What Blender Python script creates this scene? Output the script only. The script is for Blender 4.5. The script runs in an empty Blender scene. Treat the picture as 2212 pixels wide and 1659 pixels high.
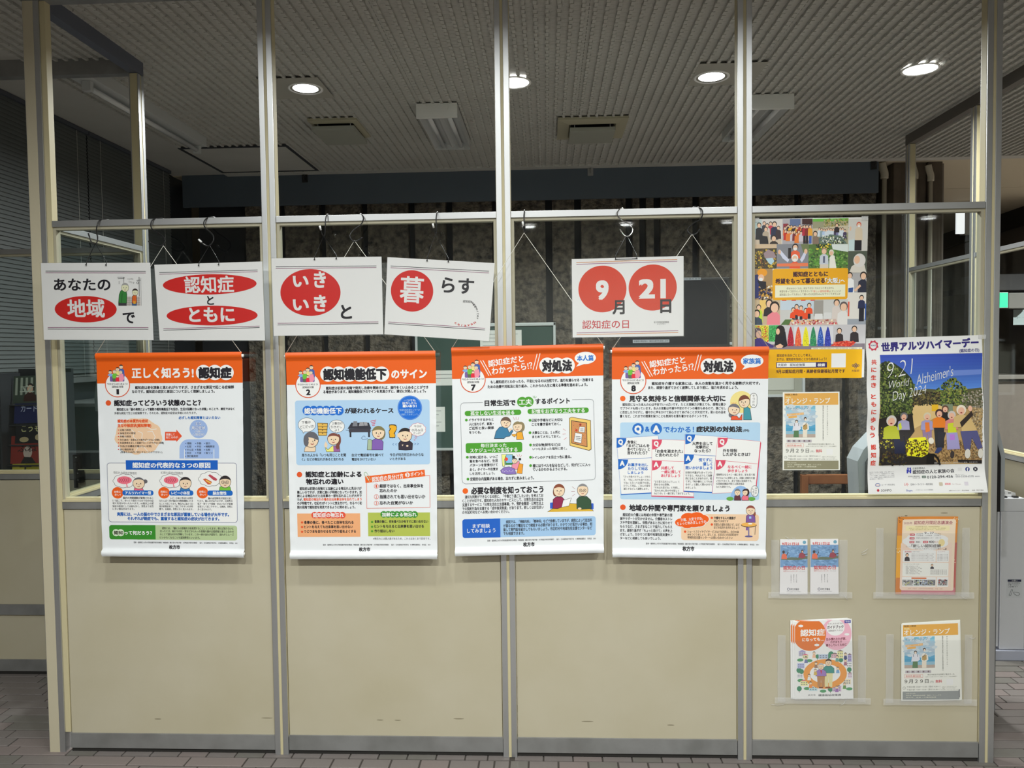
import bpy, bmesh, math, random
import numpy as np
from mathutils import Vector, Matrix, noise
from mathutils.geometry import tessellate_polygon
random.seed(7)
S = bpy.context.scene
COL = S.collection

# ---------------------------------------------------------------- camera
F = 1665.88
yaw, pitch, roll = 0.0456, -0.0408, -0.0125
fw = Vector((-math.sin(yaw)*math.cos(pitch), math.cos(yaw)*math.cos(pitch), math.sin(pitch)))
rt = Vector((math.cos(yaw), math.sin(yaw), 0)); up = rt.cross(fw)
c_, s_ = math.cos(roll), math.sin(roll)
r2 = rt*c_ + up*s_; u2 = up*c_ - rt*s_
cd = bpy.data.cameras.new('camera'); cam = bpy.data.objects.new('camera', cd); COL.objects.link(cam)
M = Matrix.Identity(4)
for i in range(3):
    M[i][0] = r2[i]; M[i][1] = u2[i]; M[i][2] = -fw[i]
M[0][3], M[1][3], M[2][3] = 1.9582, -2.9295, 1.5563
cam.matrix_world = M
cd.sensor_width = 36; cd.lens = F/2212*36; cd.clip_start = 0.05; cd.clip_end = 100
S.camera = cam

# ---------------------------------------------------------------- world, exposure, lights
W = bpy.data.worlds.new('world'); S.world = W; W.use_nodes = True
W.node_tree.nodes['Background'].inputs[0].default_value = (0.75, 0.85, 1.0, 1)
W.node_tree.nodes['Background'].inputs[1].default_value = 0.02
vs = S.view_settings
vs.view_transform = 'Standard'; vs.look = 'None'; vs.gamma = 1; vs.use_curve_mapping = False
vs.exposure = 0.0
S.cycles.use_denoising = True
S.cycles.max_bounces = 8; S.cycles.transparent_max_bounces = 16
S.cycles.caustics_reflective = False; S.cycles.caustics_refractive = False
CEIL = 3.0
FLOOR = -0.015
P_FRONT = 59.0       # hall downlights (W)
P_INNER = 36.0       # downlights inside the room (W)
# x, y, power, lit  (ceiling downlights of the hall and of the room behind the glass, plus two added lamps)
LAMPS = [(0.688, 1.19, P_INNER), (1.80, 1.19, P_INNER), (2.83, 1.19, P_INNER), (3.88, 1.165, P_INNER)]
for x in (0.7, 1.8, 2.83): LAMPS.append((x, -1.15, P_FRONT*0.2))
for x in (0.4, 1.8, 3.2): LAMPS.append((x, -3.1, P_FRONT*1.1))
for x, y, q in ((7.7, 2.4, 6.0), (8.4, 4.4, 7.0)): LAMPS.append((x, y, P_FRONT*q))  # unseen lamps added to brighten the ceiling and walls beyond the right wall
for x in (1.77, 2.86, 4.0, 4.88, 6.18): LAMPS.append((x, -5.8, P_FRONT*0.5))
for i, (x, y, p) in enumerate(LAMPS):
    ld = bpy.data.lights.new('downlight_beam', 'AREA'); ld.shape = 'DISK'; ld.size = 0.13
    ld.energy = p; ld.spread = math.radians(162); ld.color = (0.97, 1.0, 0.96)
    lo = bpy.data.objects.new('downlight_beam', ld); COL.objects.link(lo); lo.location = (x, y, CEIL-0.034)

# ---------------------------------------------------------------- materials
def lin(v):
    v /= 255.0
    return v/12.92 if v <= 0.04045 else ((v+0.055)/1.055)**2.4
def rgb(c, k=1.15): return tuple(min(0.86, lin(v)*k) for v in c) + (1,)
MATS = {}
def mat(name, c, rough=0.5, metal=0.0, k=1.15, bump=None, var=None, emit=None, spec=0.5, coat=0.0):
    """bump=(kind, scale, strength, dist); var=(scale, colour, amount)"""
    if name in MATS: return MATS[name]
    m = bpy.data.materials.new(name); m.use_nodes = True
    nt = m.node_tree; b = nt.nodes['Principled BSDF']; N = nt.nodes.new; K = nt.links.new
    b.inputs['Base Color'].default_value = rgb(c, k); b.inputs['Roughness'].default_value = rough
    b.inputs['Metallic'].default_value = metal; b.inputs['Specular IOR Level'].default_value = spec
    b.inputs['Coat Weight'].default_value = coat
    b.inputs['Coat Roughness'].default_value = 0.08
    if emit:
        b.inputs['Emission Color'].default_value = rgb(emit[0], 1); b.inputs['Emission Strength'].default_value = emit[1]
    tc = None
    if bump or var:
        tc = N('ShaderNodeTexCoord')
    if var:
        n = N('ShaderNodeTexNoise'); n.inputs['Scale'].default_value = var[0]; n.inputs['Detail'].default_value = 5
        K(tc.outputs['Object'], n.inputs['Vector'])
        r = N('ShaderNodeMapRange'); r.inputs[1].default_value = 0.35; r.inputs[2].default_value = 0.7
        r.inputs[3].default_value = 0; r.inputs[4].default_value = var[2]
        K(n.outputs['Fac'], r.inputs[0])
        mx = N('ShaderNodeMix'); mx.data_type = 'RGBA'
        mx.inputs[6].default_value = rgb(c, k); mx.inputs[7].default_value = rgb(var[1], k)
        K(r.outputs[0], mx.inputs[0]); K(mx.outputs[2], b.inputs['Base Color'])
    if bump:
        if bump[0] == 'noise':
            t = N('ShaderNodeTexNoise'); t.inputs['Detail'].default_value = 6
        elif bump[0] == 'brush':
            t = N('ShaderNodeTexNoise'); t.inputs['Detail'].default_value = 2
        else:
            t = N('ShaderNodeTexVoronoi')
        t.inputs['Scale'].default_value = bump[1]
        if bump[0] == 'brush':
            mp = N('ShaderNodeMapping'); mp.inputs['Scale'].default_value = (1, 1, 0.02)
            K(tc.outputs['Object'], mp.inputs[0]); K(mp.outputs[0], t.inputs['Vector'])
        else: K(tc.outputs['Object'], t.inputs['Vector'])
        bp = N('ShaderNodeBump'); bp.inputs['Strength'].default_value = bump[2]; bp.inputs['Distance'].default_value = bump[3]
        K(t.outputs[0], bp.inputs['Height']); K(bp.outputs[0], b.inputs['Normal'])
    MATS[name] = m
    return m
def clearmat(name, tint, gloss, diff=0.0, rough=0.02, ior=1.45):
    m = bpy.data.materials.new(name); m.use_nodes = True; nt = m.node_tree
    for n in list(nt.nodes): nt.nodes.remove(n)
    N = nt.nodes.new; K = nt.links.new
    out = N('ShaderNodeOutputMaterial'); tr = N('ShaderNodeBsdfTransparent'); tr.inputs[0].default_value = tint
    gl = N('ShaderNodeBsdfGlossy'); gl.inputs['Roughness'].default_value = rough
    lw = N('ShaderNodeLayerWeight'); lw.inputs[0].default_value = 0.5      # Schlick: f0 + (1-f0)(1-cos)^5, same from both faces
    p5 = N('ShaderNodeMath'); p5.operation = 'POWER'; p5.inputs[1].default_value = 5; K(lw.outputs['Facing'], p5.inputs[0])
    ma = N('ShaderNodeMath'); ma.operation = 'MULTIPLY_ADD'; ma.inputs[1].default_value = 0.96; ma.inputs[2].default_value = 0.04; K(p5.outputs[0], ma.inputs[0])
    mm = N('ShaderNodeMath'); mm.operation = 'MULTIPLY'; mm.inputs[1].default_value = gloss; K(ma.outputs[0], mm.inputs[0])
    mx = N('ShaderNodeMixShader'); K(mm.outputs[0], mx.inputs[0]); K(tr.outputs[0], mx.inputs[1]); K(gl.outputs[0], mx.inputs[2])
    last = mx
    if diff:
        df = N('ShaderNodeBsdfDiffuse'); df.inputs[0].default_value = (0.88, 0.88, 0.88, 1)
        m2 = N('ShaderNodeMixShader'); m2.inputs[0].default_value = diff
        K(mx.outputs[0], m2.inputs[1]); K(df.outputs[0], m2.inputs[2]); last = m2
    K(last.outputs[0], out.inputs[0]); MATS[name] = m
    return m
ALU = mat('anodised_aluminium', (190, 191, 193), 0.42, 0.88, k=1.05, bump=('brush', 90, 0.06, 0.001))
ALUD = mat('dull_aluminium', (142, 142, 142), 0.45, 0.45, bump=('noise', 60, 0.05, 0.001), var=(9, (112, 112, 110), 0.6))
BEAD = mat('cream_bead', (186, 176, 142), 0.5)
BEIGE = mat('beige_panel', (176, 169, 149), 0.42, bump=('noise', 7, 0.25, 0.004), var=(2.5, (168, 160, 136), 0.8))
BEIGE2 = mat('beige_frame', (178, 170, 148), 0.5)
DARKGAP = mat('dark_gap', (34, 32, 30), 0.8)
GLASS = clearmat('window_glass', (0.93, 0.96, 0.96, 1), 1.0)
FILM = clearmat('clear_film', (0.98, 0.98, 0.98, 1), 1.2, diff=0.03, rough=0.06)
TAPE = clearmat('milky_film', (0.98, 0.98, 0.98, 1), 1.0, diff=0.26, rough=0.2)
CEILM = mat('ribbed_ceiling_board', (178, 177, 172), 0.75, bump=('noise', 90, 0.3, 0.004), var=(3, (168, 167, 162), 0.7))
FLATC = mat('flat_ceiling_board', (190, 180, 158), 0.8)
TILE = [mat('floor_tile_a', (112, 106, 104), 0.6, bump=('noise', 60, 0.35, 0.003), var=(12, (108, 101, 98), 0.8)),
        mat('floor_tile_b', (105, 102, 98), 0.6, bump=('noise', 60, 0.35, 0.003), var=(12, (100, 96, 90), 0.8)),
        mat('floor_tile_c', (117, 107, 105), 0.6, bump=('noise', 60, 0.35, 0.003), var=(12, (116, 108, 104), 0.8))]
GROUT = mat('tile_grout', (62, 57, 53), 0.9)
BLACK = mat('black_plastic', (22, 22, 24), 0.35)
BLACKM = mat('black_steel', (14, 14, 15), 0.25, 0.2)
CHROME = mat('chrome_wire', (220, 220, 222), 0.12, 1.0, k=1)
WHITEP = mat('white_plastic', (232, 232, 230), 0.35)
CORDW = mat('white_cord', (225, 222, 212), 0.7)
SOFF = mat('slate_blue_soffit', (74, 84, 94), 0.6, var=(1.5, (66, 74, 84), 0.6))
STONE = mat('rough_stone', (114, 105, 92), 0.5, bump=('noise', 55, 1.0, 0.02), var=(22, (40, 38, 36), 1.0))
STONE2 = mat('board_marked_concrete', (88, 78, 66), 0.8, bump=('brush', 30, 0.8, 0.01), var=(6, (64, 57, 50), 1.0))
GREYW = mat('warm_grey_wall', (120, 112, 104), 0.8, var=(1, (112, 104, 98), 0.5))
DARKW = mat('dark_room_wall', (60, 60, 62), 0.9)
SLAT = mat('blind_slat', (88, 92, 92), 0.5)

# ---------------------------------------------------------------- object helpers
WL = {}
def wl(o): return WL.get(o.name, Vector((0, 0, 0)))
def tag(o, label=None, cat=None, group=None, kind=None):
    if label: o['label'] = label
    if cat: o['category'] = cat
    if group: o['group'] = group
    if kind: o['kind'] = kind
    return o
def empty(name, loc, label=None, cat=None, group=None, kind=None):
    o = bpy.data.objects.new(name, None); COL.objects.link(o); o.location = loc
    o.empty_display_size = 0.05
    WL[o.name] = Vector(loc); return tag(o, label, cat, group, kind)
def link(name, me, parent=None, **kw):
    o = bpy.data.objects.new(name, me); COL.objects.link(o)
    if parent is not None:
        o.parent = parent; o.matrix_parent_inverse = Matrix.Translation(-wl(parent)); WL[o.name] = Vector((0, 0, 0))
    return tag(o, **kw)
def mesh(name, V, Fs, mats, mi=None, smooth=False):
    me = bpy.data.meshes.new(name); me.from_pydata([tuple(v) for v in V], [], Fs)
    for m in (mats if isinstance(mats, (list, tuple)) else [mats]): me.materials.append(m)
    if mi is not None: me.polygons.foreach_set('material_index', mi)
    if smooth: me.polygons.foreach_set('use_smooth', [True]*len(me.polygons))
    me.update(); return me
def bxm(name, bs, mt, bev=0.0):
    """boxes (x0,x1,y0,y1,z0,z1) as one mesh"""
    bm = bmesh.new()
    for (x0, x1, y0, y1, z0, z1) in bs:
        r = bmesh.ops.create_cube(bm, size=1)
        bmesh.ops.scale(bm, vec=(x1-x0, y1-y0, z1-z0), verts=r['verts'])
        bmesh.ops.translate(bm, vec=((x0+x1)/2, (y0+y1)/2, (z0+z1)/2), verts=r['verts'])
    if bev: bmesh.ops.bevel(bm, geom=bm.edges[:], offset=bev, segments=2, affect='EDGES', profile=0.7)
    me = bpy.data.meshes.new(name); bm.to_mesh(me); bm.free(); me.materials.append(mt); return me
def box(name, b, mt, parent=None, bev=0.0, **kw):
    return link(name, bxm(name, [b], mt, bev), parent, **kw)
def catmull(P, n=8):
    P = [Vector(p) for p in P]; Q = [P[0]*2-P[1]] + P + [P[-1]*2-P[-2]]; out = []
    for i in range(1, len(Q)-2):
        for k in range(n):
            t = k/n; a, b, c, d = Q[i-1], Q[i], Q[i+1], Q[i+2]
            out.append(0.5*((2*b) + (c-a)*t + (2*a-5*b+4*c-d)*t*t + (3*b-a-3*c+d)*t**3))
    out.append(P[-1]); return out
def tubem(name, P, r, mt, seg=8, smooth=True):
    P = [Vector(p) for p in P]; V = []; Fs = []; nrm = None
    for i, p in enumerate(P):
        d = (P[min(i+1, len(P)-1)] - P[max(i-1, 0)]).normalized()
        if nrm is None: nrm = d.orthogonal().normalized()
        nrm = (nrm - d*nrm.dot(d)).normalized(); b = d.cross(nrm)
        for k in range(seg):
            a = 2*math.pi*k/seg; V.append(p + (nrm*math.cos(a) + b*math.sin(a))*r)
    n = len(P)
    for i in range(n-1):
        for k in range(seg):
            k2 = (k+1) % seg; Fs.append((i*seg+k, i*seg+k2, (i+1)*seg+k2, (i+1)*seg+k))
    Fs.append(tuple(range(seg))[::-1]); Fs.append(tuple((n-1)*seg+k for k in range(seg)))
    return mesh(name, V, Fs, mt, smooth=smooth)
def tube(name, P, r, mt, parent=None, seg=8, **kw): return link(name, tubem(name, P, r, mt, seg), parent, **kw)
def lathem(name, prof, mt, seg=32, c=(0, 0, 0)):
    """profile (r, z) revolved about z through c"""
    V = []; Fs = []
    for (r, z) in prof:
        for k in range(seg):
            a = 2*math.pi*k/seg; V.append((c[0]+r*math.cos(a), c[1]+r*math.sin(a), c[2]+z))
    for i in range(len(prof)-1):
        for k in range(seg):
            k2 = (k+1) % seg; Fs.append((i*seg+k, i*seg+k2, (i+1)*seg+k2, (i+1)*seg+k))
    return mesh(name, V, Fs, mt, smooth=True)
def dup(root, d, label=None, group=None):
    """copy a thing with its parts and sub-parts, shifted by d"""
    def cp(o, par):
        c = o.copy(); COL.objects.link(c)
        if par is not None: c.parent = par
        WL[c.name] = wl(o).copy()
        for ch in [x for x in KIDS.get(o.name, [])]: KIDS.setdefault(c.name, []).append(cp(ch, c))
        return c
    r = cp(root, None); r.location = root.location + Vector(d); WL[r.name] = Vector(r.location)
    if label: r['label'] = label
    if group: r['group'] = group
    return r
KIDS = {}
_link = link
def link(name, me, parent=None, **kw):
    o = _link(name, me, parent, **kw)
    if parent is not None: KIDS.setdefault(parent.name, []).append(o)
    return o

# ---------------------------------------------------------------- flat print on sheets
PR = {}
def pm(c, finish='print'):
    key = finish + '_%02x%02x%02x' % tuple(int(v) for v in c)
    if key in PR: return PR[key]
    PR[key] = mat(key, c, 0.35 if finish != 'matt' else 0.6, k=1.15, coat=0.0)
    return PR[key]
class Art:
    """artwork laid on a quad sheet. ca: corners (TL,TR,BR,BL) in artwork units; cm: the same corners in metres (x,z)."""
    def __init__(s, ca, cm, y, disp=None, eps=6e-5, sub=None, finish='print'):
        s.y = y; s.disp = disp or (lambda X, Z, u, v: 0.0); s.eps = eps; s.sub = sub or ((12, 12) if disp else None); s.finish = finish
        U = [(0, 0), (1, 0), (1, 1), (0, 1)]
        s.H = s.hom(ca, U); s.Hi = s.hom(U, ca); s.Hm = s.hom(U, cm)
        s.w = math.dist(cm[0], cm[1]); s.h = math.dist(cm[0], cm[3])
        s.items = []; s.lv = []; s.base = 1; s.o = (0, 0)
    @staticmethod
    def hom(a, b):
        A = []; B = []
        for (x, y), (u, v) in zip(a, b):
            A.append([x, y, 1, 0, 0, 0, -u*x, -u*y]); B.append(u)
            A.append([0, 0, 0, x, y, 1, -v*x, -v*y]); B.append(v)
        h = np.linalg.solve(np.array(A, float), np.array(B, float)); return np.append(h, 1).reshape(3, 3)
    @staticmethod
    def ap(H, x, y):
        w = H[2][0]*x+H[2][1]*y+H[2][2]
        return ((H[0][0]*x+H[0][1]*y+H[0][2])/w, (H[1][0]*x+H[1][1]*y+H[1][2])/w)
    def uv(s, x, y): return s.ap(s.H, x+s.o[0], y+s.o[1])
    def loc(s, cx, cy):
        """uv centre and uv size of one artwork unit there"""
        u, v = s.uv(cx, cy); u1, _ = s.uv(cx+1, cy); _, v1 = s.uv(cx, cy+1)
        return u, v, u1-u, v1-v
    def level(s, bb):
        L = s.base
        for (b, l) in s.lv:
            if b[0] < bb[2] and bb[0] < b[2] and b[1] < bb[3] and bb[1] < b[3]: L = max(L, l+1)
        s.lv.append((bb, L)); return L
    def add(s, V, Fs, col, part, lvl=None):
        bb = (min(v[0] for v in V), min(v[1] for v in V), max(v[0] for v in V), max(v[1] for v in V))
        L = s.level(bb) if lvl is None else lvl
        if lvl is not None: s.lv.append((bb, math.ceil(lvl)))
        s.items.append((V, Fs, tuple(col), part, L)); return L
    def poly(s, P, col, part='picture_print', lvl=None, exact=True):
        V = [s.uv(x, y) for x, y in P] if exact else P
        T = tessellate_polygon([[Vector((a, b, 0)) for a, b in V]])
        return s.add(V, [tuple(t) for t in T], col, part, lvl)
    def rect(s, x0, y0, x1, y1, col, r=0, part='panel_print', lvl=None, ang=0):
        cx, cy = (x0+x1)/2, (y0+y1)/2; u, v, du, dv = s.loc(cx, cy); hx, hy = (x1-x0)/2, (y1-y0)/2
        P = []
        if r:
            for (sx, sy, a0) in ((1, -1, -90), (1, 1, 0), (-1, 1, 90), (-1, -1, 180)):
                for k in range(5):
                    a = math.radians(a0+22.5*k); P.append((sx*(hx-r)+r*math.cos(a), sy*(hy-r)+r*math.sin(a)))
        else: P = [(-hx, -hy), (hx, -hy), (hx, hy), (-hx, hy)]
        if ang:
            c, q = math.cos(math.radians(ang)), math.sin(math.radians(ang)); P = [(a*c+b*q, -a*q+b*c) for a, b in P]
        return s.poly([(u+a*du, v+b*dv) for a, b in P], col, part, lvl, exact=False)
    def ell(s, cx, cy, rx, ry, col, part='picture_print', n=28, lvl=None):
        u, v, du, dv = s.loc(cx, cy)
        P = [(u+rx*du*math.cos(2*math.pi*k/n), v+ry*dv*math.sin(2*math.pi*k/n)) for k in range(n)]
        return s.add(P, [tuple(range(n))], col, part, lvl)
    def line(s, P, w, col, part='picture_print', closed=False, lvl=None):
        P = [s.uv(x, y) for x, y in P]; _, _, du, dv = s.loc(0, 0)
        u, v, du, dv = s.loc(*(s.ap(s.Hi, *P[0])[0]-s.o[0], s.ap(s.Hi, *P[0])[1]-s.o[1]))
        if closed: P = P + [P[0]]
        Q = [(a/du, b/dv) for a, b in P]; V = []; Fs = []
        for (a, b) in zip(Q, Q[1:]):
            d = Vector((b[0]-a[0], b[1]-a[1])); l = d.length or 1; d /= l; n = Vector((-d.y, d.x))*w/2; e = d*w*0.35
            k = len(V)
            for p in (Vector(a)-e-n, Vector(b)+e-n, Vector(b)+e+n, Vector(a)-e+n): V.append((p.x*du, p.y*dv, 0.07*(k//4 % 2)))
            Fs.append((k, k+1, k+2, k+3))
        return s.add(V, Fs, col, part, lvl)
    def ring(s, cx, cy, r, w, col, part='panel_print', ry=None, n=36):
        u, v, du, dv = s.loc(cx, cy); ry = ry or r; V = []; Fs = []
        for k in range(n):
            a = 2*math.pi*k/n
            V += [(u+(r-w/2)*du*math.cos(a), v+(ry-w/2)*dv*math.sin(a)), (u+(r+w/2)*du*math.cos(a), v+(ry+w/2)*dv*math.sin(a))]
        for k in range(n):
            j = (k+1) % n; Fs.append((2*k, 2*k+1, 2*j+1, 2*j))
        return s.add(V, Fs, col, part)
    def t(s, txt, x0, y0, x1, y1, col=(28, 28, 34), bold=0.0, lat=False, ang=0, shear=0, out=None, res=2):
        if out: s.t(txt, x0, y0, x1, y1, out[0], out[1], lat, ang, shear, res=res)
        V, T = glyphs(txt, min(bold, 0), shear, res)
        if not V: return
        if bold > 0:
            b = bold; big = (y1-y0) > 36
            sh = ((-b, -b), (b, -b), (b, b), (-b, b)) + (((0, 0), (-b*1.1, 0), (b*1.1, 0), (0, b*1.1), (0, -b*1.1)) if b >= .04 else ()) if big else ((-b, 0), (b, 0))
            n = len(V); T = [tuple(i+n*k for i in f) for k in range(len(sh)) for f in T]; V = [(x+p, y+q, 0.08*k) for k, (p, q) in enumerate(sh) for x, y in V]
        mnx = min(v[0] for v in V); mxx = max(v[0] for v in V)
        lo, hi = (0.0, 0.73) if lat else (-0.08, 0.85)
        cx, cy = (x0+x1)/2, (y0+y1)/2; u, v, du, dv = s.loc(cx, cy)
        sx = (x1-x0)/max(1e-6, mxx-mnx); sy = (y1-y0)/(hi-lo)
        c, q = math.cos(math.radians(ang)), math.sin(math.radians(ang))
        P = []
        for w in V:
            X = (w[0]-(mnx+mxx)/2)*sx; Y = -(w[1]-(lo+hi)/2)*sy
            X, Y = X*c+Y*q, -X*q+Y*c; P.append((u+X*du, v+Y*dv) + tuple(w[2:]))
        s.add(P, T, col, 'lettering')
    def vt(s, txt, cx, y0, size, step, col=(28, 28, 34), bold=0.0):
        for i, ch in enumerate(txt):
            if ch != ' ': s.t(ch, cx-size/2*FW.get(ch, 1), y0+i*step, cx+size/2*FW.get(ch, 1), y0+i*step+size, col, bold)
    def scatter(s, x0, y0, x1, y1, cols, n, r0, r1, seed=1, inside=None, asp=1.0, part='picture_print'):
        """one level band of small blobs"""
        rnd = random.Random(seed)
        u0, v0 = s.uv(x0, y0); u1, v1 = s.uv(x1, y1); L = s.level((min(u0, u1), min(v0, v1), max(u0, u1), max(v0, v1)))
        for i in range(n):
            x = rnd.uniform(x0, x1); y = rnd.uniform(y0, y1)
            if inside and not inside(x, y): continue
            r = rnd.uniform(r0, r1); u, v, du, dv = s.loc(x, y); a0 = rnd.uniform(0, 6)
            P = []
            for k in range(6):
                a = a0+math.pi*k/3; rr = r*rnd.uniform(0.6, 1.1); P.append((u+rr*du*math.cos(a)*asp, v+rr*dv*math.sin(a)))
            s.items.append((P, [tuple(range(6))], rnd.choice(cols), part, L+0.9*i/n))
    def build(s, parent):
        parts = {}
        for it in s.items: parts.setdefault(it[3], []).append(it)
        for pn, its in parts.items():
            V = []; Fs = []; MI = []; mats = []; idx = {}; lev = []
            for (P, T, col, _, L) in its:
                if col not in idx: idx[col] = len(mats); mats.append(pm(col, s.finish))
                k = len(V)
                V += [(p[0], p[1], L+(p[2] if len(p) > 2 else 0)) for p in P]
                Fs += [tuple(k+i for i in f) for f in T]; MI += [idx[col]]*len(T)
            me = mesh(pn, V, Fs, mats, MI)
            if s.sub:
                bm = bmesh.new(); bm.from_mesh(me)
                nu, nv = s.sub
                for k in range(1, nu): bmesh.ops.bisect_plane(bm, geom=bm.verts[:]+bm.edges[:]+bm.faces[:], plane_co=(k/nu, 0, 0), plane_no=(1, 0, 0))
                for k in range(1, nv): bmesh.ops.bisect_plane(bm, geom=bm.verts[:]+bm.edges[:]+bm.faces[:], plane_co=(0, k/nv, 0), plane_no=(0, 1, 0))
                bm.to_mesh(me); bm.free()
            for v in me.vertices:
                a, b, L = v.co; X, Z = s.ap(s.Hm, a, b)
                v.co = (X, s.y + s.disp(X, Z, a, b) - L*s.eps - 0.0002, Z)
            # make every face look at the hall (-y)
            bm = bmesh.new(); bm.from_mesh(me)
            fl = [f for f in bm.faces if f.normal.y > 0]
            if fl: bmesh.ops.reverse_faces(bm, faces=fl)
            bm.to_mesh(me); bm.free(); me.update()
            link(pn, me, parent, kind='stuff')
    def sheet(s, name, parent, mt, nu=2, nv=2, thick=0.0004, split=None, mt2=None, grow=0.0):
        """the bare sheet; split = v above which (top) mt2 is used"""
        us = [k/nu for k in range(nu+1)]; vsn = sorted(set([k/nv for k in range(nv+1)] + ([split] if split else [])))
        gu, gv = grow/s.w, grow/s.h
        V = []; Fs = []; MI = []
        for off in (0, thick):
            for v in vsn:
                for u in us:
                    uu, vv = u*(1+2*gu)-gu, v*(1+2*gv)-gv
                    X, Z = s.ap(s.Hm, uu, vv); V.append((X, s.y+s.disp(X, Z, min(1, max(0, u)), v)+off, Z))
        n = len(us); m = len(vsn); k2 = n*m
        for j in range(m-1):
            for i in range(n-1):
                a = j*n+i; Fs.append((a, a+n, a+n+1, a+1)); MI.append(1 if split and vsn[j+1] <= split+1e-6 else 0)
                a += k2; Fs.append((a, a+1, a+n+1, a+n)); MI.append(1 if split and vsn[j+1] <= split+1e-6 else 0)
        rim = [i for i in range(n)] + [j*n+n-1 for j in range(1, m)] + [(m-1)*n+i for i in range(n-2, -1, -1)] + [j*n for j in range(m-2, 0, -1)]
        for a, b in zip(rim, rim[1:]+rim[:1]):
            q = len(V); V += [V[a], V[b], V[b+k2], V[a+k2]]; Fs.append((q, q+1, q+2, q+3)); MI.append(1 if split and a < n else 0)
        return link(name, mesh(name, V, Fs, [mt, mt2 or mt], MI, smooth=True), parent)
FW = {'1': 0.5}
GL = {}
def glyphs(txt, bold, shear, res):
    key = (txt, bold, shear, res)
    if key in GL: return GL[key]
    c = bpy.data.curves.new('t', 'FONT'); c.body = txt; c.resolution_u = res; c.offset = bold; c.shear = shear
    o = bpy.data.objects.new('t', c); m = o.to_mesh()
    V = [(v.co.x, v.co.y) for v in m.vertices]; T = [tuple(p.vertices) for p in m.polygons]
    o.to_mesh_clear(); bpy.data.objects.remove(o); bpy.data.curves.remove(c)
    GL[key] = (V, T); return GL[key]
# small cartoon people for the printed sheets
SK = (238, 200, 172); K0 = (35, 33, 40)
def head(A, cx, cy, rx, ry, hair=(45, 40, 42), skin=SK, glasses=False, bun=None, cap=0.15, face=True, side=0):
    o = max(2, rx*0.07)
    if bun: A.ell(cx+bun*rx*1.15, cy-ry*0.35, rx*0.38, ry*0.38, hair)
    A.ell(cx, cy, rx+o, ry+o, K0); A.ell(cx, cy, rx, ry, skin)
    P = []
    for k in range(13):
        a = math.pi*(1.0+k/12.0); P.append((cx+(rx+o)*math.cos(a)*1.02, cy+(ry+o)*math.sin(a)*1.04))
    for k in range(7):
        t = 1-k/3.0; P.append((cx+rx*t*0.95+side*rx*0.1, cy-ry*(cap+0.25*math.cos(t*1.5+side))))
    A.poly(P, hair)
    if face:
        A.ell(cx-rx*0.35+side*rx*.2, cy+ry*0.05, rx*0.09, ry*0.12, K0, n=8); A.ell(cx+rx*0.35+side*rx*.2, cy+ry*0.05, rx*0.09, ry*0.12, K0, n=8)
        A.line([(cx-rx*0.2+side*rx*.2, cy+ry*0.55), (cx+side*rx*.2, cy+ry*0.62), (cx+rx*0.2+side*rx*.2, cy+ry*0.55)], rx*0.1, (150, 50, 50))
        A.line([(cx+side*rx*.25, cy+ry*0.15), (cx+side*rx*.25+rx*.08, cy+ry*0.32)], rx*0.07, K0)
    if glasses:
        A.ring(cx-rx*0.38, cy+ry*0.06, rx*0.27, rx*0.07, K0, 'picture_print', n=14); A.ring(cx+rx*0.38, cy+ry*0.06, rx*0.27, rx*0.07, K0, 'picture_print', n=14)
def body(A, P, col, w=5):
    A.poly(P, col); A.line(P, w, K0, closed=True)
def ph(A, cell, cx, hy, r, top, hair=(40, 34, 32), skin=(226, 186, 158), mask=False, low=None):
    """a photographed person: head, hair, shoulders, clipped at the cell bottom"""
    x0, y0, x1, y1 = cell
    yb = min(y1, hy+r*6.5) if low is None else low
    A.poly([(max(x0, cx-r*1.7), yb), (max(x0, cx-r*1.5), hy+r*1.7), (cx-r*0.5, hy+r*1.0), (cx+r*0.5, hy+r*1.0), (min(x1, cx+r*1.5), hy+r*1.7), (min(x1, cx+r*1.7), yb)], top)
    A.ell(cx, hy-r*0.12, r*1.05, r*1.2, hair, n=14); A.ell(cx, hy+r*0.12, r*0.8, r*0.98, skin, n=14)
    if mask: A.ell(cx, hy+r*0.5, r*0.68, r*0.5, (235, 235, 238), n=10)

# ================================================================ STRUCTURE
# ---- partition system: local axis s along the wall, n across it
def wall_boxes(axis, L):
    """L of (s0,s1,n0,n1,z0,z1) -> world boxes"""
    return [(a, b, c, d, e, f) if axis == 'x' else (c, d, a, b, e, f) for (a, b, c, d, e, f) in L]
def post(root, axis, s, n0, z1=CEIL-0.09, z0=FLOOR, w=0.053, d=0.045, flip=False):
    h = w/2; nn = (n0, n0+d)
    p = link('post', bxm('post', wall_boxes(axis, [(s-h, s-h+0.021, nn[0], nn[1], z0, z1), (s+h-0.021, s+h, nn[0], nn[1], z0, z1)]), ALU, 0.0012), root)
    link('groove_strip', bxm('groove_strip', wall_boxes(axis, [(s-h+0.0205, s+h-0.0205, nn[0]+0.0025, nn[1]-0.0025, z0, z1)]), BEAD), p)
    e = 0.0012
    link('side_cover', bxm('side_cover', wall_boxes(axis, [(s-h-e, s-h, nn[0]+0.006, nn[1]-0.004, z0+0.07, z1), (s+h, s+h+e, nn[0]+0.006, nn[1]-0.004, z0+0.07, z1)]), BEAD), p)
    return p
GB = mat('glazing_bead_grey', (160, 154, 134), 0.5)
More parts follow.
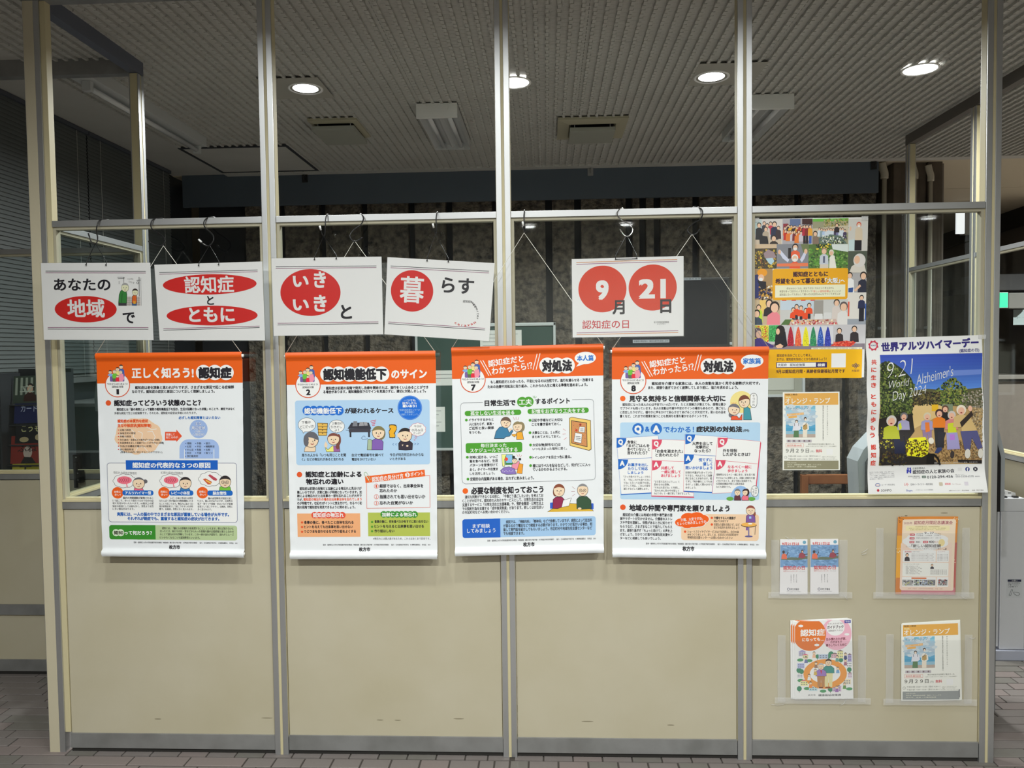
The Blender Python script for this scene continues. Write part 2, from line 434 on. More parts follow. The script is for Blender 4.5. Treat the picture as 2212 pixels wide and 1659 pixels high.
def bay(root, axis, s0, s1, n0, win=None, d=0.045, pan=None):
    """top rail, sill, panel, base between posts; window unit is returned separately"""
    f = lambda L: wall_boxes(axis, L)
    link('top_rail', bxm('top_rail', f([(s0, s1, n0+0.002, n0+d-0.002, 2.065, 2.089)]), ALU, 0.001), root)
    link('sill_rail', bxm('sill_rail', f([(s0, s1, n0+0.003, n0+d-0.003, 0.962, 0.990)]), ALUD, 0.001), root)
    link('sill_cap', bxm('sill_cap', f([(s0, s1, n0+0.001, n0+d-0.001, 0.990, 0.999)]), BEAD, 0.0015), root)
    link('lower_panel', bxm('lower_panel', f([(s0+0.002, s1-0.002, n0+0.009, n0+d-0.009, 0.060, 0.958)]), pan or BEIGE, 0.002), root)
    link('base_rail', bxm('base_rail', f([(s0, s1, n0+0.004, n0+d-0.004, 0.002, 0.062)]), ALUD, 0.0015), root)
    link('kick_strip', bxm('kick_strip', f([(s0, s1, n0+0.012, n0+d-0.012, FLOOR, 0.003)]), DARKGAP), root)
    if win:
        w = empty(win, ((s0+s1)/2, n0, 1.0) if axis == 'x' else (n0, (s0+s1)/2, 1.0), kind='structure')
        b = 0.011
        a, c = n0+0.008, n0+d-0.008
        link('glazing_bead', bxm('glazing_bead', f([(s0, s0+b, a, c, 0.999, 2.065)]), GB, 0.001), w)
        link('glazing_bead', bxm('glazing_bead', f([(s1-b, s1, a, c, 0.999, 2.065)]), GB, 0.001), w)
        link('glazing_bead', bxm('glazing_bead', f([(s0+b, s1-b, a, c, 2.054, 2.065)]), GB, 0.001), w)
        link('glazing_bead', bxm('glazing_bead', f([(s0+b, s1-b, a, c, 0.999, 1.006)]), BEAD, 0.001), w)
        link('glass_pane', bxm('glass_pane', f([(s0+b-.002, s1-b+.002, n0+0.021, n0+0.024, 1.004, 2.056)]), GLASS), w)
        return w
H = 0.0265
wf = empty('wall_front', (1.8, 0, 0), kind='structure')
for i in range(1, 5): post(wf, 'x', 0.9*i, 0.0, CEIL-0.072)
for i in range(4): bay(wf, 'x', 0.9*i+(0.028 if i else 0.045), 0.9*(i+1)-0.0277, 0.0, 'window_%d' % (i+1))
# corner post: wide cream face, aluminium edge
cp = box('corner_post', (-0.040, 0.001, 0.0, 0.045, FLOOR, CEIL-0.072), BEIGE2, wf, 0.001)
link('aluminium_edge', bxm('aluminium_edge', [(0.001, 0.023, 0.0005, 0.044, FLOOR, CEIL-0.072), (-0.0425, -0.040, 0.002, 0.044, FLOOR, CEIL-0.072)], ALU, 0.001), cp)
link('side_cover', bxm('side_cover', [(0.023, 0.0445, 0.006, 0.040, FLOOR+.08, CEIL-0.072)], BEAD, 0.001), cp)
box('head_rail', (-0.045, 3.63, 0.0, 0.045, CEIL-0.072, CEIL-0.008), ALUD, wf, 0.001)

# return wall at x = 0, then the wall running left at y = 0.75
wl_ = empty('wall_left', (0, 0.4, 0), kind='structure')
bay(wl_, 'y', 0.046, 0.722, -0.0225, 'window_5')
post(wl_, 'y', 0.75, -0.0225)
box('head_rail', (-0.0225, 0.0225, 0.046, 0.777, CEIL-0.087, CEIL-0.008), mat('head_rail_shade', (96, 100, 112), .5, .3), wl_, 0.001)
wr_ = empty('wall_left_rear', (-0.5, 0.75, 0), kind='structure')
bay(wr_, 'x', -0.915, -0.0225, 0.7275, 'window_6')
bay(wr_, 'x', -1.95, -0.985, 0.7275, 'window_7')
post(wr_, 'x', -0.95, 0.7275); 
link('mid_rail', bxm('mid_rail', [(-1.95, -0.0225, 0.725, 0.733, 0.288, 0.340)], ALUD, 0.001), wr_)
box('head_rail', (-1.95, -0.0225, 0.7275, 0.7725, CEIL-0.087, CEIL-0.008), ALUD, wr_, 0.001)
# glazed wall on the right, x = 4.4
wq = empty('wall_right', (4.4, 0.5, 0), kind='structure')
ys = [-3.2, -2.4, -1.6, -0.8, 0.0, 0.8, 1.6, 2.4]
for y in ys: post(wq, 'y', y, 4.38)
for i, (a, b) in enumerate(zip(ys, ys[1:])): bay(wq, 'y', a+H, b-H, 4.38, 'window_%d' % (8+i), pan=mat('shaded_panel', (112, 106, 90), .5))  # lower panels coloured darker to stand in for shade on this wall
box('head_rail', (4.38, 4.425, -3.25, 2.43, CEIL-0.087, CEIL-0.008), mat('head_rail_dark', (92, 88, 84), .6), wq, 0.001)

# ---- ceiling: ribbed boards, the ribs made of 40 mm blocks
ce = empty('ceiling', (2.5, 0, CEIL), kind='structure')
V = []; Fs = []
def addbox(x0, x1, y0, y1, z0, z1, top=False):
    k = len(V); V.extend([(x0, y0, z0), (x1, y0, z0), (x1, y1, z0), (x0, y1, z0), (x0, y0, z1), (x1, y0, z1), (x1, y1, z1), (x0, y1, z1)])
    Fs.extend([(k, k+3, k+2, k+1), (k, k+1, k+5, k+4), (k+1, k+2, k+6, k+5), (k+2, k+3, k+7, k+6), (k+3, k, k+4, k+7)])
PW, PL = 0.9, 0.8
addbox(0.001, PW-0.001, 0.001, PL-0.001, -0.010, 0.0)
for i in range(18):
    x = 0.025+0.05*i
    addbox(x-0.0065, x+0.0065, 0.002, PL-0.002, -0.015, -0.010)
    for j in range(20):
        y = 0.04*j; sh = 0.0012 if j % 2 else -0.0012
        addbox(x-0.0075+sh, x+0.0075+sh, y+0.001, y+0.036, -0.0235, -0.0135)
        addbox(x+0.012, x+0.038, y+0.012, y+0.026, -0.0105, -0.0098)
me = mesh('ceiling_board', V, Fs, CEILM)
for i in range(8):
    for j in range(7):
        x0 = -0.55+PW*i; y0 = 3.13-PL*(j+1)
        o = link('ceiling_board', me, ce); o.location = (x0, y0, CEIL)
        o.matrix_parent_inverse = Matrix.Translation(-wl(ce))
box('flat_board', (-4.2, -0.551, -7, 3.6, CEIL-0.008, CEIL+0.01), CEILM, ce)
box('flat_board', (-0.55, 9.5, -7, 3.13-PL*7, CEIL-0.008, CEIL+0.01), CEILM, ce)
box('flat_board', (6.651, 9.5, 3.13-PL*7, 3.13, CEIL-0.008, CEIL+0.01), CEILM, ce)
box('ceiling_slab', (-4.2, 9.5, -7, 9.5, CEIL+0.012, CEIL+0.1), DARKW, ce)
box('edge_board', (-0.55, 6.65, 3.045, 3.129, CEIL-0.0255, CEIL-0.0), CEILM, ce)
y = 3.14
for k, d in enumerate((1.15, 1.2, 1.2, 1.2, 1.2)):
    box('flat_board', (4.45, 9.5, y, y+d-0.012, CEIL-0.012, CEIL), FLATC, ce); y += d
box('flat_board', (-4.2, 4.44, 3.14, 9.5, CEIL-0.012, CEIL), FLATC, ce)

# ---- floor tiles
fl = empty('floor', (2, 0, FLOOR), kind='structure')
box('screed', (-4.2, 9.5, -7, 9.5, FLOOR-0.12, FLOOR-0.0035), GROUT, fl)
def tile_mesh(w, d):
    bm = bmesh.new(); r = bmesh.ops.create_cube(bm, size=1)
    bmesh.ops.scale(bm, vec=(w, d, 0.012), verts=r['verts']); bmesh.ops.translate(bm, vec=(w/2, d/2, -0.006), verts=r['verts'])
    bmesh.ops.bevel(bm, geom=[e for e in bm.edges if all(v.co.z > -0.001 for v in e.verts)], offset=0.0015, segments=1, affect='EDGES')
    me = bpy.data.meshes.new('tile'); bm.to_mesh(me); bm.free(); return me
PY = 0.0667; GX = 0.006
TM = {}
def tmesh(w, m):
    key = (round(w, 4), m)
    if key not in TM:
        t = tile_mesh(w, PY-GX); t.materials.append(TILE[m]); TM[key] = t
    return TM[key]
rnd = random.Random(3); SV = []; SF = []; SM = []
def put(x0, x1, y0, near):
    w = x1-x0-GX
    if w < 0.01: return
    m = rnd.choice((0, 0, 1, 2)); dz = rnd.uniform(-0.0006, 0.0006)
    if near:
        o = link('tile', tmesh(w, m), fl); o.location = (x0+GX/2, y0+GX/2, FLOOR+dz)
    else:
        k = len(SV); a, b, c, d = x0+GX/2, x1-GX/2, y0+GX/2, y0+PY-GX/2
        for (X, Y) in ((a, c), (b, c), (b, d), (a, d)): SV.append((X, Y, FLOOR+dz))
        for (X, Y) in ((a, c), (b, c), (b, d), (a, d)): SV.append((X, Y, FLOOR-0.004))
        SF.extend([(k, k+1, k+2, k+3), (k, k+4, k+5, k+1), (k+1, k+5, k+6, k+2), (k+2, k+6, k+7, k+3), (k+3, k+7, k+4, k)]); SM.extend([m]*5)
for r in range(-60, 50):
    y0 = -0.0225 + PY*r
    if y0 > 3.3: break
    half = r < 1
    for side in (0, 1):
        xa, xb = ((-3.0, 1.8) if side == 0 else (1.8, 6.6))
        off = (-0.191 - 0.0567*(r+0)) if side == 0 else (3.745 + 0.0567*r)
        p = 0.1135 if (half and (side == 1 or r >= -60)) else 0.227
        if side == 0 and half: p = 0.227
        if side == 1 and r == 0: p = 0.1135
        x = xa + ((off-xa) % p) - p
        while x < xb:
            a, b = max(x, xa), min(x+p, xb)
            if side == 0 and half and b > (0.9 if r < 0 else 0.05): 
                for (a2, b2) in ((a, (a+b)/2), ((a+b)/2, b)):
                    put(a2, b2, y0, -2.5 < r < 0 and -0.3 < a2 < 4.6)
            elif b > a:
                near = (-2.5 < r < 0 and -0.75 < a < 4.6) or (0 <= r < 12 and -0.95 < a < -0.04) or (0 <= r < 15 and 3.55 < a < 4.35)
                put(a, b, y0, near)
            x += p
link('tile_field', mesh('tile_field', SV, SF, TILE, SM), fl, kind='stuff')

# ---- far wall of the room: soffit and rough stone panels with dark slots
wb = empty('wall_back', (2, 3.2, 0), kind='structure')
box('soffit', (-0.92, 4.5, 3.13, 3.16, 2.742, CEIL), SOFF, wb, 0.002)
box('slot_backing', (-0.95, 4.62, 3.48, 3.55, FLOOR, CEIL), mat('slot_black', (30, 32, 38), .8), wb)
rnd = random.Random(11)
slots = [-0.55, -0.22, 0.12, 0.47, 0.86, 1.17, 1.55, 1.985, 2.22, 2.635, 2.745, 2.86, 3.17, 3.62, 3.98, 4.36, 4.62]
for i, (a, b) in enumerate(zip(slots, slots[1:])):
    a += 0.028; b -= 0.028; nx = max(3, int((b-a)/0.014)); nz = 130; V = []; Fs = []
    for j in range(nz+1):
        for k in range(nx+1):
            X = a+(b-a)*k/nx; Z = FLOOR+(2.95-FLOOR)*j/nz
            q = noise.noise(Vector((X*9, Z*9, i*3.1)))*0.014 + noise.noise(Vector((X*28, Z*28, i))) * 0.008
            gsin = (Z*1.0+X*(0.62 if i % 2 else -0.62))*9.0
            q += 0.010*max(0, math.sin(gsin*2.1)-0.75)*4
            V.append((X, 3.40-q, Z))
    for j in range(nz):
        for k in range(nx): p = j*(nx+1)+k; Fs.append((p, p+1, p+nx+2, p+nx+1))
    n0 = len(V); V += [(a, 3.49, FLOOR), (b, 3.49, FLOOR), (b, 3.49, 2.95), (a, 3.49, 2.95)]
    Lf = [j*(nx+1) for j in range(nz+1)]; Rg = [j*(nx+1)+nx for j in range(nz+1)]
    Fs += [tuple([n0]+Lf+[n0+3]), tuple([n0+1, n0+2]+Rg[::-1])]
    link('stone_panel', mesh('stone_panel', V, Fs, STONE), wb)

# ---- blinds over the glazing on the far left wall
wbl = empty('wall_blinds', (-1.0, 2, 0), kind='structure')
box('window_backing', (-1.02, -1.0, 0.79, 3.45, FLOOR, CEIL), mat('night_window', (46, 50, 54), .2), wbl)
box('cill_board', (-1.0, -0.93, 0.79, 3.1, 1.405, 1.44), ALUD, wbl)
for k in range(4):
    box('mullion', (-1.0, -0.97, 0.95+0.7*k, 1.0+0.7*k, FLOOR, 1.40), ALUD, wbl)
for bi, (y0, y1) in enumerate(((0.80, 1.878), (1.888, 2.955))):
    b = empty('venetian_blind', (-0.93, (y0+y1)/2, 2.98), ('grey slatted blind on the left wall, the one nearer the glass screen' if bi == 0 else 'grey slatted blind on the left wall, the one nearer the rough stone wall'), 'blind', 'slatted blinds on the left wall')
    box('head_box', (-0.955, -0.92, y0, y1, 2.965, CEIL-0.012), mat('blind_head', (66, 70, 78), .5), b)
    sm = bpy.data.meshes.new('slat'); c = math.cos(math.radians(76)); q = math.sin(math.radians(76))
    P = [(-0.0132, 0), (0, 0.0018), (0.0132, 0)]; V = []
    for (a, h) in P:
        for yy in (y0, y1): V.append((a*c-h*q, yy-(y0+y1)/2, -a*q-h*c))
    me = mesh('slat', V, [(0, 2, 3, 1), (2, 4, 5, 3)], SLAT, smooth=True)
    for k in range(64):
        o = link('slat', me, b); o.location = (-0.935, (y0+y1)/2, 2.955-0.0235*k)
    for yy in (y0+0.12, (y0+y1)/2, y1-0.12): tube('ladder_cord', [(-0.922, yy, 2.96), (-0.922, yy, 1.44)], 0.0008, CORDW, b, 5)
    box('bottom_bar', (-0.945, -0.925, y0, y1, 1.442, 1.452), ALUD, b)

# ---- beyond the glazed right wall: concrete pillar, grey wall, hall ends
wx = empty('wall_far_right', (7, 4, 0), kind='structure')
V = [(5.42, 3.25), (7.0, 7.0)]
def slab(name, a, b, z0, z1, t, mt, par, bev=0):
    d = Vector((b[0]-a[0], b[1]-a[1])).normalized(); n = Vector((d.y, -d.x))*t
    P = [(a[0], a[1]), (b[0], b[1]), (b[0]+n.x, b[1]+n.y), (a[0]+n.x, a[1]+n.y)]
    Vv = [(x, y, z0) for x, y in P]+[(x, y, z1) for x, y in P]
    return link(name, mesh(name, Vv, [(0, 1, 2, 3), (4, 7, 6, 5), (0, 4, 5, 1), (1, 5, 6, 2), (2, 6, 7, 3), (3, 7, 4, 0)], mt), par)
slab('wall_panel', (6.86, 4.6), (7.05, 7.4), FLOOR, CEIL-0.012, 0.1, GREYW, wx)
slab('cornice_box', (6.80, 4.6), (6.99, 7.3), 2.80, CEIL-0.013, 0.05, mat('cornice_dark', (52, 50, 48), .6), wx)
slab('dado_rail', (6.84, 4.6), (7.03, 7.3), 2.20, 2.27, 0.05, mat('dado_dark', (70, 68, 68), .6), wx)
slab('wall_panel', (5.05, 3.30), (5.05, 3.36), FLOOR, CEIL, 0.02, GREYW, wx)
slab('wall_panel', (5.03, 7.3), (7.05, 7.3), FLOOR, CEIL-0.013, -0.1, GREYW, wx)
wp = empty('wall_pillar', (4.85, 3.2, 0), kind='structure')
for a, b, k in ((4.655, 4.80, 0), (4.81, 4.905, 1), (4.915, 5.025, 2)):
    box('concrete_face', (a, b, 3.23+0.01*(k % 2), 3.60, FLOOR, CEIL-0.013), STONE2, wp, 0.004)
box('concrete_face', (4.64, 5.02, 3.61, 3.9, FLOOR, CEIL-0.013), STONE2, wp, 0.004)
def pipe(x, y, r, ztop, lab, mt, bell=True):
    g = empty('drain_pipe', (x, y, 0), lab, 'pipe', 'pipes by the concrete pillar')
    link('pipe_shaft', tubem('pipe_shaft', [(x, y, FLOOR), (x, y, ztop)], r, mt, 14), g)
    if bell: link('pipe_elbow', tubem('pipe_elbow', catmull([(x, y, ztop-0.01), (x, y, ztop+0.03), (x-0.012, y, ztop+0.07), (x-0.02, y, ztop+0.11)], 5), r*1.7, mt, 14), g)
    for z in (0.6, 1.7): link('pipe_clip', bxm('pipe_clip', [(x-r-0.006, x+r+0.006, y, y+0.05, z, z+0.02)], ALUD), g)
PIPE = mat('pipe_paint', (170, 164, 148), 0.5)
pipe(4.572, 3.20, 0.017, 2.87, 'pale pipe at the end of the slate blue soffit, leftmost of the three', PIPE)
pipe(4.80, 3.19, 0.013, 2.86, 'thin pale pipe between the first two concrete faces', PIPE)
pipe(4.912, 3.18, 0.014, 2.84, 'pale pipe with wide bell top, rightmost of the three', PIPE)
wh = empty('wall_hall', (2, -7, 0), kind='structure')
HW = mat('hall_wall_paint', (170, 168, 160), .8)
box('wall_face', (-4.3, 9.5, -7.1, -7.0, FLOOR, CEIL), HW, wh)
box('wall_face', (-4.3, -4.2, -7.0, 9.5, FLOOR, CEIL), HW, wh)
box('wall_face', (9.5, 9.6, -7.1, 9.5, FLOOR, CEIL), GREYW, wh)
box('wall_face', (-4.3, 9.6, 9.5, 9.6, FLOOR, CEIL), GREYW, wh)

# ================================================================ CEILING FITTINGS
LENS = mat('lamp_glow', (255, 255, 250), .5, emit=((255, 255, 250), 14))
TRIM = mat('lamp_trim', (225, 225, 222), .3)
def downlight(x, y, lab, grp):
    d = empty('downlight', (x, y, CEIL-0.0255), lab, 'ceiling light', grp)
    z = CEIL-0.0255
    link('trim_ring', lathem('trim_ring', [(0.080, 0.000), (0.088, -0.003), (0.092, -0.001), (0.092, 0.004), (0.074, 0.004), (0.074, 0.0045)], TRIM, 36, (x, y, z-0.001)), d)
    link('lens', lathem('lens', [(0.0005, 0.0020), (0.030, 0.0008), (0.060, 0.0015), (0.0795, 0.003)], LENS, 36, (x, y, z-0.001)), d)
    return d
dn = ['round lit downlight nearest the left wall return, seen over the second window bay', 'round lit downlight half hidden behind the third post from the left',
      'round lit downlight seen over the third window bay, beside its right post', 'round lit downlight seen over the fourth window bay']
for i, (x, y, p) in enumerate(LAMPS):
    if i < 4: downlight(x, y, dn[i], 'lit downlights inside the room')
    else: downlight(x, y, 'round lit downlight in the hall ceiling in front of the glass screen' if y < 0 else ('added round lamp beyond the glazed right wall, outside the view'  if y > 3 else 'added round lamp outside the view right of the glazed right wall'), 'lit downlights of the hall' if y < 0 else 'added lamps beyond the glazed right wall')
for (a, x, y) in ((0, 0.63, 1.19), (1, 2.90, 1.16)):
    tag(box('access_panel', (x-0.17, x+0.17, y-0.16, y+0.16, CEIL-0.0245, CEIL-0.0230), mat('ceiling_plate', (158, 156, 148), .7), None, .0005),
        ('square flat ceiling plate around the leftmost inner downlight' if a == 0 else 'square flat ceiling plate around the third inner downlight'), 'ceiling plate', 'flat plates around downlights', None)
# fluorescent battens and troughs
def batten():
    g = empty('fluorescent_batten', (-0.29, 1.4, 2.95), 'long unlit fluorescent batten on the ceiling near the blinds', 'ceiling light')
    WH = mat('enamel_white', (178, 180, 180), .4)
    box('body', (-0.345, -0.235, 0.78, 2.05, 2.915, CEIL-0.009), WH, g, .006)
    for y in (0.81, 2.0):
        box('lamp_holder', (-0.308, -0.262, y, y+0.028, 2.865, 2.915), WH, g, .006)
    tube('tube', [(-0.285, 0.83, 2.888), (-0.285, 2.01, 2.888)], 0.014, mat('tube_glass', (196, 198, 200), .2), g, 14)
batten()
def trough(x, y0, y1, w, lab):
    g = empty('fluorescent_trough', (x, (y0+y1)/2, CEIL), lab, 'ceiling light', 'unlit twin-tube trough lights')
    WH = mat('enamel_white', (178, 180, 180), .4)
    z0 = 2.925
    box('end_plate', (x-w/2, x+w/2, y0, y0+0.012, z0-0.028, CEIL-0.019), mat('enamel_end', (215, 215, 212), .4), g, .002)
    box('end_plate', (x-w/2, x+w/2, y1-0.012, y1, z0-0.010, CEIL-0.019), WH, g, .002)
    V = []; prof = [(-w/2, z0), (-w*0.40, z0+0.02), (-w*0.25, z0+0.035), (-w*.08, z0+0.02), (0, z0+0.002), (w*.08, z0+0.02), (w*.25, z0+0.035), (w*.40, z0+0.02), (w/2, z0), (w/2, CEIL-0.019), (-w/2, CEIL-0.019)]
    for yy in (y0+0.012, y1-0.012):
        for (a, z) in prof: V.append((x+a, yy, z))
    n = len(prof); Fs = [(i, (i+1) % n, n+(i+1) % n, n+i) for i in range(n)] + [tuple(range(n)), tuple(range(n, 2*n))[::-1]]
    link('reflector', mesh('reflector', V, Fs, WH), g)
    for a in (-w*.25, w*.25):
        tube('tube', [(x+a, y0+0.03, z0+0.008), (x+a, y1-0.03, z0+0.008)], 0.014, mat('tube_glass', (196, 198, 200), .2), g, 12)
        for yy in (y0+0.014, y1-0.03): box('lamp_holder', (x+a-0.018, x+a+0.018, yy, yy+0.016, z0-0.010, z0+0.03), WH, g, .003)
trough(1.345, 1.50, 2.27, 0.235, 'unlit twin-tube trough light over the second window bay')
trough(3.235, 1.50, 2.24, 0.235, 'unlit twin-tube trough light behind the fourth post from the left')
AC = mat('vent_cream', (160, 155, 134), .5)
def diffuser(x0, x1, y0, y1, lab, wide):
    cx, cy = (x0+x1)/2, (y0+y1)/2
    g = empty('air_diffuser', (cx, cy, CEIL), lab, 'air vent', 'square air diffusers')
    a = 0.03 if not wide else 0.07
    V = []; prof = [(0, CEIL-0.019), (0, CEIL-0.034), (a, CEIL-0.045), (a+0.012, CEIL-0.030)]
    for (d, z) in prof: V += [(x0+d, y0+d, z), (x1-d, y0+d, z), (x1-d, y1-d, z), (x0+d, y1-d, z)]
    Fs = []
    for i in range(len(prof)-1):
        for k in range(4): Fs.append((i*4+k, i*4+(k+1) % 4, (i+1)*4+(k+1) % 4, (i+1)*4+k))
    link('collar', mesh('collar', V, Fs, AC), g)
    box('throat', (x0+a+.005, x1-a-.005, y0+a+.005, y1-a-.005, CEIL-0.032, CEIL-0.0195), mat('vent_black', (24, 24, 28), .7), g)
    d = a-0.01 if not wide else a+0.005
    box('center_plate', (x0+d, x1-d, y0+d, y1-d, CEIL-0.085, CEIL-0.060), mat('vent_plate', (146, 147, 138), .5), g, .004)
    for (px, py) in ((x0+d+.03, y0+d+.03), (x1-d-.03, y0+d+.03), (x0+d+.03, y1-d-.03), (x1-d-.03, y1-d-.03)):
        tube('hanger', [(px, py, CEIL-0.02), (px, py, CEIL-0.06)], 0.003, ALU, g, 6)
diffuser(0.53, 0.83, 1.72, 2.10, 'cream square air diffuser over the second window bay', False)
diffuser(2.04, 2.47, 1.83, 2.27, 'larger cream air diffuser with wide collar over the third window bay', True)
# ceiling access frame far left (octagonal line of a flush hatch)
g = empty('ceiling_hatch', (-0.2, 2.6, CEIL), 'flush ceiling hatch with dark outline in the far left corner', 'ceiling hatch')
link('hatch_frame', bxm('hatch_frame', [(-0.52, 0.20, 2.28, 2.30, CEIL-0.0275, CEIL-0.017), (-0.52, 0.20, 2.98, 3.0, CEIL-0.0275, CEIL-0.017), (-0.54, -0.52, 2.28, 3.0, CEIL-0.0275, CEIL-0.017), (0.20, 0.22, 2.28, 3.0, CEIL-0.0275, CEIL-0.017)], mat('hatch_line', (44, 46, 52), .6)), g)
box('hatch_leaf', (-0.515, 0.195, 2.305, 2.975, CEIL-0.0255, CEIL-0.0175), CEILM, g)
for x, lab in ((0.07, 'small black bracket on the soffit, seen over the second window bay'), (2.31, 'small steel bracket on the soffit above the third window bay'), (4.46, 'small dark bracket at the right end of the soffit')):
    g = empty('wall_bracket', (x, 3.12, 2.95), lab, 'bracket', 'small brackets on the soffit')
    box('plate', (x-0.022, x+0.022, 3.118, 3.13, 2.915, 2.985), ALUD if x > 2 and x < 3 else BLACK, g, .002)
    tube('hook', catmull([(x, 3.118, 2.97), (x, 3.09, 2.965), (x, 3.085, 2.945), (x, 3.10, 2.935)], 4), 0.004, ALUD if 2 < x < 3 else BLACK, g, 6)

# ================================================================ BACKGROUND THINGS
# green notice board on the stone wall
g = empty('notice_board', (1.47, 3.2, 1.1), 'green notice board with grey metal frame in front of the stone wall', 'notice board')
box('board_face', (0.93, 2.01, 3.19, 3.205, 0.80, 1.765), mat('green_board', (34, 62, 54), .7), g)
link('frame', bxm('frame', [(0.91, 2.03, 3.175, 3.21, 1.765, 1.79), (0.91, 2.03, 3.175, 3.21, 0.78, 0.80), (0.91, 0.93, 3.175, 3.21, 0.78, 1.79), (2.01, 2.03, 3.175, 3.21, 0.78, 1.79)], mat('board_frame', (176, 182, 180), .4, .3), .004), g)
for x in (1.0, 1.94): box('leg', (x-0.015, x+0.015, 3.21, 3.24, FLOOR, 1.77), ALUD, g)
PAPER = mat('pinned_paper', (205, 206, 200), .7); PINK = mat('pinned_print', (120, 122, 122), .7)
for (x0, x1, z0, z1, lab) in ((1.43, 1.76, 1.40, 1.735, 'large pale sheet pinned to the green notice board behind the third post'), (1.03, 1.14, 0.93, 1.13, 'small grey sheet low on the green notice board'), (0.98, 1.30, 1.30, 1.42, 'pale strip of paper pinned across the green notice board')):
    p = empty('pinned_sheet', ((x0+x1)/2, 3.185, z0), lab, 'paper', 'sheets on the green notice board')
    box('sheet', (x0, x1, 3.1865, 3.189, z0, z1), PAPER, p)
    n = int((z1-z0-0.03)/0.03)
    link('printed_lines', bxm('printed_lines', [(x0+0.02, x1-0.03-0.02*(k % 3), 3.1858, 3.1866, z1-0.03-0.03*k-0.004, z1-0.03-0.03*k) for k in range(max(1, n))], PINK), p)
# television
g = empty('television', (2.93, 3.1, 1.6), 'black flat television behind the fourth window bay', 'television')
box('screen_housing', (2.50, 3.36, 3.06, 3.12, 1.575, 2.11), BLACK, g, .006)
box('screen', (2.52, 3.34, 3.0575, 3.061, 1.60, 2.09), mat('screen_off', (14, 16, 30), .4, k=.8, spec=.15), g)
box('stand_pole', (2.90, 2.96, 3.12, 3.16, FLOOR, 1.9), BLACK, g)
for nm, q in (('caption', (2.62, 2.90, 1.618, 1.642)), ('caption', (3.00, 3.14, 2.092, 2.112))):
    a = Art([(0, 0), (280, 0), (280, 24), (0, 24)], [(q[0], q[3]), (q[1], q[3]), (q[1], q[2]), (q[0], q[2])], 3.053, finish='matt')
    o = a.sheet('caption_strip', None, mat('caption_paper', (150, 154, 160), .6))
    tag(o, 'narrow printed strip stuck low on the black television' if q[2] < 1.7 else 'narrow printed strip stuck to the top right of the television', 'label', 'printed strips on the television')
    a.t('各講座の開始時は、講座の様子を放映します' if q[2] < 1.7 else 'びがあります', 8, 5, 272, 19, (30, 30, 40)); a.build(o)
# pale cabinet behind the fourth bay
g = empty('display_cabinet', (3.72, 3.1, 1.0), 'pale framed display case with a sheet inside, under the collage poster', 'display case')
box('back_panel', (3.30, 3.93, 3.14, 3.17, 1.19, 1.60), mat('case_cream', (150, 150, 138), .6), g)
link('frame', bxm('frame', [(3.28, 3.95, 3.12, 3.175, 1.185, 1.205), (3.28, 3.95, 3.12, 3.175, 1.595, 1.615), (3.93, 3.95, 3.12, 3.175, 1.205, 1.595), (3.28, 3.30, 3.12, 3.175, 1.205, 1.595)], mat('case_frame', (188, 192, 194), .4, .3), .003), g)
box('inner_sheet', (3.42, 3.87, 3.136, 3.1395, 1.24, 1.585), mat('case_sheet', (172, 172, 162), .7), g, .001)
# wooden chair back
g = empty('wooden_bench', (3.70, 2.0, FLOOR), 'brown wooden bench back behind the film flyer', 'bench')
WOOD = mat('brown_wood', (128, 82, 52), .5, bump=('noise', 30, .2, .003), var=(8, (104, 62, 38), .8))
box('back_rail', (3.56, 4.2, 2.0, 2.03, 0.70, 0.76), WOOD, g, .006)
box('back_rail', (3.56, 4.2, 2.0, 2.03, 0.50, 0.56), WOOD, g, .006)
box('seat', (3.52, 4.2, 1.62, 2.03, 0.40, 0.44), WOOD, g, .006)
for x in (3.58, 4.14):
    box('leg', (x-0.02, x+0.02, 1.99, 2.03, FLOOR, 0.76), WOOD, g, .004); box('leg', (x-0.02, x+0.02, 1.64, 1.68, FLOOR, 0.40), WOOD, g, .004)
# grey and black desk device behind the blue-sky poster
g = empty('reception_terminal', (3.6, 0.42, 0.8), 'grey framed black screen terminal behind the blue sky poster', 'terminal')
fr = [(3.285, 0.86), (3.275, 1.075), (3.30, 1.125), (3.375, 1.205), (3.45, 1.235), (3.80, 1.235), (3.86, 1.20), (3.885, 1.1), (3.885, 0.86)]
inn = [(3.325, 0.86), (3.305, 0.905), (3.305, 1.07), (3.33, 1.11), (3.395, 1.175), (3.455, 1.20), (3.79, 1.20), (3.84, 1.17), (3.86, 1.09), (3.86, 0.86)]
def prism(P, y0, y1):
    n = len(P); V = [(x, y0, z) for x, z in P]+[(x, y1, z) for x, z in P]
    T = [tuple(t) for t in tessellate_polygon([[Vector((x, z, 0)) for x, z in P]])]
    return V, T+[tuple(n+i for i in t)[::-1] for t in T]+[(i, (i+1) % n, n+(i+1) % n, n+i) for i in range(n)]
V, Fs = prism(fr, 0.40, 0.52); link('housing', mesh('housing', V, Fs, mat('device_grey', (150, 154, 158), .4)), g)
V, Fs = prism(inn, 0.385, 0.405); link('screen', mesh('screen', V, Fs, mat('device_black', (18, 19, 24), .15)), g)
tube('card_lip', catmull([(3.34, 0.375, 1.125), (3.31, 0.36, 1.128), (3.33, 0.355, 1.12), (3.40, 0.355, 1.112), (3.48, 0.36, 1.10)], 5), 0.006, CHROME, g, 8)
box('pedestal', (3.30, 3.87, 0.42, 0.60, FLOOR, 0.862), mat('device_stand', (110, 112, 114), .5), g, .004)
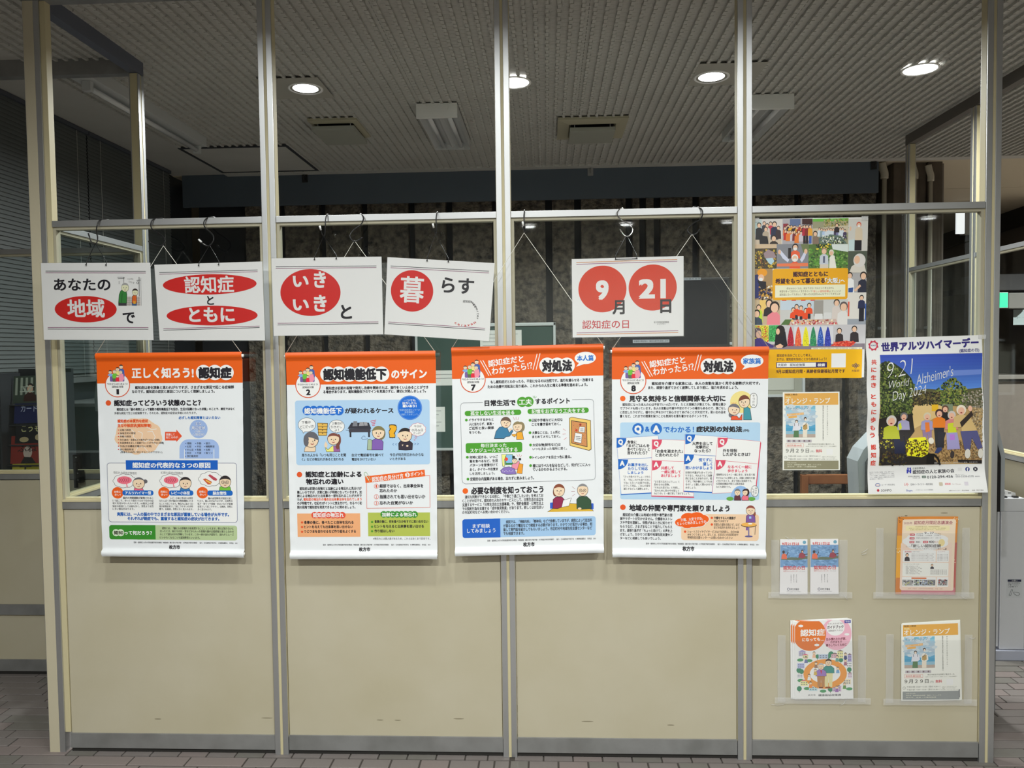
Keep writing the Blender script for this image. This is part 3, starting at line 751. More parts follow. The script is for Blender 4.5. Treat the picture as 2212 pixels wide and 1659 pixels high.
# magazine rack on the left
g = empty('pamphlet_rack', (-0.80, 1.05, FLOOR), 'dark tiered rack behind the left wall, holding five pamphlets', 'rack')
RK = mat('rack_dark', (40, 42, 46), .5)
box('back_panel', (-0.915, -0.62, 1.14, 1.16, FLOOR, 1.50), RK, g)
for x in (-0.915, -0.63): box('side_panel', (x, x+0.010, 0.98, 1.14, FLOOR, 1.48), RK, g)
CV = [((70, 82, 70), '立', (200, 205, 190)), ((30, 40, 96), 'カードあそび', (190, 196, 220)), ((26, 28, 34), 'こうもり', (220, 214, 150)), ((150, 48, 40), 'ふね', (40, 20, 20)), ((196, 180, 60), 'エ', (40, 40, 30))]
for k, (c, tx, tc) in enumerate(CV):
    zt = 1.462-0.106*k; zb = zt-0.145; y0 = 1.075-0.012*k
    box('shelf', (-0.905, -0.63, y0-0.03, y0+0.05, zb-0.012, zb-0.006), RK, g)
    names = ['dark green striped pamphlet on the top tier of the rack', 'blue pamphlet on the second tier of the rack', 'black pamphlet with yellow top on the middle tier', 'red pamphlet on the fourth tier of the rack', 'yellow pamphlet on the lowest seen tier of the rack']
    a = Art([(0, 0), (200, 0), (200, 150), (0, 150)], [(-0.895+.012*(k % 3), zt), (-0.71, zt+.005), (-0.705, zb+.004), (-0.893+.01*(k % 3), zb)], y0, disp=lambda X, Z, u, v: -0.02*v, finish='print')
    o = a.sheet('pamphlet', None, mat('cover_%d' % k, c, .3, k=.9), thick=0.002); tag(o, names[k], 'pamphlet', 'pamphlets in the tiered rack')
    if k == 0:
        for i in range(6): a.rect(12+30*i, 10, 26+30*i, 105, (170, 176, 160))
        ph(a, (60, 0, 140, 140), 100, 70, 22, (60, 30, 26))
    if k == 2: a.poly([(10, 5), (190, 5), (150, 35), (40, 40)], (190, 170, 50)); a.ell(60, 130, 30, 14, (180, 160, 120)); a.ell(150, 120, 18, 16, (190, 170, 130))
    if k == 3: a.ell(100, 90, 26, 34, (190, 170, 160)); a.poly([(60, 150), (80, 115), (125, 118), (150, 150)], (30, 24, 26))
    if k == 4: a.poly([(90, 8), (190, 30), (150, 150), (60, 150)], (150, 140, 30)); a.ell(40, 120, 28, 20, (200, 190, 180))
    a.t(tx, 40, 50, 60+26*len(tx)+40, 90, tc, .01); a.build(o)
# low rail, hinge bracket and small bag behind the first bay
g = empty('low_cabinet', (-0.45, 1.9, FLOOR), 'dark low glazed cabinet along the blinds, seen through the first window bay', 'cabinet')
box('body', (-0.90, -0.45, 1.30, 3.05, FLOOR, 1.28), mat('cabinet_dark', (52, 57, 60), .4), g, .004)
for k in range(4): box('door', (-0.45, -0.438, 1.33+0.43*k, 1.33+0.43*k+0.40, 0.30, 1.22), mat('cabinet_door', (64, 70, 72), .35), g, .003)
box('top_trim', (-0.905, -0.44, 1.295, 3.06, 1.28, 1.30), ALUD, g, .002)
g = empty('hinge_bracket', (-0.33, 0.71, 1.0), 'black steel bracket low behind the first window bay', 'bracket')
box('plate', (-0.353, -0.315, 0.705, 0.722, 1.015, 1.085), BLACKM, g, .002)
box('arm', (-0.346, -0.328, 0.697, 0.706, 0.925, 1.05), BLACKM, g, .002)
box('clamp', (-0.338, -0.305, 0.690, 0.722, 0.950, 1.008), BLACKM, g, .002)
for z in (1.07, 0.995, 0.962): box('screw', ((-0.322, -0.316, 0.688, 0.691, z, z+.006) if z < 1 else (-0.337, -0.330, 0.702, 0.7055, z, z+.007)), CHROME, g, .001)
V, Fs = prism([(-0.518, 1.44), (-0.500, 1.44), (-0.484, 1.33), (-0.486, 1.262), (-0.528, 1.262), (-0.532, 1.33)], 1.2, 1.23)
tag(link('hanging_bag', mesh('hanging_bag', V, Fs, mat('limp_cloth', (120, 124, 124), .8))), 'small limp pale cloth bag hanging in the dark behind the first bay', 'bag')
# umbrella bagging stand at the right end
g = empty('umbrella_bag_stand', (4.27, 1.2, FLOOR), 'tall white metal umbrella bag dispenser standing right of the screen', 'dispenser')
WM = mat('white_enamel', (206, 208, 214), .35, bump=('noise', 300, .05, .0005))
box('plinth', (4.155, 4.352, 0.975, 1.50, FLOOR, 0.035), mat('plinth_grey', (176, 180, 196), .4), g, .003)
box('front_panel', (4.212, 4.332, 0.990, 1.48, 0.037, 0.735), WM, g, .003)
box('side_column', (4.165, 4.208, 0.995, 1.48, 0.050, 0.735), WM, g, .003)
V, Fs = prism([(4.165, 0.737), (4.34, 0.737), (4.325, 0.800), (4.20, 0.800)], 0.985, 1.48); link('hood', mesh('hood', V, Fs, WM), g)
V, Fs = prism([(4.15, 0.802), (4.30, 0.802), (4.297, 0.822), (4.15, 0.862)], 1.02, 1.46); link('lid', mesh('lid', V, Fs, WHITEP), g)
for k in range(3): box('lid_slot', (4.20+0.03*k, 4.215+0.03*k, 1.0185, 1.0205, 0.82, 0.823), BLACK, g)
for x in (4.235, 4.29): box('latch', (x-0.012, x+0.012, 1.0, 1.03, 0.800, 0.808), BLACK, g, .002)
a = Art([(150, 880), (350, 880), (350, 1080), (150, 1080)], [(4.235, 0.398), (4.332, 0.398), (4.332, 0.30), (4.235, 0.30)], 0.9898)
lb = box('notice_label', (4.242, 4.318, 0.9893, 0.9899, 0.300, 0.394), mat('label_pale', (200, 203, 208), .5), g)
a.rect(175, 893, 310, 915, (40, 44, 70)); a.t('お願い', 215, 896, 275, 912, (230, 230, 235))
for k, tx in enumerate(('雨の日は傘袋を', 'お使いください', 'ご協力願います')): a.t(tx, 180, 920+19*k, 300-12*k, 935+19*k, (60, 62, 70))
a.line([(190, 1055), (215, 995), (228, 1000), (205, 1062)], 3, (60, 62, 70), closed=True); a.line([(235, 1020), (290, 1030), (298, 1045), (275, 1062), (240, 1040)], 3, (60, 62, 70), closed=True)
a.y = 0.9889; a.build(lb)
# things on the far right wall
g = empty('light_box', (6.04, 5.0, 2.9), 'white glowing box hanging beyond the concrete pillar, above the glazed wall rail', 'light box')
box('casing', (6.075, 6.20, 4.9, 5.0, 2.665, 2.90), mat('box_grey', (116, 112, 106), .5), g, .004)
box('bright_face', (6.0, 6.0745, 4.9, 4.93, 2.67, 2.895), mat('lit_face', (240, 240, 235), .5, emit=((250, 250, 245), 1.1)), g, .002)
for x in (6.03, 6.12): tube('hanger', [(x+.06, 4.95, 2.89), (x+.06, 4.95, CEIL-0.013)], .006, ALU, g, 6)
g = empty('wall_box', (6.45, 5.0, 1.9), 'grey box mounted right of the green exit sign', 'box')
box('cover', (6.40, 6.66, 4.72, 4.78, 1.92, 2.07), mat('box_grey', (116, 112, 106), .5), g, .006)
box('hinge', (6.66, 6.675, 4.74, 4.77, 1.95, 2.04), ALUD, g); box('back_plate', (6.40, 6.66, 4.78, 4.85, 1.92, 2.07), GREYW, g)
g = empty('exit_sign', (6.37, 4.7, 1.9), 'green glowing exit sign edge beside the right end post', 'exit sign')
box('housing', (6.30, 6.385, 4.705, 4.77, 1.925, 2.075), WHITEP, g, .003)
box('green_panel', (6.305, 6.380, 4.700, 4.7055, 1.93, 2.07), mat('exit_green', (20, 190, 130), .4, emit=((30, 215, 150), 1.1)), g)
g = empty('wall_duct', (6.6, 5.2, 2.1), 'dark boxed duct on the far right wall', 'duct')
box('casing', (6.30, 6.78, 4.95, 5.35, 2.11, 2.27), mat('duct_dark', (66, 62, 62), .6), g, .006); box('flange', (6.29, 6.30, 4.94, 5.36, 2.10, 2.28), ALUD, g)
a = Art([(0, 0), (120, 0), (120, 100), (0, 100)], [(6.55, 1.915), (6.85, 1.915), (6.85, 1.765), (6.55, 1.765)], 4.9)
o = a.sheet('wall_notice', None, mat('notice_pale', (170, 182, 182), .6)); tag(o, 'pale paper notice under the grey box at the right edge', 'notice')
a.t('トーハー', 14, 40, 110, 62, (130, 140, 142)); a.build(o)
g = empty('counter', (6.6, 5, 1.2), 'dark counter front under the wall notice at the right edge', 'counter')
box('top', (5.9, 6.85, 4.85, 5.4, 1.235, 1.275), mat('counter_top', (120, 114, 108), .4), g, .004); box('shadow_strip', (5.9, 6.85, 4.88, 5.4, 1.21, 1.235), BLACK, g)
box('front', (5.9, 6.85, 4.92, 5.4, FLOOR, 1.21), mat('counter_front', (110, 100, 92), .6), g, .004)

# ================================================================ HOOKS, CORDS, SIGNS
def face_hook(x, z, D, mt, lab, tip=None, y0=0.0):
    """D: (dx,dz,y) path from the rail crest downwards"""
    g = empty('s_hook', (x, 0.02, z), lab, 'hook', 's-hooks over the top rail')
    P = [(x+dx, y, z+dz) for dx, dz, y in D]
    link('wire', tubem('wire', catmull(P, 7), 0.0024, mt, 8), g)
    if tip:
        a, b = Vector(P[-2]), Vector(P[-1]); d = (b-a).normalized()
        link('tip_cap', tubem('tip_cap', [b-d*0.006, b+d*0.010], 0.0036, WHITEP if tip == 'w' else BLACK, 10), g)
    else:
        a, b = Vector(P[-2]), Vector(P[-1]); d = (b-a).normalized()
        link('tip_cap', tubem('tip_cap', [b-d*0.004, b+d*0.009], 0.0028, mt, 10), g)
    return P
R_ = 2.0915
# crest then front loop; the first points go over the rail to its back
face_hook(0.247, R_, [(.012, -.025, .052), (.010, -.004, .044), (0.004, .002, .02), (-.008, -.006, -.004), (-.013, -.03, -.014), (-.006, -.055, -.03), (0.006, -.075, -.045), (.009, -.092, -.052), (.004, -.103, -.055), (-.004, -.104, -.056), (-.014, -.092, -.056), (-.020, -.072, -.056)], BLACK, 'black s-hook over the rail above the sign with the green sweater cartoon')
face_hook(0.463, R_, [(.02, -.025, .052), (.018, -.004, .045), (0.004, .002, .02), (-.012, -.006, -.003), (-.017, -.022, -.012), (-.008, -.045, -.025), (.02, -.062, -.038), (.045, -.078, -.048), (.058, -.096, -.054), (.050, -.110, -.056), (.036, -.115, -.057), (.020, -.112, -.057), (.002, -.102, -.057)], BLACK, 'black s-hook above the gap between the first two paper signs')
face_hook(0.672, R_, [(.014, -.02, .052), (.008, -.002, .044), (0, .003, .02), (-.014, -.008, -.003), (-.02, -.026, -.012), (-.006, -.048, -.028), (.018, -.066, -.042), (.034, -.084, -.052), (.034, -.102, -.056), (.018, -.118, -.057), (.002, -.116, -.057), (-.014, -.101, -.057)], BLACK, 'black s-hook with white tip over the rail above the two-ellipse sign', 'w')
SIDE = [(0, -.03, .050), (0, -.006, .046), (0, .003, .022), (.001, -.004, -.006), (-.001, -.025, -.016), (0, -.05, -.024), (.002, -.075, -.036), (.003, -.088, -.048), (.002, -.090, -.060), (.0, -.082, -.072), (-.003, -.066, -.078)]
for x, lab in ((1.126, 'black s-hook with white tip, edge-on, above the oval sign with four letters'), (1.548, 'black s-hook with white tip, edge-on, above the tilted sign with one big character'), (1.879, 'black s-hook with white tip, edge-on, just right of the third post')):
    face_hook(x, R_, SIDE, BLACK, lab, 'w')
face_hook(1.250, R_, [(-.014, -.02, .052), (-.010, -.002, .044), (0, .003, .02), (.014, -.008, -.003), (.019, -.024, -.012), (.012, -.046, -.026), (-.012, -.068, -.042), (-.023, -.088, -.052), (-.018, -.104, -.056), (-.008, -.112, -.057), (.006, -.110, -.057), (.018, -.103, -.057)], BLACK, 'black s-hook holding the white cord of the second hanging banner')
face_hook(2.252, R_, [(.014, -.02, .052), (.008, -.002, .044), (-.004, .003, .02), (-.02, -.008, -.003), (-.026, -.026, -.012), (-.01, -.05, -.028), (.014, -.066, -.042), (.026, -.084, -.052), (.024, -.100, -.056), (.012, -.112, -.057), (-.004, -.110, -.057), (-.016, -.094, -.057)], CHROME, 'bare chrome s-hook above the date sign with two red discs')
face_hook(2.522, R_, [(-.014, -.02, .052), (-.010, -.002, .044), (-.004, .003, .02), (.014, -.008, -.003), (.02, -.026, -.012), (.008, -.052, -.028), (-.022, -.070, -.042), (-.042, -.090, -.052), (-.040, -.104, -.056), (-.026, -.112, -.057), (-.012, -.108, -.057), (-.004, -.098, -.057)], BLACK, 'black s-hook holding the white cord of the rightmost hanging banner')

def cord(pts, r, mt, lab, grp):
    return tag(tube('cord', pts, r, mt, None, 6), lab, 'cord', grp)
# ---------------------------------------------------------------- paper signs
LAM = clearmat('laminate', (0.99, 0.99, 0.99, 1), 1.3, rough=0.05)
SPAPER = mat('sign_paper', (236, 238, 238), .55, k=1.2)
def sign(lab, ca, cm, y, top, holes, curve=0.0015, ph=0.0):
    dsp = lambda X, Z, u, v: -curve*0.5*math.sin(math.pi*u)
    a = Art(ca, cm, y, dsp, sub=(14, 3))
    g = empty('paper_sign', ((cm[0][0]+cm[1][0])/2, y, cm[3][1]), lab, 'sign', 'laminated paper signs on the top rail')
    a.sheet('paper', g, SPAPER, 14, 6, 0.0003)
    b = Art(ca, cm, y-0.0022, dsp); b.sheet('laminate_film', g, LAM, 14, 6, 0.0001, grow=0.0035)
    # black cord loop: hook to the two punched holes
    pl = [(holes[0][0], y-0.003, holes[0][1]), top, (holes[1][0], y-0.003, holes[1][1])]
    link('hanging_loop', tubem('hanging_loop', [pl[0], (pl[0][0], y+0.001, pl[0][2]+0.012), pl[1], (pl[2][0], y+0.001, pl[2][2]+0.012), pl[2]], 0.0016, BLACK, 6), g)
    for h in holes: link('knot', lathem('knot', [(0.0001, -0.003), (0.0028, -0.001), (0.0028, 0.001), (0.0001, 0.003)], BLACK, 10, (h[0], y-0.0045, h[1])), g)
    return a, g
RED = (203, 38, 36); BK = (30, 30, 38); WH = (240, 240, 240)
def dbl(a, p, q, c1=(60, 60, 66), c2=(140, 90, 120), d=13, w=4.5):
    a.line([p, q], w, c1, 'panel_print'); a.line([(p[0], p[1]+d), (q[0], q[1]+d)], w, c2, 'panel_print')
Y = -0.075
a, g = sign('white sign with red oval and cartoon of an old man in green and a boy', [(325, 548), (1197, 545), (1222, 1160), (350, 1158)], [(.047, 1.917), (.471, 1.911), (.474, 1.62), (.048, 1.627)], Y, (.251, -.057, 1.990), [(.225, 1.907), (.302, 1.905)])
dbl(a, (365, 612), (1160, 614)); dbl(a, (382, 1060), (1180, 1060), (140, 90, 120), (60, 60, 66))
a.t('あなたの', 428, 668, 880, 768, BK, .022, res=4); a.ell(683, 915, 247, 105, RED, 'panel_print', 48); a.t('地域', 537, 838, 835, 978, WH, .022, res=4); a.t('で', 978, 928, 1075, 1030, BK, .022, res=4)
a.rect(1010, 815, 1118, 886, (190, 180, 176), part='picture_print')
for k in range(4): a.line([(1012, 828+17*k), (1116, 828+17*k)], 2, (120, 116, 116))
for k in range(4): a.line([(1030+24*k, 816), (1030+24*k, 886)], 2, (120, 116, 116))
a.line([(937, 660), (990, 660), (990, 670), (940, 672)], 3, K0); a.line([(988, 660), (988, 705)], 3, K0); a.rect(945, 690, 957, 716, (200, 200, 200))
a.line([(1108, 660), (1110, 810)], 6, (120, 120, 120)); a.line([(1122, 665), (1126, 886)], 2, K0); a.line([(1090, 685), (1122, 683)], 3, K0); a.ring(1097, 705, 8, 3, K0)
a.t('こんにちは', 1015, 667, 1062, 682, K0); a.t('ただいま', 1025, 692, 1070, 708, K0, ang=-18)
body(a, [(945, 866), (950, 800), (962, 770), (985, 752), (1005, 762), (1012, 800), (1010, 868)], (52, 128, 60), 3)
a.rect(944, 866, 1010, 887, (60, 58, 66), part='picture_print'); a.line([(975, 790), (970, 862)], 3, K0)
head(a, 997, 742, 28, 34, (160, 160, 160), (236, 230, 190), cap=.35)
body(a, [(1052, 866), (1055, 812), (1070, 800), (1088, 806), (1090, 866)], (214, 100, 44), 3); a.rect(1052, 866, 1090, 886, (60, 90, 130), part='picture_print'); a.rect(1062, 850, 1082, 872, (220, 160, 50), part='picture_print')
head(a, 1077, 779, 22, 26, (50, 40, 40), (236, 230, 190), cap=.3)
a.build(g)
a, g = sign('white landscape sign with two long red ovals and white lettering', [(1228, 560), (2088, 535), (2112, 1163), (1272, 1163)], [(.486, 1.903), (.899, 1.908), (.902, 1.613), (.498, 1.619)], Y, (.692, -.057, 1.975), [(.658, 1.897), (.734, 1.899)], ph=2)
dbl(a, (1270, 622), (2050, 603)); dbl(a, (1303, 1070), (2067, 1048), (140, 90, 120), (60, 60, 66), 12)
a.ell(1664, 717, 374, 81, RED, 'panel_print', 48); a.t('認知症', 1467, 652, 1862, 782, WH, .02, res=4); a.t('と', 1650, 803, 1705, 882, BK, .022, res=4)
a.ell(1684, 965, 363, 79, RED, 'panel_print', 48); a.t('ともに', 1505, 895, 1868, 1018, WH, .03, res=4); a.build(g)
a, g = sign('glossy laminated sign with big red oval holding four white letters', [(133, 510), (1010, 495), (1025, 1115), (153, 1127)], [(.934, 1.919), (1.349, 1.918), (1.35, 1.63), (.936, 1.63)], Y, (1.129, -.060, 1.999), [(1.098, 1.912), (1.180, 1.913)], .003, 1)
dbl(a, (170, 578), (968, 569)); dbl(a, (185, 1027), (985, 1016), (140, 90, 120), (60, 60, 66))
a.ell(445, 782, 240, 187, RED, 'panel_print', 56); a.t('い', 305, 635, 430, 742, WH, .03, res=4); a.t('き', 472, 610, 568, 745, WH, .03, res=4); a.t('い', 305, 822, 432, 930, WH, .03, res=4); a.t('き', 472, 798, 574, 935, WH, .03, res=4); a.t('と', 687, 873, 775, 995, BK, .025, res=4); a.build(g)
a, g = sign('tilted laminated sign with one big white character on a red disc', [(1060, 500), (1912, 548), (1868, 1167), (1035, 1115)], [(1.372, 1.915), (1.77, 1.886), (1.745, 1.6), (1.355, 1.63)], Y-0.004, (1.550, -.060, 1.999), [(1.520, 1.899), (1.599, 1.894)], .003, 3)
dbl(a, (1087, 570), (1865, 612), d=14); dbl(a, (1068, 1017), (1835, 1066), (140, 90, 120), (60, 60, 66), 13)
a.ell(1256, 770, 169, 165, RED, 'panel_print', 56); a.t('暮', 1160, 655, 1352, 862, WH, .016, res=4); a.t('らす', 1493, 660, 1748, 790, BK, .022, res=4); a.t('認知症', 1660, 842, 1722, 863, BK, .02)
def arc(a, txt, cx, cy, r, a0, a1, sz, col, inv=False):
    for i, ch in enumerate(txt):
        th = math.radians(a0+(a1-a0)*i/(len(txt)-1)); x = cx+r*math.cos(th); y = cy-r*math.sin(th)
        w = sz*(0.35 if ch in 'irt' else 0.7)
        a.t(ch, x-w/2, y-sz/2, x+w/2, y+sz/2, col, .03, lat=(ch not in 'pcaarvneosu'), ang=(math.degrees(th)-90) if not inv else math.degrees(th)+90)
arc(a, 'supporter', 1652, 958, 131, 53, -14, 25, BK)
arc(a, 'caravan', 1676, 900, 140, 240, 303, 28, (190, 50, 50), True); a.build(g)
a, g = sign('laminated date sign with two red discs reading 9 and 21', [(682, 515), (1572, 490), (1572, 1128), (690, 1138)], [(2.053, 1.896), (2.46, 1.9), (2.459, 1.609), (2.054, 1.609)], Y, (2.256, -.058, 1.983), [(2.213, 1.893), (2.290, 1.8945)], .003, 4)
link('hanging_loop', tubem('hanging_loop', [(2.213, Y-.004, 1.893), (2.25, Y-.0055, 1.8925), (2.290, Y-.004, 1.8945)], .0012, BLACK, 6), g)
dbl(a, (720, 542), (1520, 518), (205, 130, 60), (150, 90, 130), 14); dbl(a, (723, 1102), (1528, 1086), (150, 90, 130), (205, 130, 60), 14)
R5 = (205, 52, 22)
a.ell(925, 753, 191, 186, R5, 'panel_print', 60); a.ell(1325, 742, 192, 184, R5, 'panel_print', 60)
a.t('9', 874, 683, 975, 832, WH, .035, lat=True, res=4); a.t('21', 1213, 672, 1430, 822, WH, .035, lat=True, res=4)
a.t('月', 1005, 838, 1102, 952, BK, .03, res=4); a.t('日', 1385, 830, 1474, 942, BK, .035, res=4)
a.t('認知症の日', 765, 1000, 1135, 1068, (190, 44, 56), .008, res=4); a.t('枚方市認知症施策推進', 1335, 1010, 1455, 1026, BK); a.t('キャラクター', 1362, 1026, 1430, 1039, BK); a.build(g)

# ---------------------------------------------------------------- hanging banners
ORG = (226, 92, 12); BANNER = mat('banner_satin', (222, 225, 230), .42, k=1.1, bump=('noise', 14, .12, .004)); BANO = mat('banner_orange', ORG, .42, k=1.05)
NAVY = (28, 28, 38); BLU = (28, 98, 184); GRN = (72, 148, 44); PINKR = (206, 72, 98); OG = (214, 84, 40)
def banner(lab, ca, cm, split, ph, capside):
    y = -0.045; h = cm[0][1]-cm[3][1]
    def dsp(X, Z, u, v):
        d = 0.0
        s = v*h
        if s < 0.0255: d += -0.010*math.sqrt(max(0, 1-((s-0.012)/0.0135)**2))
        e = h-s
        if e < 0.028: d += -0.011*math.sqrt(max(0, 1-((e-0.013)/0.0145)**2)) + 0.0012*noise.noise(Vector((X*60, e*90, ph)))
        if e >= 0.026 and e < 0.034 or (u < 0.02 or u > 0.98) and v > .3:
            k = 1.0 if (u < .02 or u > .98) else 0.5
            d += 0.0022*k*noise.noise(Vector((X*22+Z*18, Z*26, ph))) - 0.0012*k
        return d
    a = Art(ca, cm, y, dsp, sub=(6, 10), eps=7e-5, finish='print')
    g = empty('hanging_banner', ((cm[0][0]+cm[1][0])/2, y, cm[3][1]), lab, 'banner', 'orange-headed banners hung in front of the screen')
    a.sheet('cloth', g, BANNER, 60, 110, 0.0008, split=split, mt2=BANO)
    for (p, q, dz, nm, r) in ((cm[0], cm[1], -0.015, 'top_rod', .0062), (cm[3], cm[2], 0.013, 'bottom_rod', .0065)):
        e = 0.005; l, rr = (e if capside == 'l' else -.004), (e if capside == 'r' else -.004)
        if nm == 'bottom_rod': l = rr = .001
        link(nm, tubem(nm, [(p[0]-l, y-.0015, p[1]+dz), (q[0]+rr, y-.0015, q[1]+dz)], r, WHITEP, 14), g)
    return a, g
def bcord(g, top, cm, cap):
    p, q = cm[0], cm[1]; yr = -0.050
    link('cord', tubem('cord', [(p[0]+.002, yr, p[1]-.004), top, (q[0]-.002, yr, q[1]-.004)], 0.0013, CORDW, 6), g)
def family(A, x0, y0):
    X = lambda v: x0+v
    Yv = lambda v: y0+v
    A.rect(X(38), Yv(165), X(242), Yv(240), (112, 88, 150), 14, 'picture_print')
    A.poly([(X(165), Yv(70)), (X(205), Yv(52)), (X(238), Yv(75)), (X(246), Yv(170)), (X(180), Yv(180))], (66, 92, 158))
    A.poly([(X(120), Yv(100)), (X(150), Yv(80)), (X(178), Yv(100)), (X(178), Yv(180)), (X(120), Yv(180))], (222, 205, 130))
    head(A, X(196), Yv(32), 25, 28, cap=.3); head(A, X(146), Yv(66), 24, 26, cap=.3)
    A.poly([(X(5), Yv(150)), (X(30), Yv(128)), (X(70), Yv(130)), (X(75), Yv(165)), (X(40), Yv(168))], (120, 160, 215))
    A.poly([(X(70), Yv(150)), (X(85), Yv(125)), (X(130), Yv(125)), (X(148), Yv(160)), (X(135), Yv(200)), (X(80), Yv(200))], (104, 180, 60))
    A.poly([(X(72), Yv(195)), (X(140), Yv(195)), (X(132), Yv(242)), (X(82), Yv(242))], (90, 96, 80))
    A.poly([(X(165), Yv(150)), (X(185), Yv(128)), (X(225), Yv(130)), (X(240), Yv(200)), (X(215), Yv(240)), (X(170), Yv(235))], (236, 140, 160))
    head(A, X(44), Yv(106), 23, 24, cap=.3); head(A, X(104), Yv(102), 23, 24, (150, 150, 150), cap=.35); head(A, X(190), Yv(110), 23, 24, (150, 150, 155), cap=.35)
    A.poly([(X(120), Yv(195)), (X(135), Yv(178)), (X(165), Yv(178)), (X(172), Yv(240)), (X(122), Yv(240))], (214, 40, 60))
    head(A, X(147), Yv(165), 17, 18, cap=.3)
def badge(A, cx, cy, r, fx, fy, num):
    A.ell(cx, cy, r+8, r+8, (206, 84, 48), 'panel_print', 48); A.ell(cx, cy, r-4, r-4, (228, 230, 234), 'panel_print', 48)
    family(A, fx, fy)
    A.t('今日からはじめよう!', cx-148, cy-26, cx+142, cy+2, K0, .03); A.t('認知症対策', cx-78, cy+12, cx+84, cy+42, K0, .035)
    A.t(num, cx-(26 if num != '1' else 14), cy+58, cx+(36 if num != '1' else 22), cy+134, K0, .045 if num != '1' else .012, lat=True)
FOOT = '監修・福岡県立大学大学院看護学研究科教授／神経病院（順天堂大学医学部・大学院医学研究科教授）　協力・日本認知症予防学会　© 無断転載禁止　非売品　2021'
def rows(A, L, col=K0, b=.012):
    b = b+.014 if b else 0
    for r in L: A.t(r[0], r[1], r[2], r[3], r[4], r[5] if len(r) > 5 else col, b)
def dots(A, x, ys, r, c):
    for yy in ys: A.ell(x, yy, r, r, c, 'panel_print', 20)
B = 225*6.506
# ---- banner 1
cm = [(.232, 1.574), (.802, 1.572), (.790, .783), (.231, .788)]
a, g = banner('orange-headed banner hanging leftmost, with a peach brain drawing and a green box', [(50, 85), (2105, 65), (2140, 1490+B), (145, 1470+B)], cm, .1465, 0.3, 'r')
bcord(g, (.514, -.056, 1.976), cm, 'r')
a.t('正しく知ろう!', 548, 290, 1420, 434, WH, .035)
for x in (1560, 1718, 1877): a.ell(x, 357, 108, 108, WH, 'panel_print', 36)
a.t('認知症', 1487, 285, 1955, 434, K0, .05); badge(a, 350, 530, 168, 205, 245, '1')
rows(a, [('認知症は老化現象と思われがちですが、さまざまな原因で起こる症候群', 593, 543, 1985, 587), ('なのです。認知症の症状と原因について正しく理解しましょう。', 550, 600, 1715, 645)], b=.02)
a.ell(222, 785, 38, 38, OG, 'panel_print'); a.t('認知症ってどういう状態のこと？', 298, 742, 1520, 824, K0, .04)
rows(a, [('認知症とは「脳の病気によって複数の認知機能低下を招き、生活が困難になった状態」のことで、病名ではなく', 335, 853, 1990, 890), ('多様な病気で生じる症候群です。そのため、認知症の症状は多岐にわたります。', 303, 908, 1465, 944), ('必ずしも認知障害とはいえない', 1210, 970, 1795, 1012, (34, 96, 170))], b=.02)
br = []
for k in range(40):
    th = 2*math.pi*k/40; rr = 1+.035*math.sin(9*th); x = 645+330*rr*math.cos(th); y = 1255+258*rr*math.sin(th)
    br.append((x, min(y, 1500+20*math.sin(x/30))))
a.poly(br, (236, 190, 158), 'picture_print')
for P in ([(545, 1160), (590, 1200), (570, 1260), (620, 1300)], [(640, 1180), (700, 1210), (690, 1290), (740, 1330), (800, 1300)], [(770, 1190), (840, 1180), (880, 1260), (850, 1330), (900, 1380)], [(600, 1480), (640, 1400), (720, 1400), (780, 1470)], [(330, 1240), (420, 1235), (470, 1280)], [(800, 1060), (760, 1120), (830, 1160), (900, 1150)]):
    a.line(P, 7, (240, 232, 224))
rows(a, [('認知症の本質的な症状', 350, 1016, 780, 1060, OG), ('主な中核症状(認知障害)', 350, 1078, 825, 1124, OG)], b=.03)
for tx, x1, y in (('記憶力障害', 540, 1150), ('抽象思考の障害', 605, 1195), ('判断の障害', 542, 1240), ('失行(着衣・食事などの動作ができない状態)', 942, 1286), ('失認(物事を正しく認識することができない状態)', 1002, 1330), ('失語(言語機能が働かない状態)', 832, 1376), ('実行機能障害', 578, 1422)):
    a.t(tx, 384, y, x1, y+31, K0, .025); a.ell(365, y+15, 8, 8, (200, 60, 50), 'panel_print', 10)
a.t('(物事を計画的に実行することができない)', 392, 1460, 980, 1492, K0, .012)
a.poly([(1018, 1190), (1178, 1190), (1178, 1158), (1258, 1250), (1178, 1332), (1178, 1312), (1018, 1312)], (216, 82, 50), 'panel_print')
a.t('関連して', 1035, 1210, 1155, 1244, WH, .02); a.t('起こるのが…', 1035, 1250, 1228, 1284, WH, .02)
a.ell(1490, 1150, 127, 130, (146, 170, 214), 'panel_print', 36)
for r in (('主な', 1440, 1053, 1530, 1098), ('周辺症状', 1395, 1110, 1582, 1158), ('(行動・', 1440, 1168, 1540, 1202), ('心理症状)', 1405, 1210, 1575, 1246)): a.t(*r, (44, 100, 180), .07); a.t(*r, WH, .015)
ar = [(1222, 1565)] + [(1350-128*math.cos(t), 1425-130*math.sin(t)) for t in [k*math.pi/12 for k in range(7)]] + [(1652+128*math.sin(t), 1425-130*math.cos(t)) for t in [k*math.pi/12 for k in range(7)]] + [(1780, 1565)]
a.poly(ar, (152, 176, 220), 'panel_print'); a.line([(1292, 1440), (1292, 1562)], 8, WH); a.line([(1707, 1440), (1707, 1562)], 8, WH)
for j, rw in enumerate((('徘徊', '多動', '暴力'), ('幻覚', '不安', '睡眠障害'), ('せん妄', '焦燥', '妄想'), ('多弁', '不潔', '抑うつ'), ('食行動異常',))):
    for i, tx in enumerate(rw):
        x = (1327, 1465, 1592)[i]; a.t(tx, x, 1336+45*j, x+31*len(tx), 1368+45*j, K0, .03); a.ell(x-16, 1353+45*j, 7, 7, (40, 70, 140), 'panel_print', 8)
a.o = (0, B)
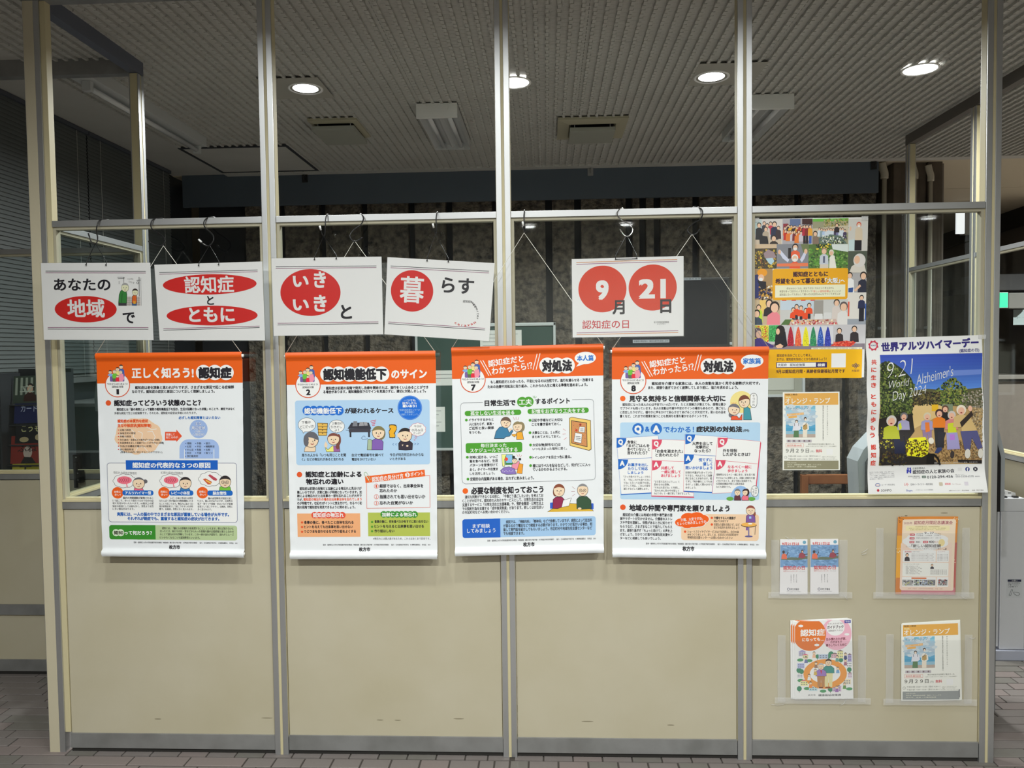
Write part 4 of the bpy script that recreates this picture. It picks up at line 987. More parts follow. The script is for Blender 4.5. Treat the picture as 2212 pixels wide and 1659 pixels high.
a.rect(208, 163, 2028, 1000, (96, 100, 132), 40); a.rect(214, 169, 2022, 994, (224, 227, 232), 36)
a.rect(465, 125, 1758, 260, (28, 90, 182)); a.t('認知症の代表的な３つの原因', 558, 158, 1655, 234, WH, .03)
a.t('物忘れの症状が特徴的', 295, 285, 620, 322, K0, ang=-2); a.t('幻視の症状が特徴的', 960, 285, 1268, 322, K0, ang=-2)
def cloud(A, cx, cy, rx, ry, fill=(228, 230, 234), edge=K0, w=5, n=9):
    for c, e in ((edge, w), (fill, 0)):
        P = []
        for k in range(72):
            th = 2*math.pi*k/72; q = 1+.10*abs(math.sin(n*th/2)); P.append((cx+(rx*q+e)*math.cos(th), cy+(ry*q+e)*math.sin(th)))
        A.poly(P, c)
for cx in (448, 1105):
    cloud(a, cx, 415, 145, 88); a.ell(cx, 405, 104, 55, (222, 110, 128)); a.line([(cx+30, 450), (cx+40, 500)], 14, (222, 110, 128))
    for k in range(5): a.line([(cx-70+30*k, 375+8*(k % 2)), (cx-55+30*k, 400), (cx-72+30*k, 430)], 6, (150, 40, 70))
cloud(a, 1655, 390, 150, 92); a.poly([(1625, 340), (1650, 322), (1755, 390), (1740, 415), (1700, 405)], (176, 70, 84)); a.poly([(1550, 390), (1590, 380), (1680, 430), (1660, 465), (1620, 465)], (196, 90, 60)); a.line([(1600, 410), (1660, 445)], 16, (236, 190, 80))
body(a, [(582, 552), (590, 515), (640, 500), (700, 512), (720, 552)], (226, 100, 130)); head(a, 650, 450, 80, 76, (96, 94, 100), bun=1, cap=.5)
body(a, [(1228, 552), (1240, 510), (1300, 500), (1360, 515), (1375, 552)], (62, 120, 176)); head(a, 1305, 448, 80, 80, cap=.4)
body(a, [(1782, 552), (1790, 500), (1860, 480), (1935, 500), (1948, 552)], (112, 180, 60)); head(a, 1865, 430, 78, 80, glasses=True, cap=.3)
for x, n in ((352, '女性に'), (1005, '男性に'), (1547, '男性に')):
    a.ell(x, 582, 81, 81, (222, 92, 30), 'panel_print', 30); a.t(n, x-50, 552, x+50, 584, WH, .02); a.t('多い！', x-42, 592, x+46, 625, WH, .02)
for r in ((420, 548, 857, 618, 'アルツハイマー型', 458, 825), (1075, 550, 1418, 620, 'レビー小体型', 1108, 1368), (1615, 552, 1972, 623, '脳血管性', 1690, 1885)):
    a.rect(r[0], r[1], r[2], r[3], BLU, 30); a.t(r[4], r[5], r[1]+12, r[6], r[3]-12, WH, .03)
rows(a, [('脳内の神経細胞が破壊されるこ', 430, 638, 855, 669), ('とで起こり、ゆっくり進行するので自分の症', 280, 677, 858, 708), ('状に気付かない人もいます。65歳以上の認', 280, 715, 858, 746), ('知症の原因としては最も多く、男性より女性', 280, 755, 858, 786), ('に多い傾向があります。', 283, 793, 588, 824),
 ('レビー小体と呼ばれる異常', 1095, 642, 1410, 673), ('なたんぱく質が脳内の神経細胞にたま', 937, 680, 1412, 711), ('ることで起こります。物忘れに加えて幻', 937, 720, 1412, 751), ('視が初期症状として起こりやすいのが特', 937, 758, 1412, 789), ('徴で、比較的、男性に多く見られます。', 937, 797, 1415, 828),
 ('脳の血管障害が原因で起こ', 1625, 645, 1968, 676), ('ります。個人差がありますが、自発性の', 1475, 683, 1970, 714), ('低下・抑うつや頭痛・めまいなどが初期', 1475, 722, 1970, 753), ('症状として起こりやすく、比較的、男性に', 1478, 762, 1970, 793), ('多く見られます。', 1478, 800, 1675, 831)], b=.018)
rows(a, [('実際には、一人の脳の中でさまざまな原因が重複している場合が大半です。', 340, 860, 1915, 910, (36, 92, 170)), ('それぞれが軽症でも、重複すると認知症の症状が出てきます。', 487, 923, 1780, 970, (36, 92, 170))], b=.03)
a.rect(600, 1040, 2030, 1248, (172, 190, 146), 34); a.rect(235, 1036, 700, 1236, (54, 132, 44), 34); a.rect(560, 1036, 885, 1236, (54, 132, 44))
a.ell(330, 1142, 50, 50, (200, 216, 190), 'panel_print'); a.ell(396, 1142, 50, 50, (200, 216, 190), 'panel_print'); a.t('認知', 300, 1116, 430, 1168, (60, 60, 50), .03); a.t('って何だろう？', 450, 1116, 835, 1172, WH, .03)
rows(a, [('認知とは、「脳に入る情報を分析処理すること」といえます。例えば知り合いに', 975, 1065, 1982, 1099), ('会ったとき、私たちは目・耳などから入った情報を脳の記憶情報と照らし合わせ', 945, 1108, 1985, 1142), ('ることで誰なのかを判断しています。この一連の流れが認知で、流れがスムーズ', 945, 1151, 1985, 1184), ('にいかなくなることを認知障害といいます。', 945, 1195, 1510, 1228)], b=.018)
a.t(FOOT, 575, 1273, 2035, 1297, K0, .02); a.t('枚方市', 1075, 1318, 1230, 1373, K0, .04); a.build(g)
# ---- banner 2
cm = [(.970, 1.567), (1.541, 1.567), (1.535, .777), (.969, .777)]
a, g = banner('orange-headed banner second from the left, with a light blue box of forgetful people', [(50, 75), (2153, 48), (2180, 1508+B), (115, 1510+B)], cm, .1545, 1.4, 'l')
bcord(g, (1.244, -.056, 1.982), cm, 'l')
for x in (640, 790, 942, 1094, 1245, 1396): a.ell(x, 378, 107, 107, WH, 'panel_print', 36)
a.t('認知機能低下', 572, 304, 1465, 454, K0, .05); a.t('のサイン', 1530, 308, 2030, 440, WH, .035); badge(a, 360, 535, 170, 212, 250, '2')
rows(a, [('認知症は初期の段階で発見し治療を開始すれば、進行をくい止めることができ', 610, 546, 2048, 590), ('る場合があります。認知機能低下のサインを見逃さずに、適切に対処しましょう。', 572, 598, 2015, 642)], b=.02)
LB = (166, 196, 224)
a.rect(183, 742, 2068, 1652, LB, 35)
a.ell(1790, 850, 172, 172, (30, 104, 200), 'panel_print', 48); a.ring(1790, 850, 163, 4, (130, 170, 220))
rows(a, [('一つでも', 1705, 728, 1870, 762, WH), ('該当したら', 1685, 766, 1885, 802, WH), ('疑いあり！', 1690, 806, 1885, 844, WH)], b=.03)
rows(a, [('地域包括支援センターか', 1645, 866, 1932, 894, (170, 200, 235)), ('医療機関に', 1720, 898, 1855, 924, (170, 200, 235)), ('相談してみましょう。', 1672, 930, 1912, 957, (170, 200, 235))], b=0)
for x in (350, 440, 528, 617, 706, 795): a.ell(x, 890, 67, 67, (32, 104, 196), 'panel_print', 28)
a.t('認知機能低下', 308, 854, 835, 934, WH, .03); a.t('が疑われるケース', 878, 853, 1560, 927, K0, .035)
def bubble(A, cx, cy, rx, ry, tail, fill=(232, 234, 238), edge=K0, w=5):
    A.ell(cx, cy, rx+w, ry+w, edge); A.poly(tail, edge); A.ell(cx, cy, rx, ry, fill)
    m = [sum(p[0] for p in tail)/3, sum(p[1] for p in tail)/3]; A.poly([(m[0]+(x-m[0])*.7, m[1]+(y-m[1])*.7) for x, y in tail], fill)
bubble(a, 345, 1090, 120, 96, [(270, 1160), (295, 1212), (330, 1175)]); a.t('下着は', 272, 1036, 400, 1074, K0, .01, ang=3); a.t('どこだっけ?', 252, 1092, 445, 1137, K0, .01, ang=3)
a.poly([(495, 1065), (637, 1070), (622, 1240), (508, 1240)], (212, 170, 84))
a.line([(495, 1065), (637, 1070), (622, 1240), (508, 1240)], 6, K0, closed=True)
for k in range(3): a.line([(498, 1110+43*k), (632, 1112+43*k)], 6, K0)
for k in range(4): a.ell(565, 1082+42*k, 9, 6, K0, n=8)
bubble(a, 765, 1110, 106, 86, [(730, 1170), (768, 1215), (790, 1175)]); a.t('２番目の', 700, 1050, 845, 1087, K0, .01); a.t('引きだし', 680, 1100, 838, 1137, K0, .01); a.t('よ！', 735, 1146, 795, 1182, K0, .01)
body(a, [(308, 1468), (318, 1410), (350, 1375), (440, 1375), (470, 1410), (462, 1468)], SK); head(a, 405, 1300, 98, 104, (96, 96, 104), side=.8, cap=.1); a.ell(335, 1310, 38, 85, (96, 96, 104)); a.ell(385, 1320, 18, 26, SK)
body(a, [(600, 1400), (640, 1440), (700, 1385), (800, 1385), (812, 1468), (620, 1468)], (236, 222, 120)); a.poly([(715, 1388), (800, 1388), (808, 1466), (720, 1466)], (150, 96, 150)); a.ell(790, 1300, 34, 80, (120, 70, 62)); a.ell(778, 1395, 28, 40, (120, 70, 62)); head(a, 718, 1290, 80, 78, (120, 70, 62), cap=.35); a.ell(612, 1375, 22, 36, SK); a.line([(605, 1350), (612, 1330)], 12, SK)
a.line([(895, 1168), (940, 1168)], 6, K0); a.line([(1250, 1168), (1300, 1168)], 6, K0)
a.poly([(915, 1145), (970, 1060), (1215, 1060), (1250, 1145)], (52, 52, 62)); a.rect(935, 1145, 1240, 1195, (64, 62, 72), part='picture_print'); a.rect(945, 1190, 970, 1262, (44, 44, 52), part='picture_print'); a.rect(1205, 1190, 1230, 1262, (44, 44, 52), part='picture_print')
a.poly([(985, 1110), (1000, 1040), (1050, 1040), (1055, 1108)], (120, 122, 130)); a.poly([(1075, 1105), (1090, 1050), (1190, 1050), (1200, 1100)], (150, 150, 156)); a.line([(1140, 1052), (1150, 1104)], 5, K0)
for k in range(4): a.line([(1242+8*k, 1040+20*k), (1314-6*k, 1022+24*k)], 9, (196, 60, 84))
body(a, [(1192, 1442), (1200, 1300), (1230, 1288), (1260, 1310), (1262, 1442)], (160, 178, 150)); body(a, [(1258, 1442), (1262, 1310), (1310, 1280), (1380, 1285), (1418, 1330), (1412, 1442)], (124, 92, 168)); a.ell(1385, 1210, 64, 90, (124, 116, 80)); head(a, 1350, 1200, 84, 86, (124, 116, 80), cap=.25)
a.line([(1200, 1285), (1130, 1295), (1110, 1275), (1135, 1250), (1150, 1245), (1165, 1262)], 5, (60, 66, 110))
a.t('?', 1492, 1092, 1612, 1255, (60, 50, 40), .09, lat=True); a.t('?', 1500, 1098, 1605, 1250, (232, 166, 40), .055, lat=True)
body(a, [(1635, 1440), (1632, 1350), (1660, 1315), (1790, 1315), (1832, 1350), (1825, 1440), (1730, 1446)], (52, 46, 58)); a.poly([(1675, 1370), (1700, 1365), (1690, 1390)], SK); a.ell(1755, 1385, 16, 12, SK); head(a, 1725, 1235, 92, 94, cap=.35); a.ell(1632, 1235, 18, 30, SK)
for x in (1550, 1590): a.line([(x+15, 1350), (x, 1362), (x+15, 1378)], 5, (30, 80, 150)); a.line([(x+305, 1345), (x+325, 1355), (x+305, 1370)], 5, (30, 80, 150))
cloud(a, 1902, 1155, 104, 82, (232, 234, 238), (196, 100, 120), 5, 10); a.ring(1875, 1265, 14, 5, (196, 100, 120), 'picture_print', n=14); a.ring(1858, 1300, 9, 5, (196, 100, 120), 'picture_print', n=12)
a.t('今日は', 1848, 1092, 1955, 1126, K0, .01); a.t('○月△日', 1818, 1144, 1975, 1181, K0, .01); a.t('だっけ？', 1842, 1190, 1950, 1226, K0, .01)
rows(a, [('周りの人から「いつも同じことを聞', 272, 1493, 892, 1537), ('く」などの物忘れがあると言われる', 272, 1553, 860, 1594), ('自分で電話番号を調べて', 975, 1493, 1422, 1534), ('電話をかけていない', 975, 1553, 1310, 1594), ('今日が何月何日かわからな', 1508, 1488, 1985, 1530), ('いときがある', 1510, 1546, 1730, 1584)], b=.012)
a.o = (0, B)
a.ell(240, 325, 38, 38, OG, 'panel_print'); a.t('認知症と加齢による', 322, 281, 1112, 360, K0, .04); a.t('物忘れの違い', 330, 383, 858, 462, K0, .04)
rows(a, [('認知症は初期の段階だと加齢による物忘れと見分けが', 240, 500, 1112, 541), ('難しいのですが、次第に違いが明確になっていきます。加', 207, 553, 1115, 593), ('齢による物忘れだと出来事の一部を忘れることが大半で', 207, 603, 1113, 643), ('すが、', 207, 658, 285, 697), ('認知症の物忘れの場合は出来事全体を忘れてしまう', 295, 653, 1113, 692, OG), ('のが特徴です。右記の3ポイントに気を付けて、なるべく初', 207, 706, 1115, 748), ('期の段階で認知症を発見できるように努めましょう。', 207, 763, 1025, 803)], b=.015)
a.line([(1182, 345), (2070, 340), (2075, 785), (1187, 800)], 6, (204, 92, 70), 'panel_print', closed=True)
a.poly([(1160, 352), (1998, 255), (2006, 347), (1168, 443)], (222, 94, 34), 'panel_print'); a.t('認知症の見分け方', 1255, 333, 1700, 403, WH, .02, ang=6.3); a.ell(1757, 328, 33, 33, WH, 'panel_print'); a.t('3', 1742, 308, 1770, 350, (222, 94, 34), .03, lat=True, ang=6); a.t('ポイント', 1800, 285, 1982, 342, WH, .02, ang=6.3)
a.line([(1225, 425), (1150, 325), (1150, 300), (1172, 290), (1188, 305), (1245, 400)], 7, (150, 176, 140)); a.line([(1165, 320), (1215, 400)], 7, (226, 232, 210))
for n, y in (('1', 488), ('2', 637), ('3', 727)): a.ring(1321, y, 31, 5, (206, 84, 60)); a.t(n, 1310, y-20, 1332, y+20, (206, 84, 60), .01, lat=True)
for r in (('細部ではなく、出来事全体を', 1365, 458, 1980, 508), ('忘れたのか', 1365, 526, 1612, 573), ('指摘されても思い出せないか', 1365, 608, 2008, 662), ('忘れた自覚がないか', 1365, 696, 1835, 746)): a.t(*r, K0, .03)
a.rect(210, 872, 1093, 1200, (228, 162, 116)); a.rect(1203, 858, 2075, 1192, (168, 180, 80))
for k in range(7): a.ell(452+65*k, 895, 46, 46, (214, 78, 56), 'panel_print', 24)
for k in range(8): a.ell(1424+62*k, 884, 47, 47, (54, 134, 48), 'panel_print', 24)
a.t('認知症の物忘れ', 430, 863, 862, 926, WH, .025); a.t('加齢による物忘れ', 1398, 856, 1885, 914, WH, .025)
dots(a, 276, (998, 1063, 1130), 16, (214, 84, 44)); dots(a, 1260, (992, 1058, 1122), 16, (74, 140, 44))
for r in (('食事の後に、食べたこと自体を忘れる', 302, 976, 1000, 1018), ('ヒントを与えても出来事を思い出せない', 302, 1038, 988, 1080), ('つじつまを合わせるなど作り話をよくする', 302, 1102, 1033, 1144), ('食事の後に、何を食べたかをすぐに思い出せない', 1293, 963, 2048, 1005), ('ヒントを与えると出来事を思い出せる', 1293, 1030, 1988, 1072), ('作り話はしない', 1293, 1096, 1575, 1139)): a.t(*r, K0, .035)
a.t('※物忘れには個人差があるため、これらはあくまで目安です。', 1275, 1208, 2078, 1242, K0, .008); a.t(FOOT, 568, 1300, 2078, 1324, K0, .02); a.t('枚方市', 1075, 1348, 1235, 1403, K0, .04); a.build(g)
# ---- banner 7
B = 230*6.144
cm = [(1.601, 1.579), (2.168, 1.585), (2.164, .800), (1.603, .788)]
a, g = banner('orange-headed banner third from the left, with green headings and a cork board drawing', [(65, 125), (2078, 75), (2085, 1435+B), (115, 1478+B)], cm, .1495, 2.2, 'r')
bcord(g, (1.879, -.058, 1.998), cm, 'r')
def dai(A, dx, dy, txt):
    for P in ([(450, 305), (560, 500)], [(482, 300), (590, 495)], [(1200, 215), (1147, 420)], [(1238, 210), (1187, 420)]): A.line([(x+dx, y+dy) for x, y in P], 10, WH)
    A.t('認知症だと', 548+dx, 262+dy, 1025+dx, 352+dy, WH, .02, ang=7.5); A.t('わかったら!？', 595+dx, 352+dy, 1140+dx, 452+dy, WH, .02, ang=7.5)
    for k in range(3): A.ell(1335+130*k+dx, 366+dy, 106, 106, WH, 'panel_print', 36)
    A.t('対処法', 1265+dx, 297+dy, 1665+dx, 440+dy, K0, .05)
dai(a, 0, 0, '')
a.ell(1840, 265, 141, 82, WH, 'panel_print', 36); a.poly([(1760, 325), (1718, 382), (1835, 343)], WH, 'panel_print'); a.t('本人篇', 1730, 230, 1950, 304, (40, 110, 190), .03)
badge(a, 350, 560, 160, 203, 288, '7')
rows(a, [('もし認知症だとわかったら、不安になるのは当然です。進行を遅らせる・改善する', 582, 548, 1945, 590), ('ための治療や対処法に取り組み、これからの人生に備える準備を進めましょう。', 543, 612, 1870, 654)], b=.018)
a.t('日常生活で', 503, 824, 915, 900, K0, .04); a.ell(1003, 849, 69, 67, GRN, 'panel_print'); a.ell(1085, 847, 69, 67, GRN, 'panel_print'); a.t('工夫', 958, 813, 1132, 887, WH, .03); a.t('するポイント', 1175, 799, 1635, 875, K0, .035)
for P in ([(1145, 768), (1155, 795)], [(1170, 768), (1165, 795)], [(1192, 780), (1172, 802)]): a.line(P, 5, GRN)
a.line([(480, 857), (225, 862), (195, 876), (184, 910), (205, 1880), (216, 1920), (250, 1936), (1930, 1882), (1965, 1868), (1975, 1830), (1950, 850), (1940, 822), (1905, 812), (1668, 818)], 5, (120, 124, 130), 'panel_print')
a.rect(240, 960, 990, 1028, GRN, 32); a.t('孤立しない生活を送る', 315, 966, 898, 1024, WH, .02)
a.rect(1073, 932, 1886, 1000, GRN, 32); a.t('記憶をおぎなう工夫をする', 1128, 938, 1832, 996, WH, .02)
dots(a, 262, (1091,), 18, GRN); dots(a, 1106, (1093, 1257), 18, GRN); dots(a, 1113, (1420, 1583), 18, GRN); dots(a, 275, (1583,), 18, GRN)
rows(a, [('イライラするからと', 292, 1066, 622, 1104), ('人に当たらず、家族・', 297, 1122, 622, 1160), ('ご近所と良い関係', 297, 1176, 628, 1214), ('をつくる。', 300, 1233, 458, 1270), ('何時に起きる、いつご', 305, 1560, 680, 1599), ('飯を食べるなど、生活', 305, 1613, 680, 1651),
 ('日記や手帳などに大切な', 1130, 1068, 1540, 1108), ('ことを書き留めておく。', 1130, 1123, 1512, 1162), ('大事なことは、１ヵ所に', 1135, 1233, 1505, 1272), ('まとめてメモしておく。', 1135, 1288, 1508, 1326), ('大切な物(財布など)は', 1140, 1396, 1512, 1435), ('いつも決まった場所に置く。', 1140, 1450, 1597, 1486), ('トイレのドアを目立つ色に塗る。', 1140, 1560, 1655, 1600)], b=.01)
body(a, [(632, 1336), (655, 1240), (700, 1185), (760, 1175), (808, 1200), (830, 1260), (870, 1215), (880, 1240), (835, 1305), (790, 1310), (760, 1336)], (56, 118, 156)); head(a, 785, 1122, 64, 68, (104, 82, 70), side=.4); a.ell(850, 1212, 20, 14, SK)
body(a, [(928, 1348), (925, 1260), (960, 1245), (1005, 1250), (1022, 1345)], (236, 160, 50)); body(a, [(930, 1275), (905, 1315), (870, 1295), (862, 1280)], (236, 160, 50), 3); a.ell(985, 1180, 52, 68, (136, 122, 90)); head(a, 942, 1178, 60, 64, (136, 122, 90), cap=.3, side=-.4)
for P in ([(885, 1050), (900, 1088)], [(922, 1048), (922, 1086)], [(958, 1052), (945, 1088)]): a.line(P, 4, (180, 80, 90))
a.rect(253, 1388, 1003, 1522, GRN, 28); a.t('毎日決まった', 452, 1400, 796, 1450, WH, .02); a.t('スケジュールで生活する', 312, 1458, 940, 1516, WH, .02)
a.poly([(1625, 1062), (1660, 1048), (1912, 1090), (1922, 1478), (1890, 1495), (1632, 1428)], (90, 66, 30)); a.poly([(1632, 1066), (1660, 1054), (1905, 1096), (1914, 1474), (1886, 1486), (1640, 1424)], (232, 190, 104)); a.poly([(1652, 1092), (1862, 1124), (1868, 1448), (1656, 1398)], K0); a.poly([(1660, 1102), (1854, 1132), (1860, 1438), (1664, 1391)], (196, 134, 84))
for k in range(30): a.ell(1680+(k*53 % 170), 1125+(k*37 % 260)+((k*53 % 170)*.16), 4, 4, (90, 60, 40), n=6)
body(a, [(1762, 1178), (1836, 1180), (1828, 1255), (1752, 1246)], (232, 232, 232), 4); body(a, [(1706, 1255), (1798, 1272), (1786, 1396), (1688, 1376)], (232, 232, 232), 4)
for k in range(3): a.line([(1775, 1200+16*k), (1815, 1202+16*k)], 5, K0); a.line([(1715, 1305+22*k), (1775, 1312+22*k)], 6, K0)
a.ell(1774, 1150, 15, 15, (150, 40, 40)); a.ell(1722, 1224, 16, 16, (190, 60, 50))
for P in ([(1545, 1205), (1580, 1228)], [(1540, 1276), (1580, 1272)], [(1555, 1348), (1592, 1322)]): a.line(P, 4, (200, 90, 90))
a.o = (0, B)
rows(a, [('パターンを習慣付けて', 308, 253, 678, 292), ('おく。タイマーや目覚ま', 308, 310, 680, 348), ('しを活用しましょう。', 308, 366, 640, 402), ('定期的な内服薬がある場合、忘れずに飲みましょう。', 312, 428, 1160, 472), ('棚にはラベルを貼るなどして、何がどこに入っ', 1142, 252, 1905, 296), ('ているかわかるようにする。', 1142, 308, 1600, 348)], b=.01)
dots(a, 283, (460,), 18, GRN); dots(a, 1114, (170, 280), 18, GRN); dots(a, 275, (170,), 18, GRN)
body(a, [(960, 250), (1015, 262), (1000, 388), (930, 380)], (226, 150, 50), 4); a.rect(775, 132, 878, 270, (56, 120, 60), part='picture_print'); a.rect(790, 140, 870, 245, (130, 180, 220), part='picture_print'); a.ell(792, 195, 22, 24, (226, 70, 50)); body(a, [(730, 132), (792, 135), (765, 210), (770, 290), (742, 288)], (236, 226, 130), 4)
body(a, [(862, 330), (868, 262), (920, 250), (955, 215), (968, 235), (940, 330)], (236, 140, 160), 4); head(a, 902, 215, 34, 36, (90, 90, 96), cap=.3); a.ell(972, 195, 17, 17, K0); a.ell(890, 165, 17, 17, K0)
body(a, [(715, 345), (760, 305), (830, 295), (900, 320), (925, 392), (800, 398), (730, 378)], (132, 110, 180), 4)
for k in range(7): a.ell(745+22*k, 350+12*(k % 2), 5, 5, WH, n=8)
for P in ([(930, 130), (945, 160)], [(965, 125), (962, 160)], [(995, 145), (975, 168)]): a.line(P, 4, (200, 90, 90))
a.ell(248, 618, 37, 37, (226, 96, 30), 'panel_print'); a.t('必要な制度を知っておこう', 325, 560, 1285, 650, K0, .04)
rows(a, [('適切な判断ができなくなる前に、「今後どう過ごしたいか」を考えてお', 242, 664, 1283, 708), ('くことが大切です。認知症の人向けのサービスとして、日常生活の自立を', 207, 716, 1283, 760), ('支援するサービス「日常生活自立支援事業」や、預貯金管理・日常生活上', 207, 768, 1285, 812), ('での契約行為を支援する「成年後見制度」があります。詳しくはお住まい', 207, 820, 1287, 864), ('の市区町村などへお問い合わせください。', 207, 876, 832, 916)], b=.01)
a.poly([(1340, 895), (1420, 840), (1540, 800), (1640, 782), (1800, 792), (1900, 830), (1950, 884)], (206, 166, 52)); a.line([(1340, 895), (1420, 840), (1540, 800), (1640, 782), (1800, 792), (1900, 830), (1950, 884)], 5, K0)
a.rect(1372, 770, 1430, 850, (50, 90, 190), 10, 'picture_print'); a.rect(1900, 780, 1950, 860, (50, 90, 190), 10, 'picture_print')
body(a, [(1408, 848), (1412, 730), (1450, 695), (1530, 695), (1570, 740), (1560, 820), (1470, 852)], (138, 40, 74)); a.ell(1440, 630, 30, 60, (130, 70, 50)); head(a, 1492, 610, 72, 80, (130, 70, 50), cap=.3)
body(a, [(1548, 740), (1655, 708), (1622, 815), (1525, 832)], (230, 230, 230), 4)
body(a, [(1728, 850), (1725, 730), (1760, 690), (1860, 688), (1915, 740), (1922, 850), (1760, 862)], (50, 78, 56)); head(a, 1805, 605, 68, 78, (130, 130, 132), glasses=True, cap=.45); a.ell(1765, 850, 24, 14, SK)
for P in ([(1665, 560), (1705, 590)], [(1655, 622), (1702, 622)], [(1665, 685), (1705, 658)]): a.line(P, 4, (150, 90, 96))
a.rect(600, 966, 1978, 1218, (152, 186, 220), 32); a.rect(210, 990, 500, 1240, (30, 92, 186), 32); a.rect(400, 986, 712, 1236, (30, 92, 186)); a.t('まず相談', 345, 1053, 573, 1106, WH, .012); a.t('してみましょう', 272, 1112, 648, 1172, WH, .012)
rows(a, [('病院では、「神経内科」「精神科」などで診療していますが、病院によって担当科', 787, 992, 1930, 1036), ('が異なるので電話などで確認する必要があります。かかりつけ医がいる場合、相', 752, 1044, 1930, 1088), ('談して専門医を紹介してもらいましょう。市区町村や地域包括支援センターなど', 752, 1096, 1930, 1140), ('でも相談できます。', 752, 1158, 1030, 1200)], b=.01)
a.t(FOOT, 540, 1250, 1980, 1274, K0, .02); a.t('枚方市', 1015, 1297, 1168, 1350, K0, .04); a.build(g)
# ---- banner 8
B = 225*6.144
cm = [(2.200, 1.570), (2.775, 1.567), (2.764, .777), (2.196, .784)]
a, g = banner('orange-headed banner hanging rightmost, with four outlined question cards', [(72, 65), (2152, 52), (2110, 1485+B), (80, 1462+B)], cm, .1490, 3.0, 'l')
bcord(g, (2.494, -.058, 1.981), cm, 'l')
dai(a, 20, -50, ''); a.ell(1932, 245, 150, 86, WH, 'panel_print', 36); a.poly([(1840, 305), (1800, 361), (1905, 328)], WH, 'panel_print'); a.t('家族篇', 1812, 208, 2048, 282, (40, 110, 190), .03)
badge(a, 355, 510, 166, 213, 234, '8')
rows(a, [('認知症を介護する家族には、本人の言動を温かく見守る姿勢が大切です。', 597, 521, 2035, 561), ('また、頑張り過ぎてひどく疲弊してしまう前に、協力を求めましょう。', 552, 576, 1745, 618)], b=.018)
a.ell(217, 742, 36, 36, (226, 96, 30), 'panel_print'); a.t('見守る気持ちと信頼関係を大切に', 298, 703, 1578, 781, K0, .04)
rows(a, [('認知症になった本人の心は不安でいっぱいです。たとえ理解力が衰えても、感情は豊か', 210, 802, 1583, 840), ('でプライドも残っています。本人の言動は不満や不安のサインの場合もあるので、頭ごなし', 177, 853, 1583, 890), ('に否定したりせずに、穏やかに声をかけて安心させてあげることが大切です。思い出の品を', 177, 905, 1580, 943), ('置くなど、これまでの環境を保つことも気持ちを落ち着かせるポイントです。', 177, 957, 1345, 995)], b=.01)
a.ell(1792, 790, 152, 145, (240, 208, 136)); body(a, [(1818, 1026), (1822, 870), (1860, 846), (1905, 880), (1926, 1026)], (64, 142, 156)); head(a, 1828, 785, 70, 80, (110, 62, 46), cap=.2, side=-.7)
a.ell(1655, 960, 34, 36, (110, 108, 116)); body(a, [(1652, 1028), (1660, 975), (1730, 972), (1760, 1010), (1800, 950), (1800, 1028)], (222, 84, 48)); head(a, 1692, 890, 74, 70, (110, 108, 116), cap=.3, side=.5)
a.rect(1903, 670, 1999, 866, K0, 48, 'picture_print'); a.rect(1908, 675, 1994, 861, (232, 234, 238), 44, 'picture_print'); a.vt('そうだね', 1952, 690, 34, 40, K0)
for P in ([(1662, 798), (1675, 815)], [(1690, 795), (1692, 812)], [(1720, 795), (1708, 815)]): a.line(P, 4, (220, 110, 40))
a.rect(178, 1062, 2028, 2087, (170, 200, 226), 28)
for x, ch in ((420, 'Q'), (662, 'A')): a.ell(x, 1146, 76, 76, (34, 104, 186), 'panel_print', 36); a.t(ch, x-48, 1100, x+46, 1188, WH, .05, lat=True)
a.t('&', 512, 1112, 573, 1180, (34, 104, 186), .03, lat=True); a.t('でわかる！', 755, 1112, 1162, 1196, (34, 104, 186), .025); a.t('症状別の対処法', 1190, 1113, 1800, 1186, K0, .045); a.t('(例)', 1808, 1150, 1895, 1184, K0, .03)
WC = (226, 229, 234)
def card(P, col, thick):
    a.line(P, 7, col, 'panel_print', closed=True); a.poly(P, WC, 'panel_print'); a.line(thick, 13, col, 'panel_print')
card([(133, 1270), (685, 1237), (692, 1290), (602, 1990), (198, 2012)], BLU, [(198, 2018), (600, 1996)])
card([(1045, 1218), (1610, 1256), (1602, 1300), (1450, 1500), (1400, 1982), (1002, 1966)], BLU, [(1002, 1972), (1400, 1992)])
card([(606, 1286), (1036, 1300), (1020, 1980), (1158, 1998), (1154, 2042), (601, 2030)], PINKR, [(601, 2038), (1160, 2055)])
card([(1478, 1264), (2040, 1314), (1975, 1980), (1405, 2000)], PINKR, [(2046, 1330), (1982, 1950)])
a.line([(155, 1550), (600, 1528)], 5, BLU); a.line([(605, 1566), (1026, 1578)], 5, PINKR); a.line([(1030, 1482), (1450, 1506)], 5, BLU); a.line([(1450, 1558), (2005, 1611)], 5, PINKR)
def corner(x, y, r, ch, col):
    P = [(x, y)]+[(x+r*math.cos(t), y+r*math.sin(t)) for t in [k*math.pi/12 for k in range(7)]]
    a.poly(P, col, 'panel_print'); a.t(ch, x+r*.16, y+r*.12, x+r*.66, y+r*.62, WH, .05, lat=True)
for x, y, ch, c in ((135, 1268, 'Q', BLU), (608, 1290, 'Q', PINKR), (1047, 1220, 'Q', BLU), (1480, 1266, 'Q', PINKR), (157, 1552, 'A', BLU), (607, 1568, 'A', PINKR), (1032, 1486, 'A', BLU), (1452, 1560, 'A', PINKR)): corner(x, y, 130, ch, c)
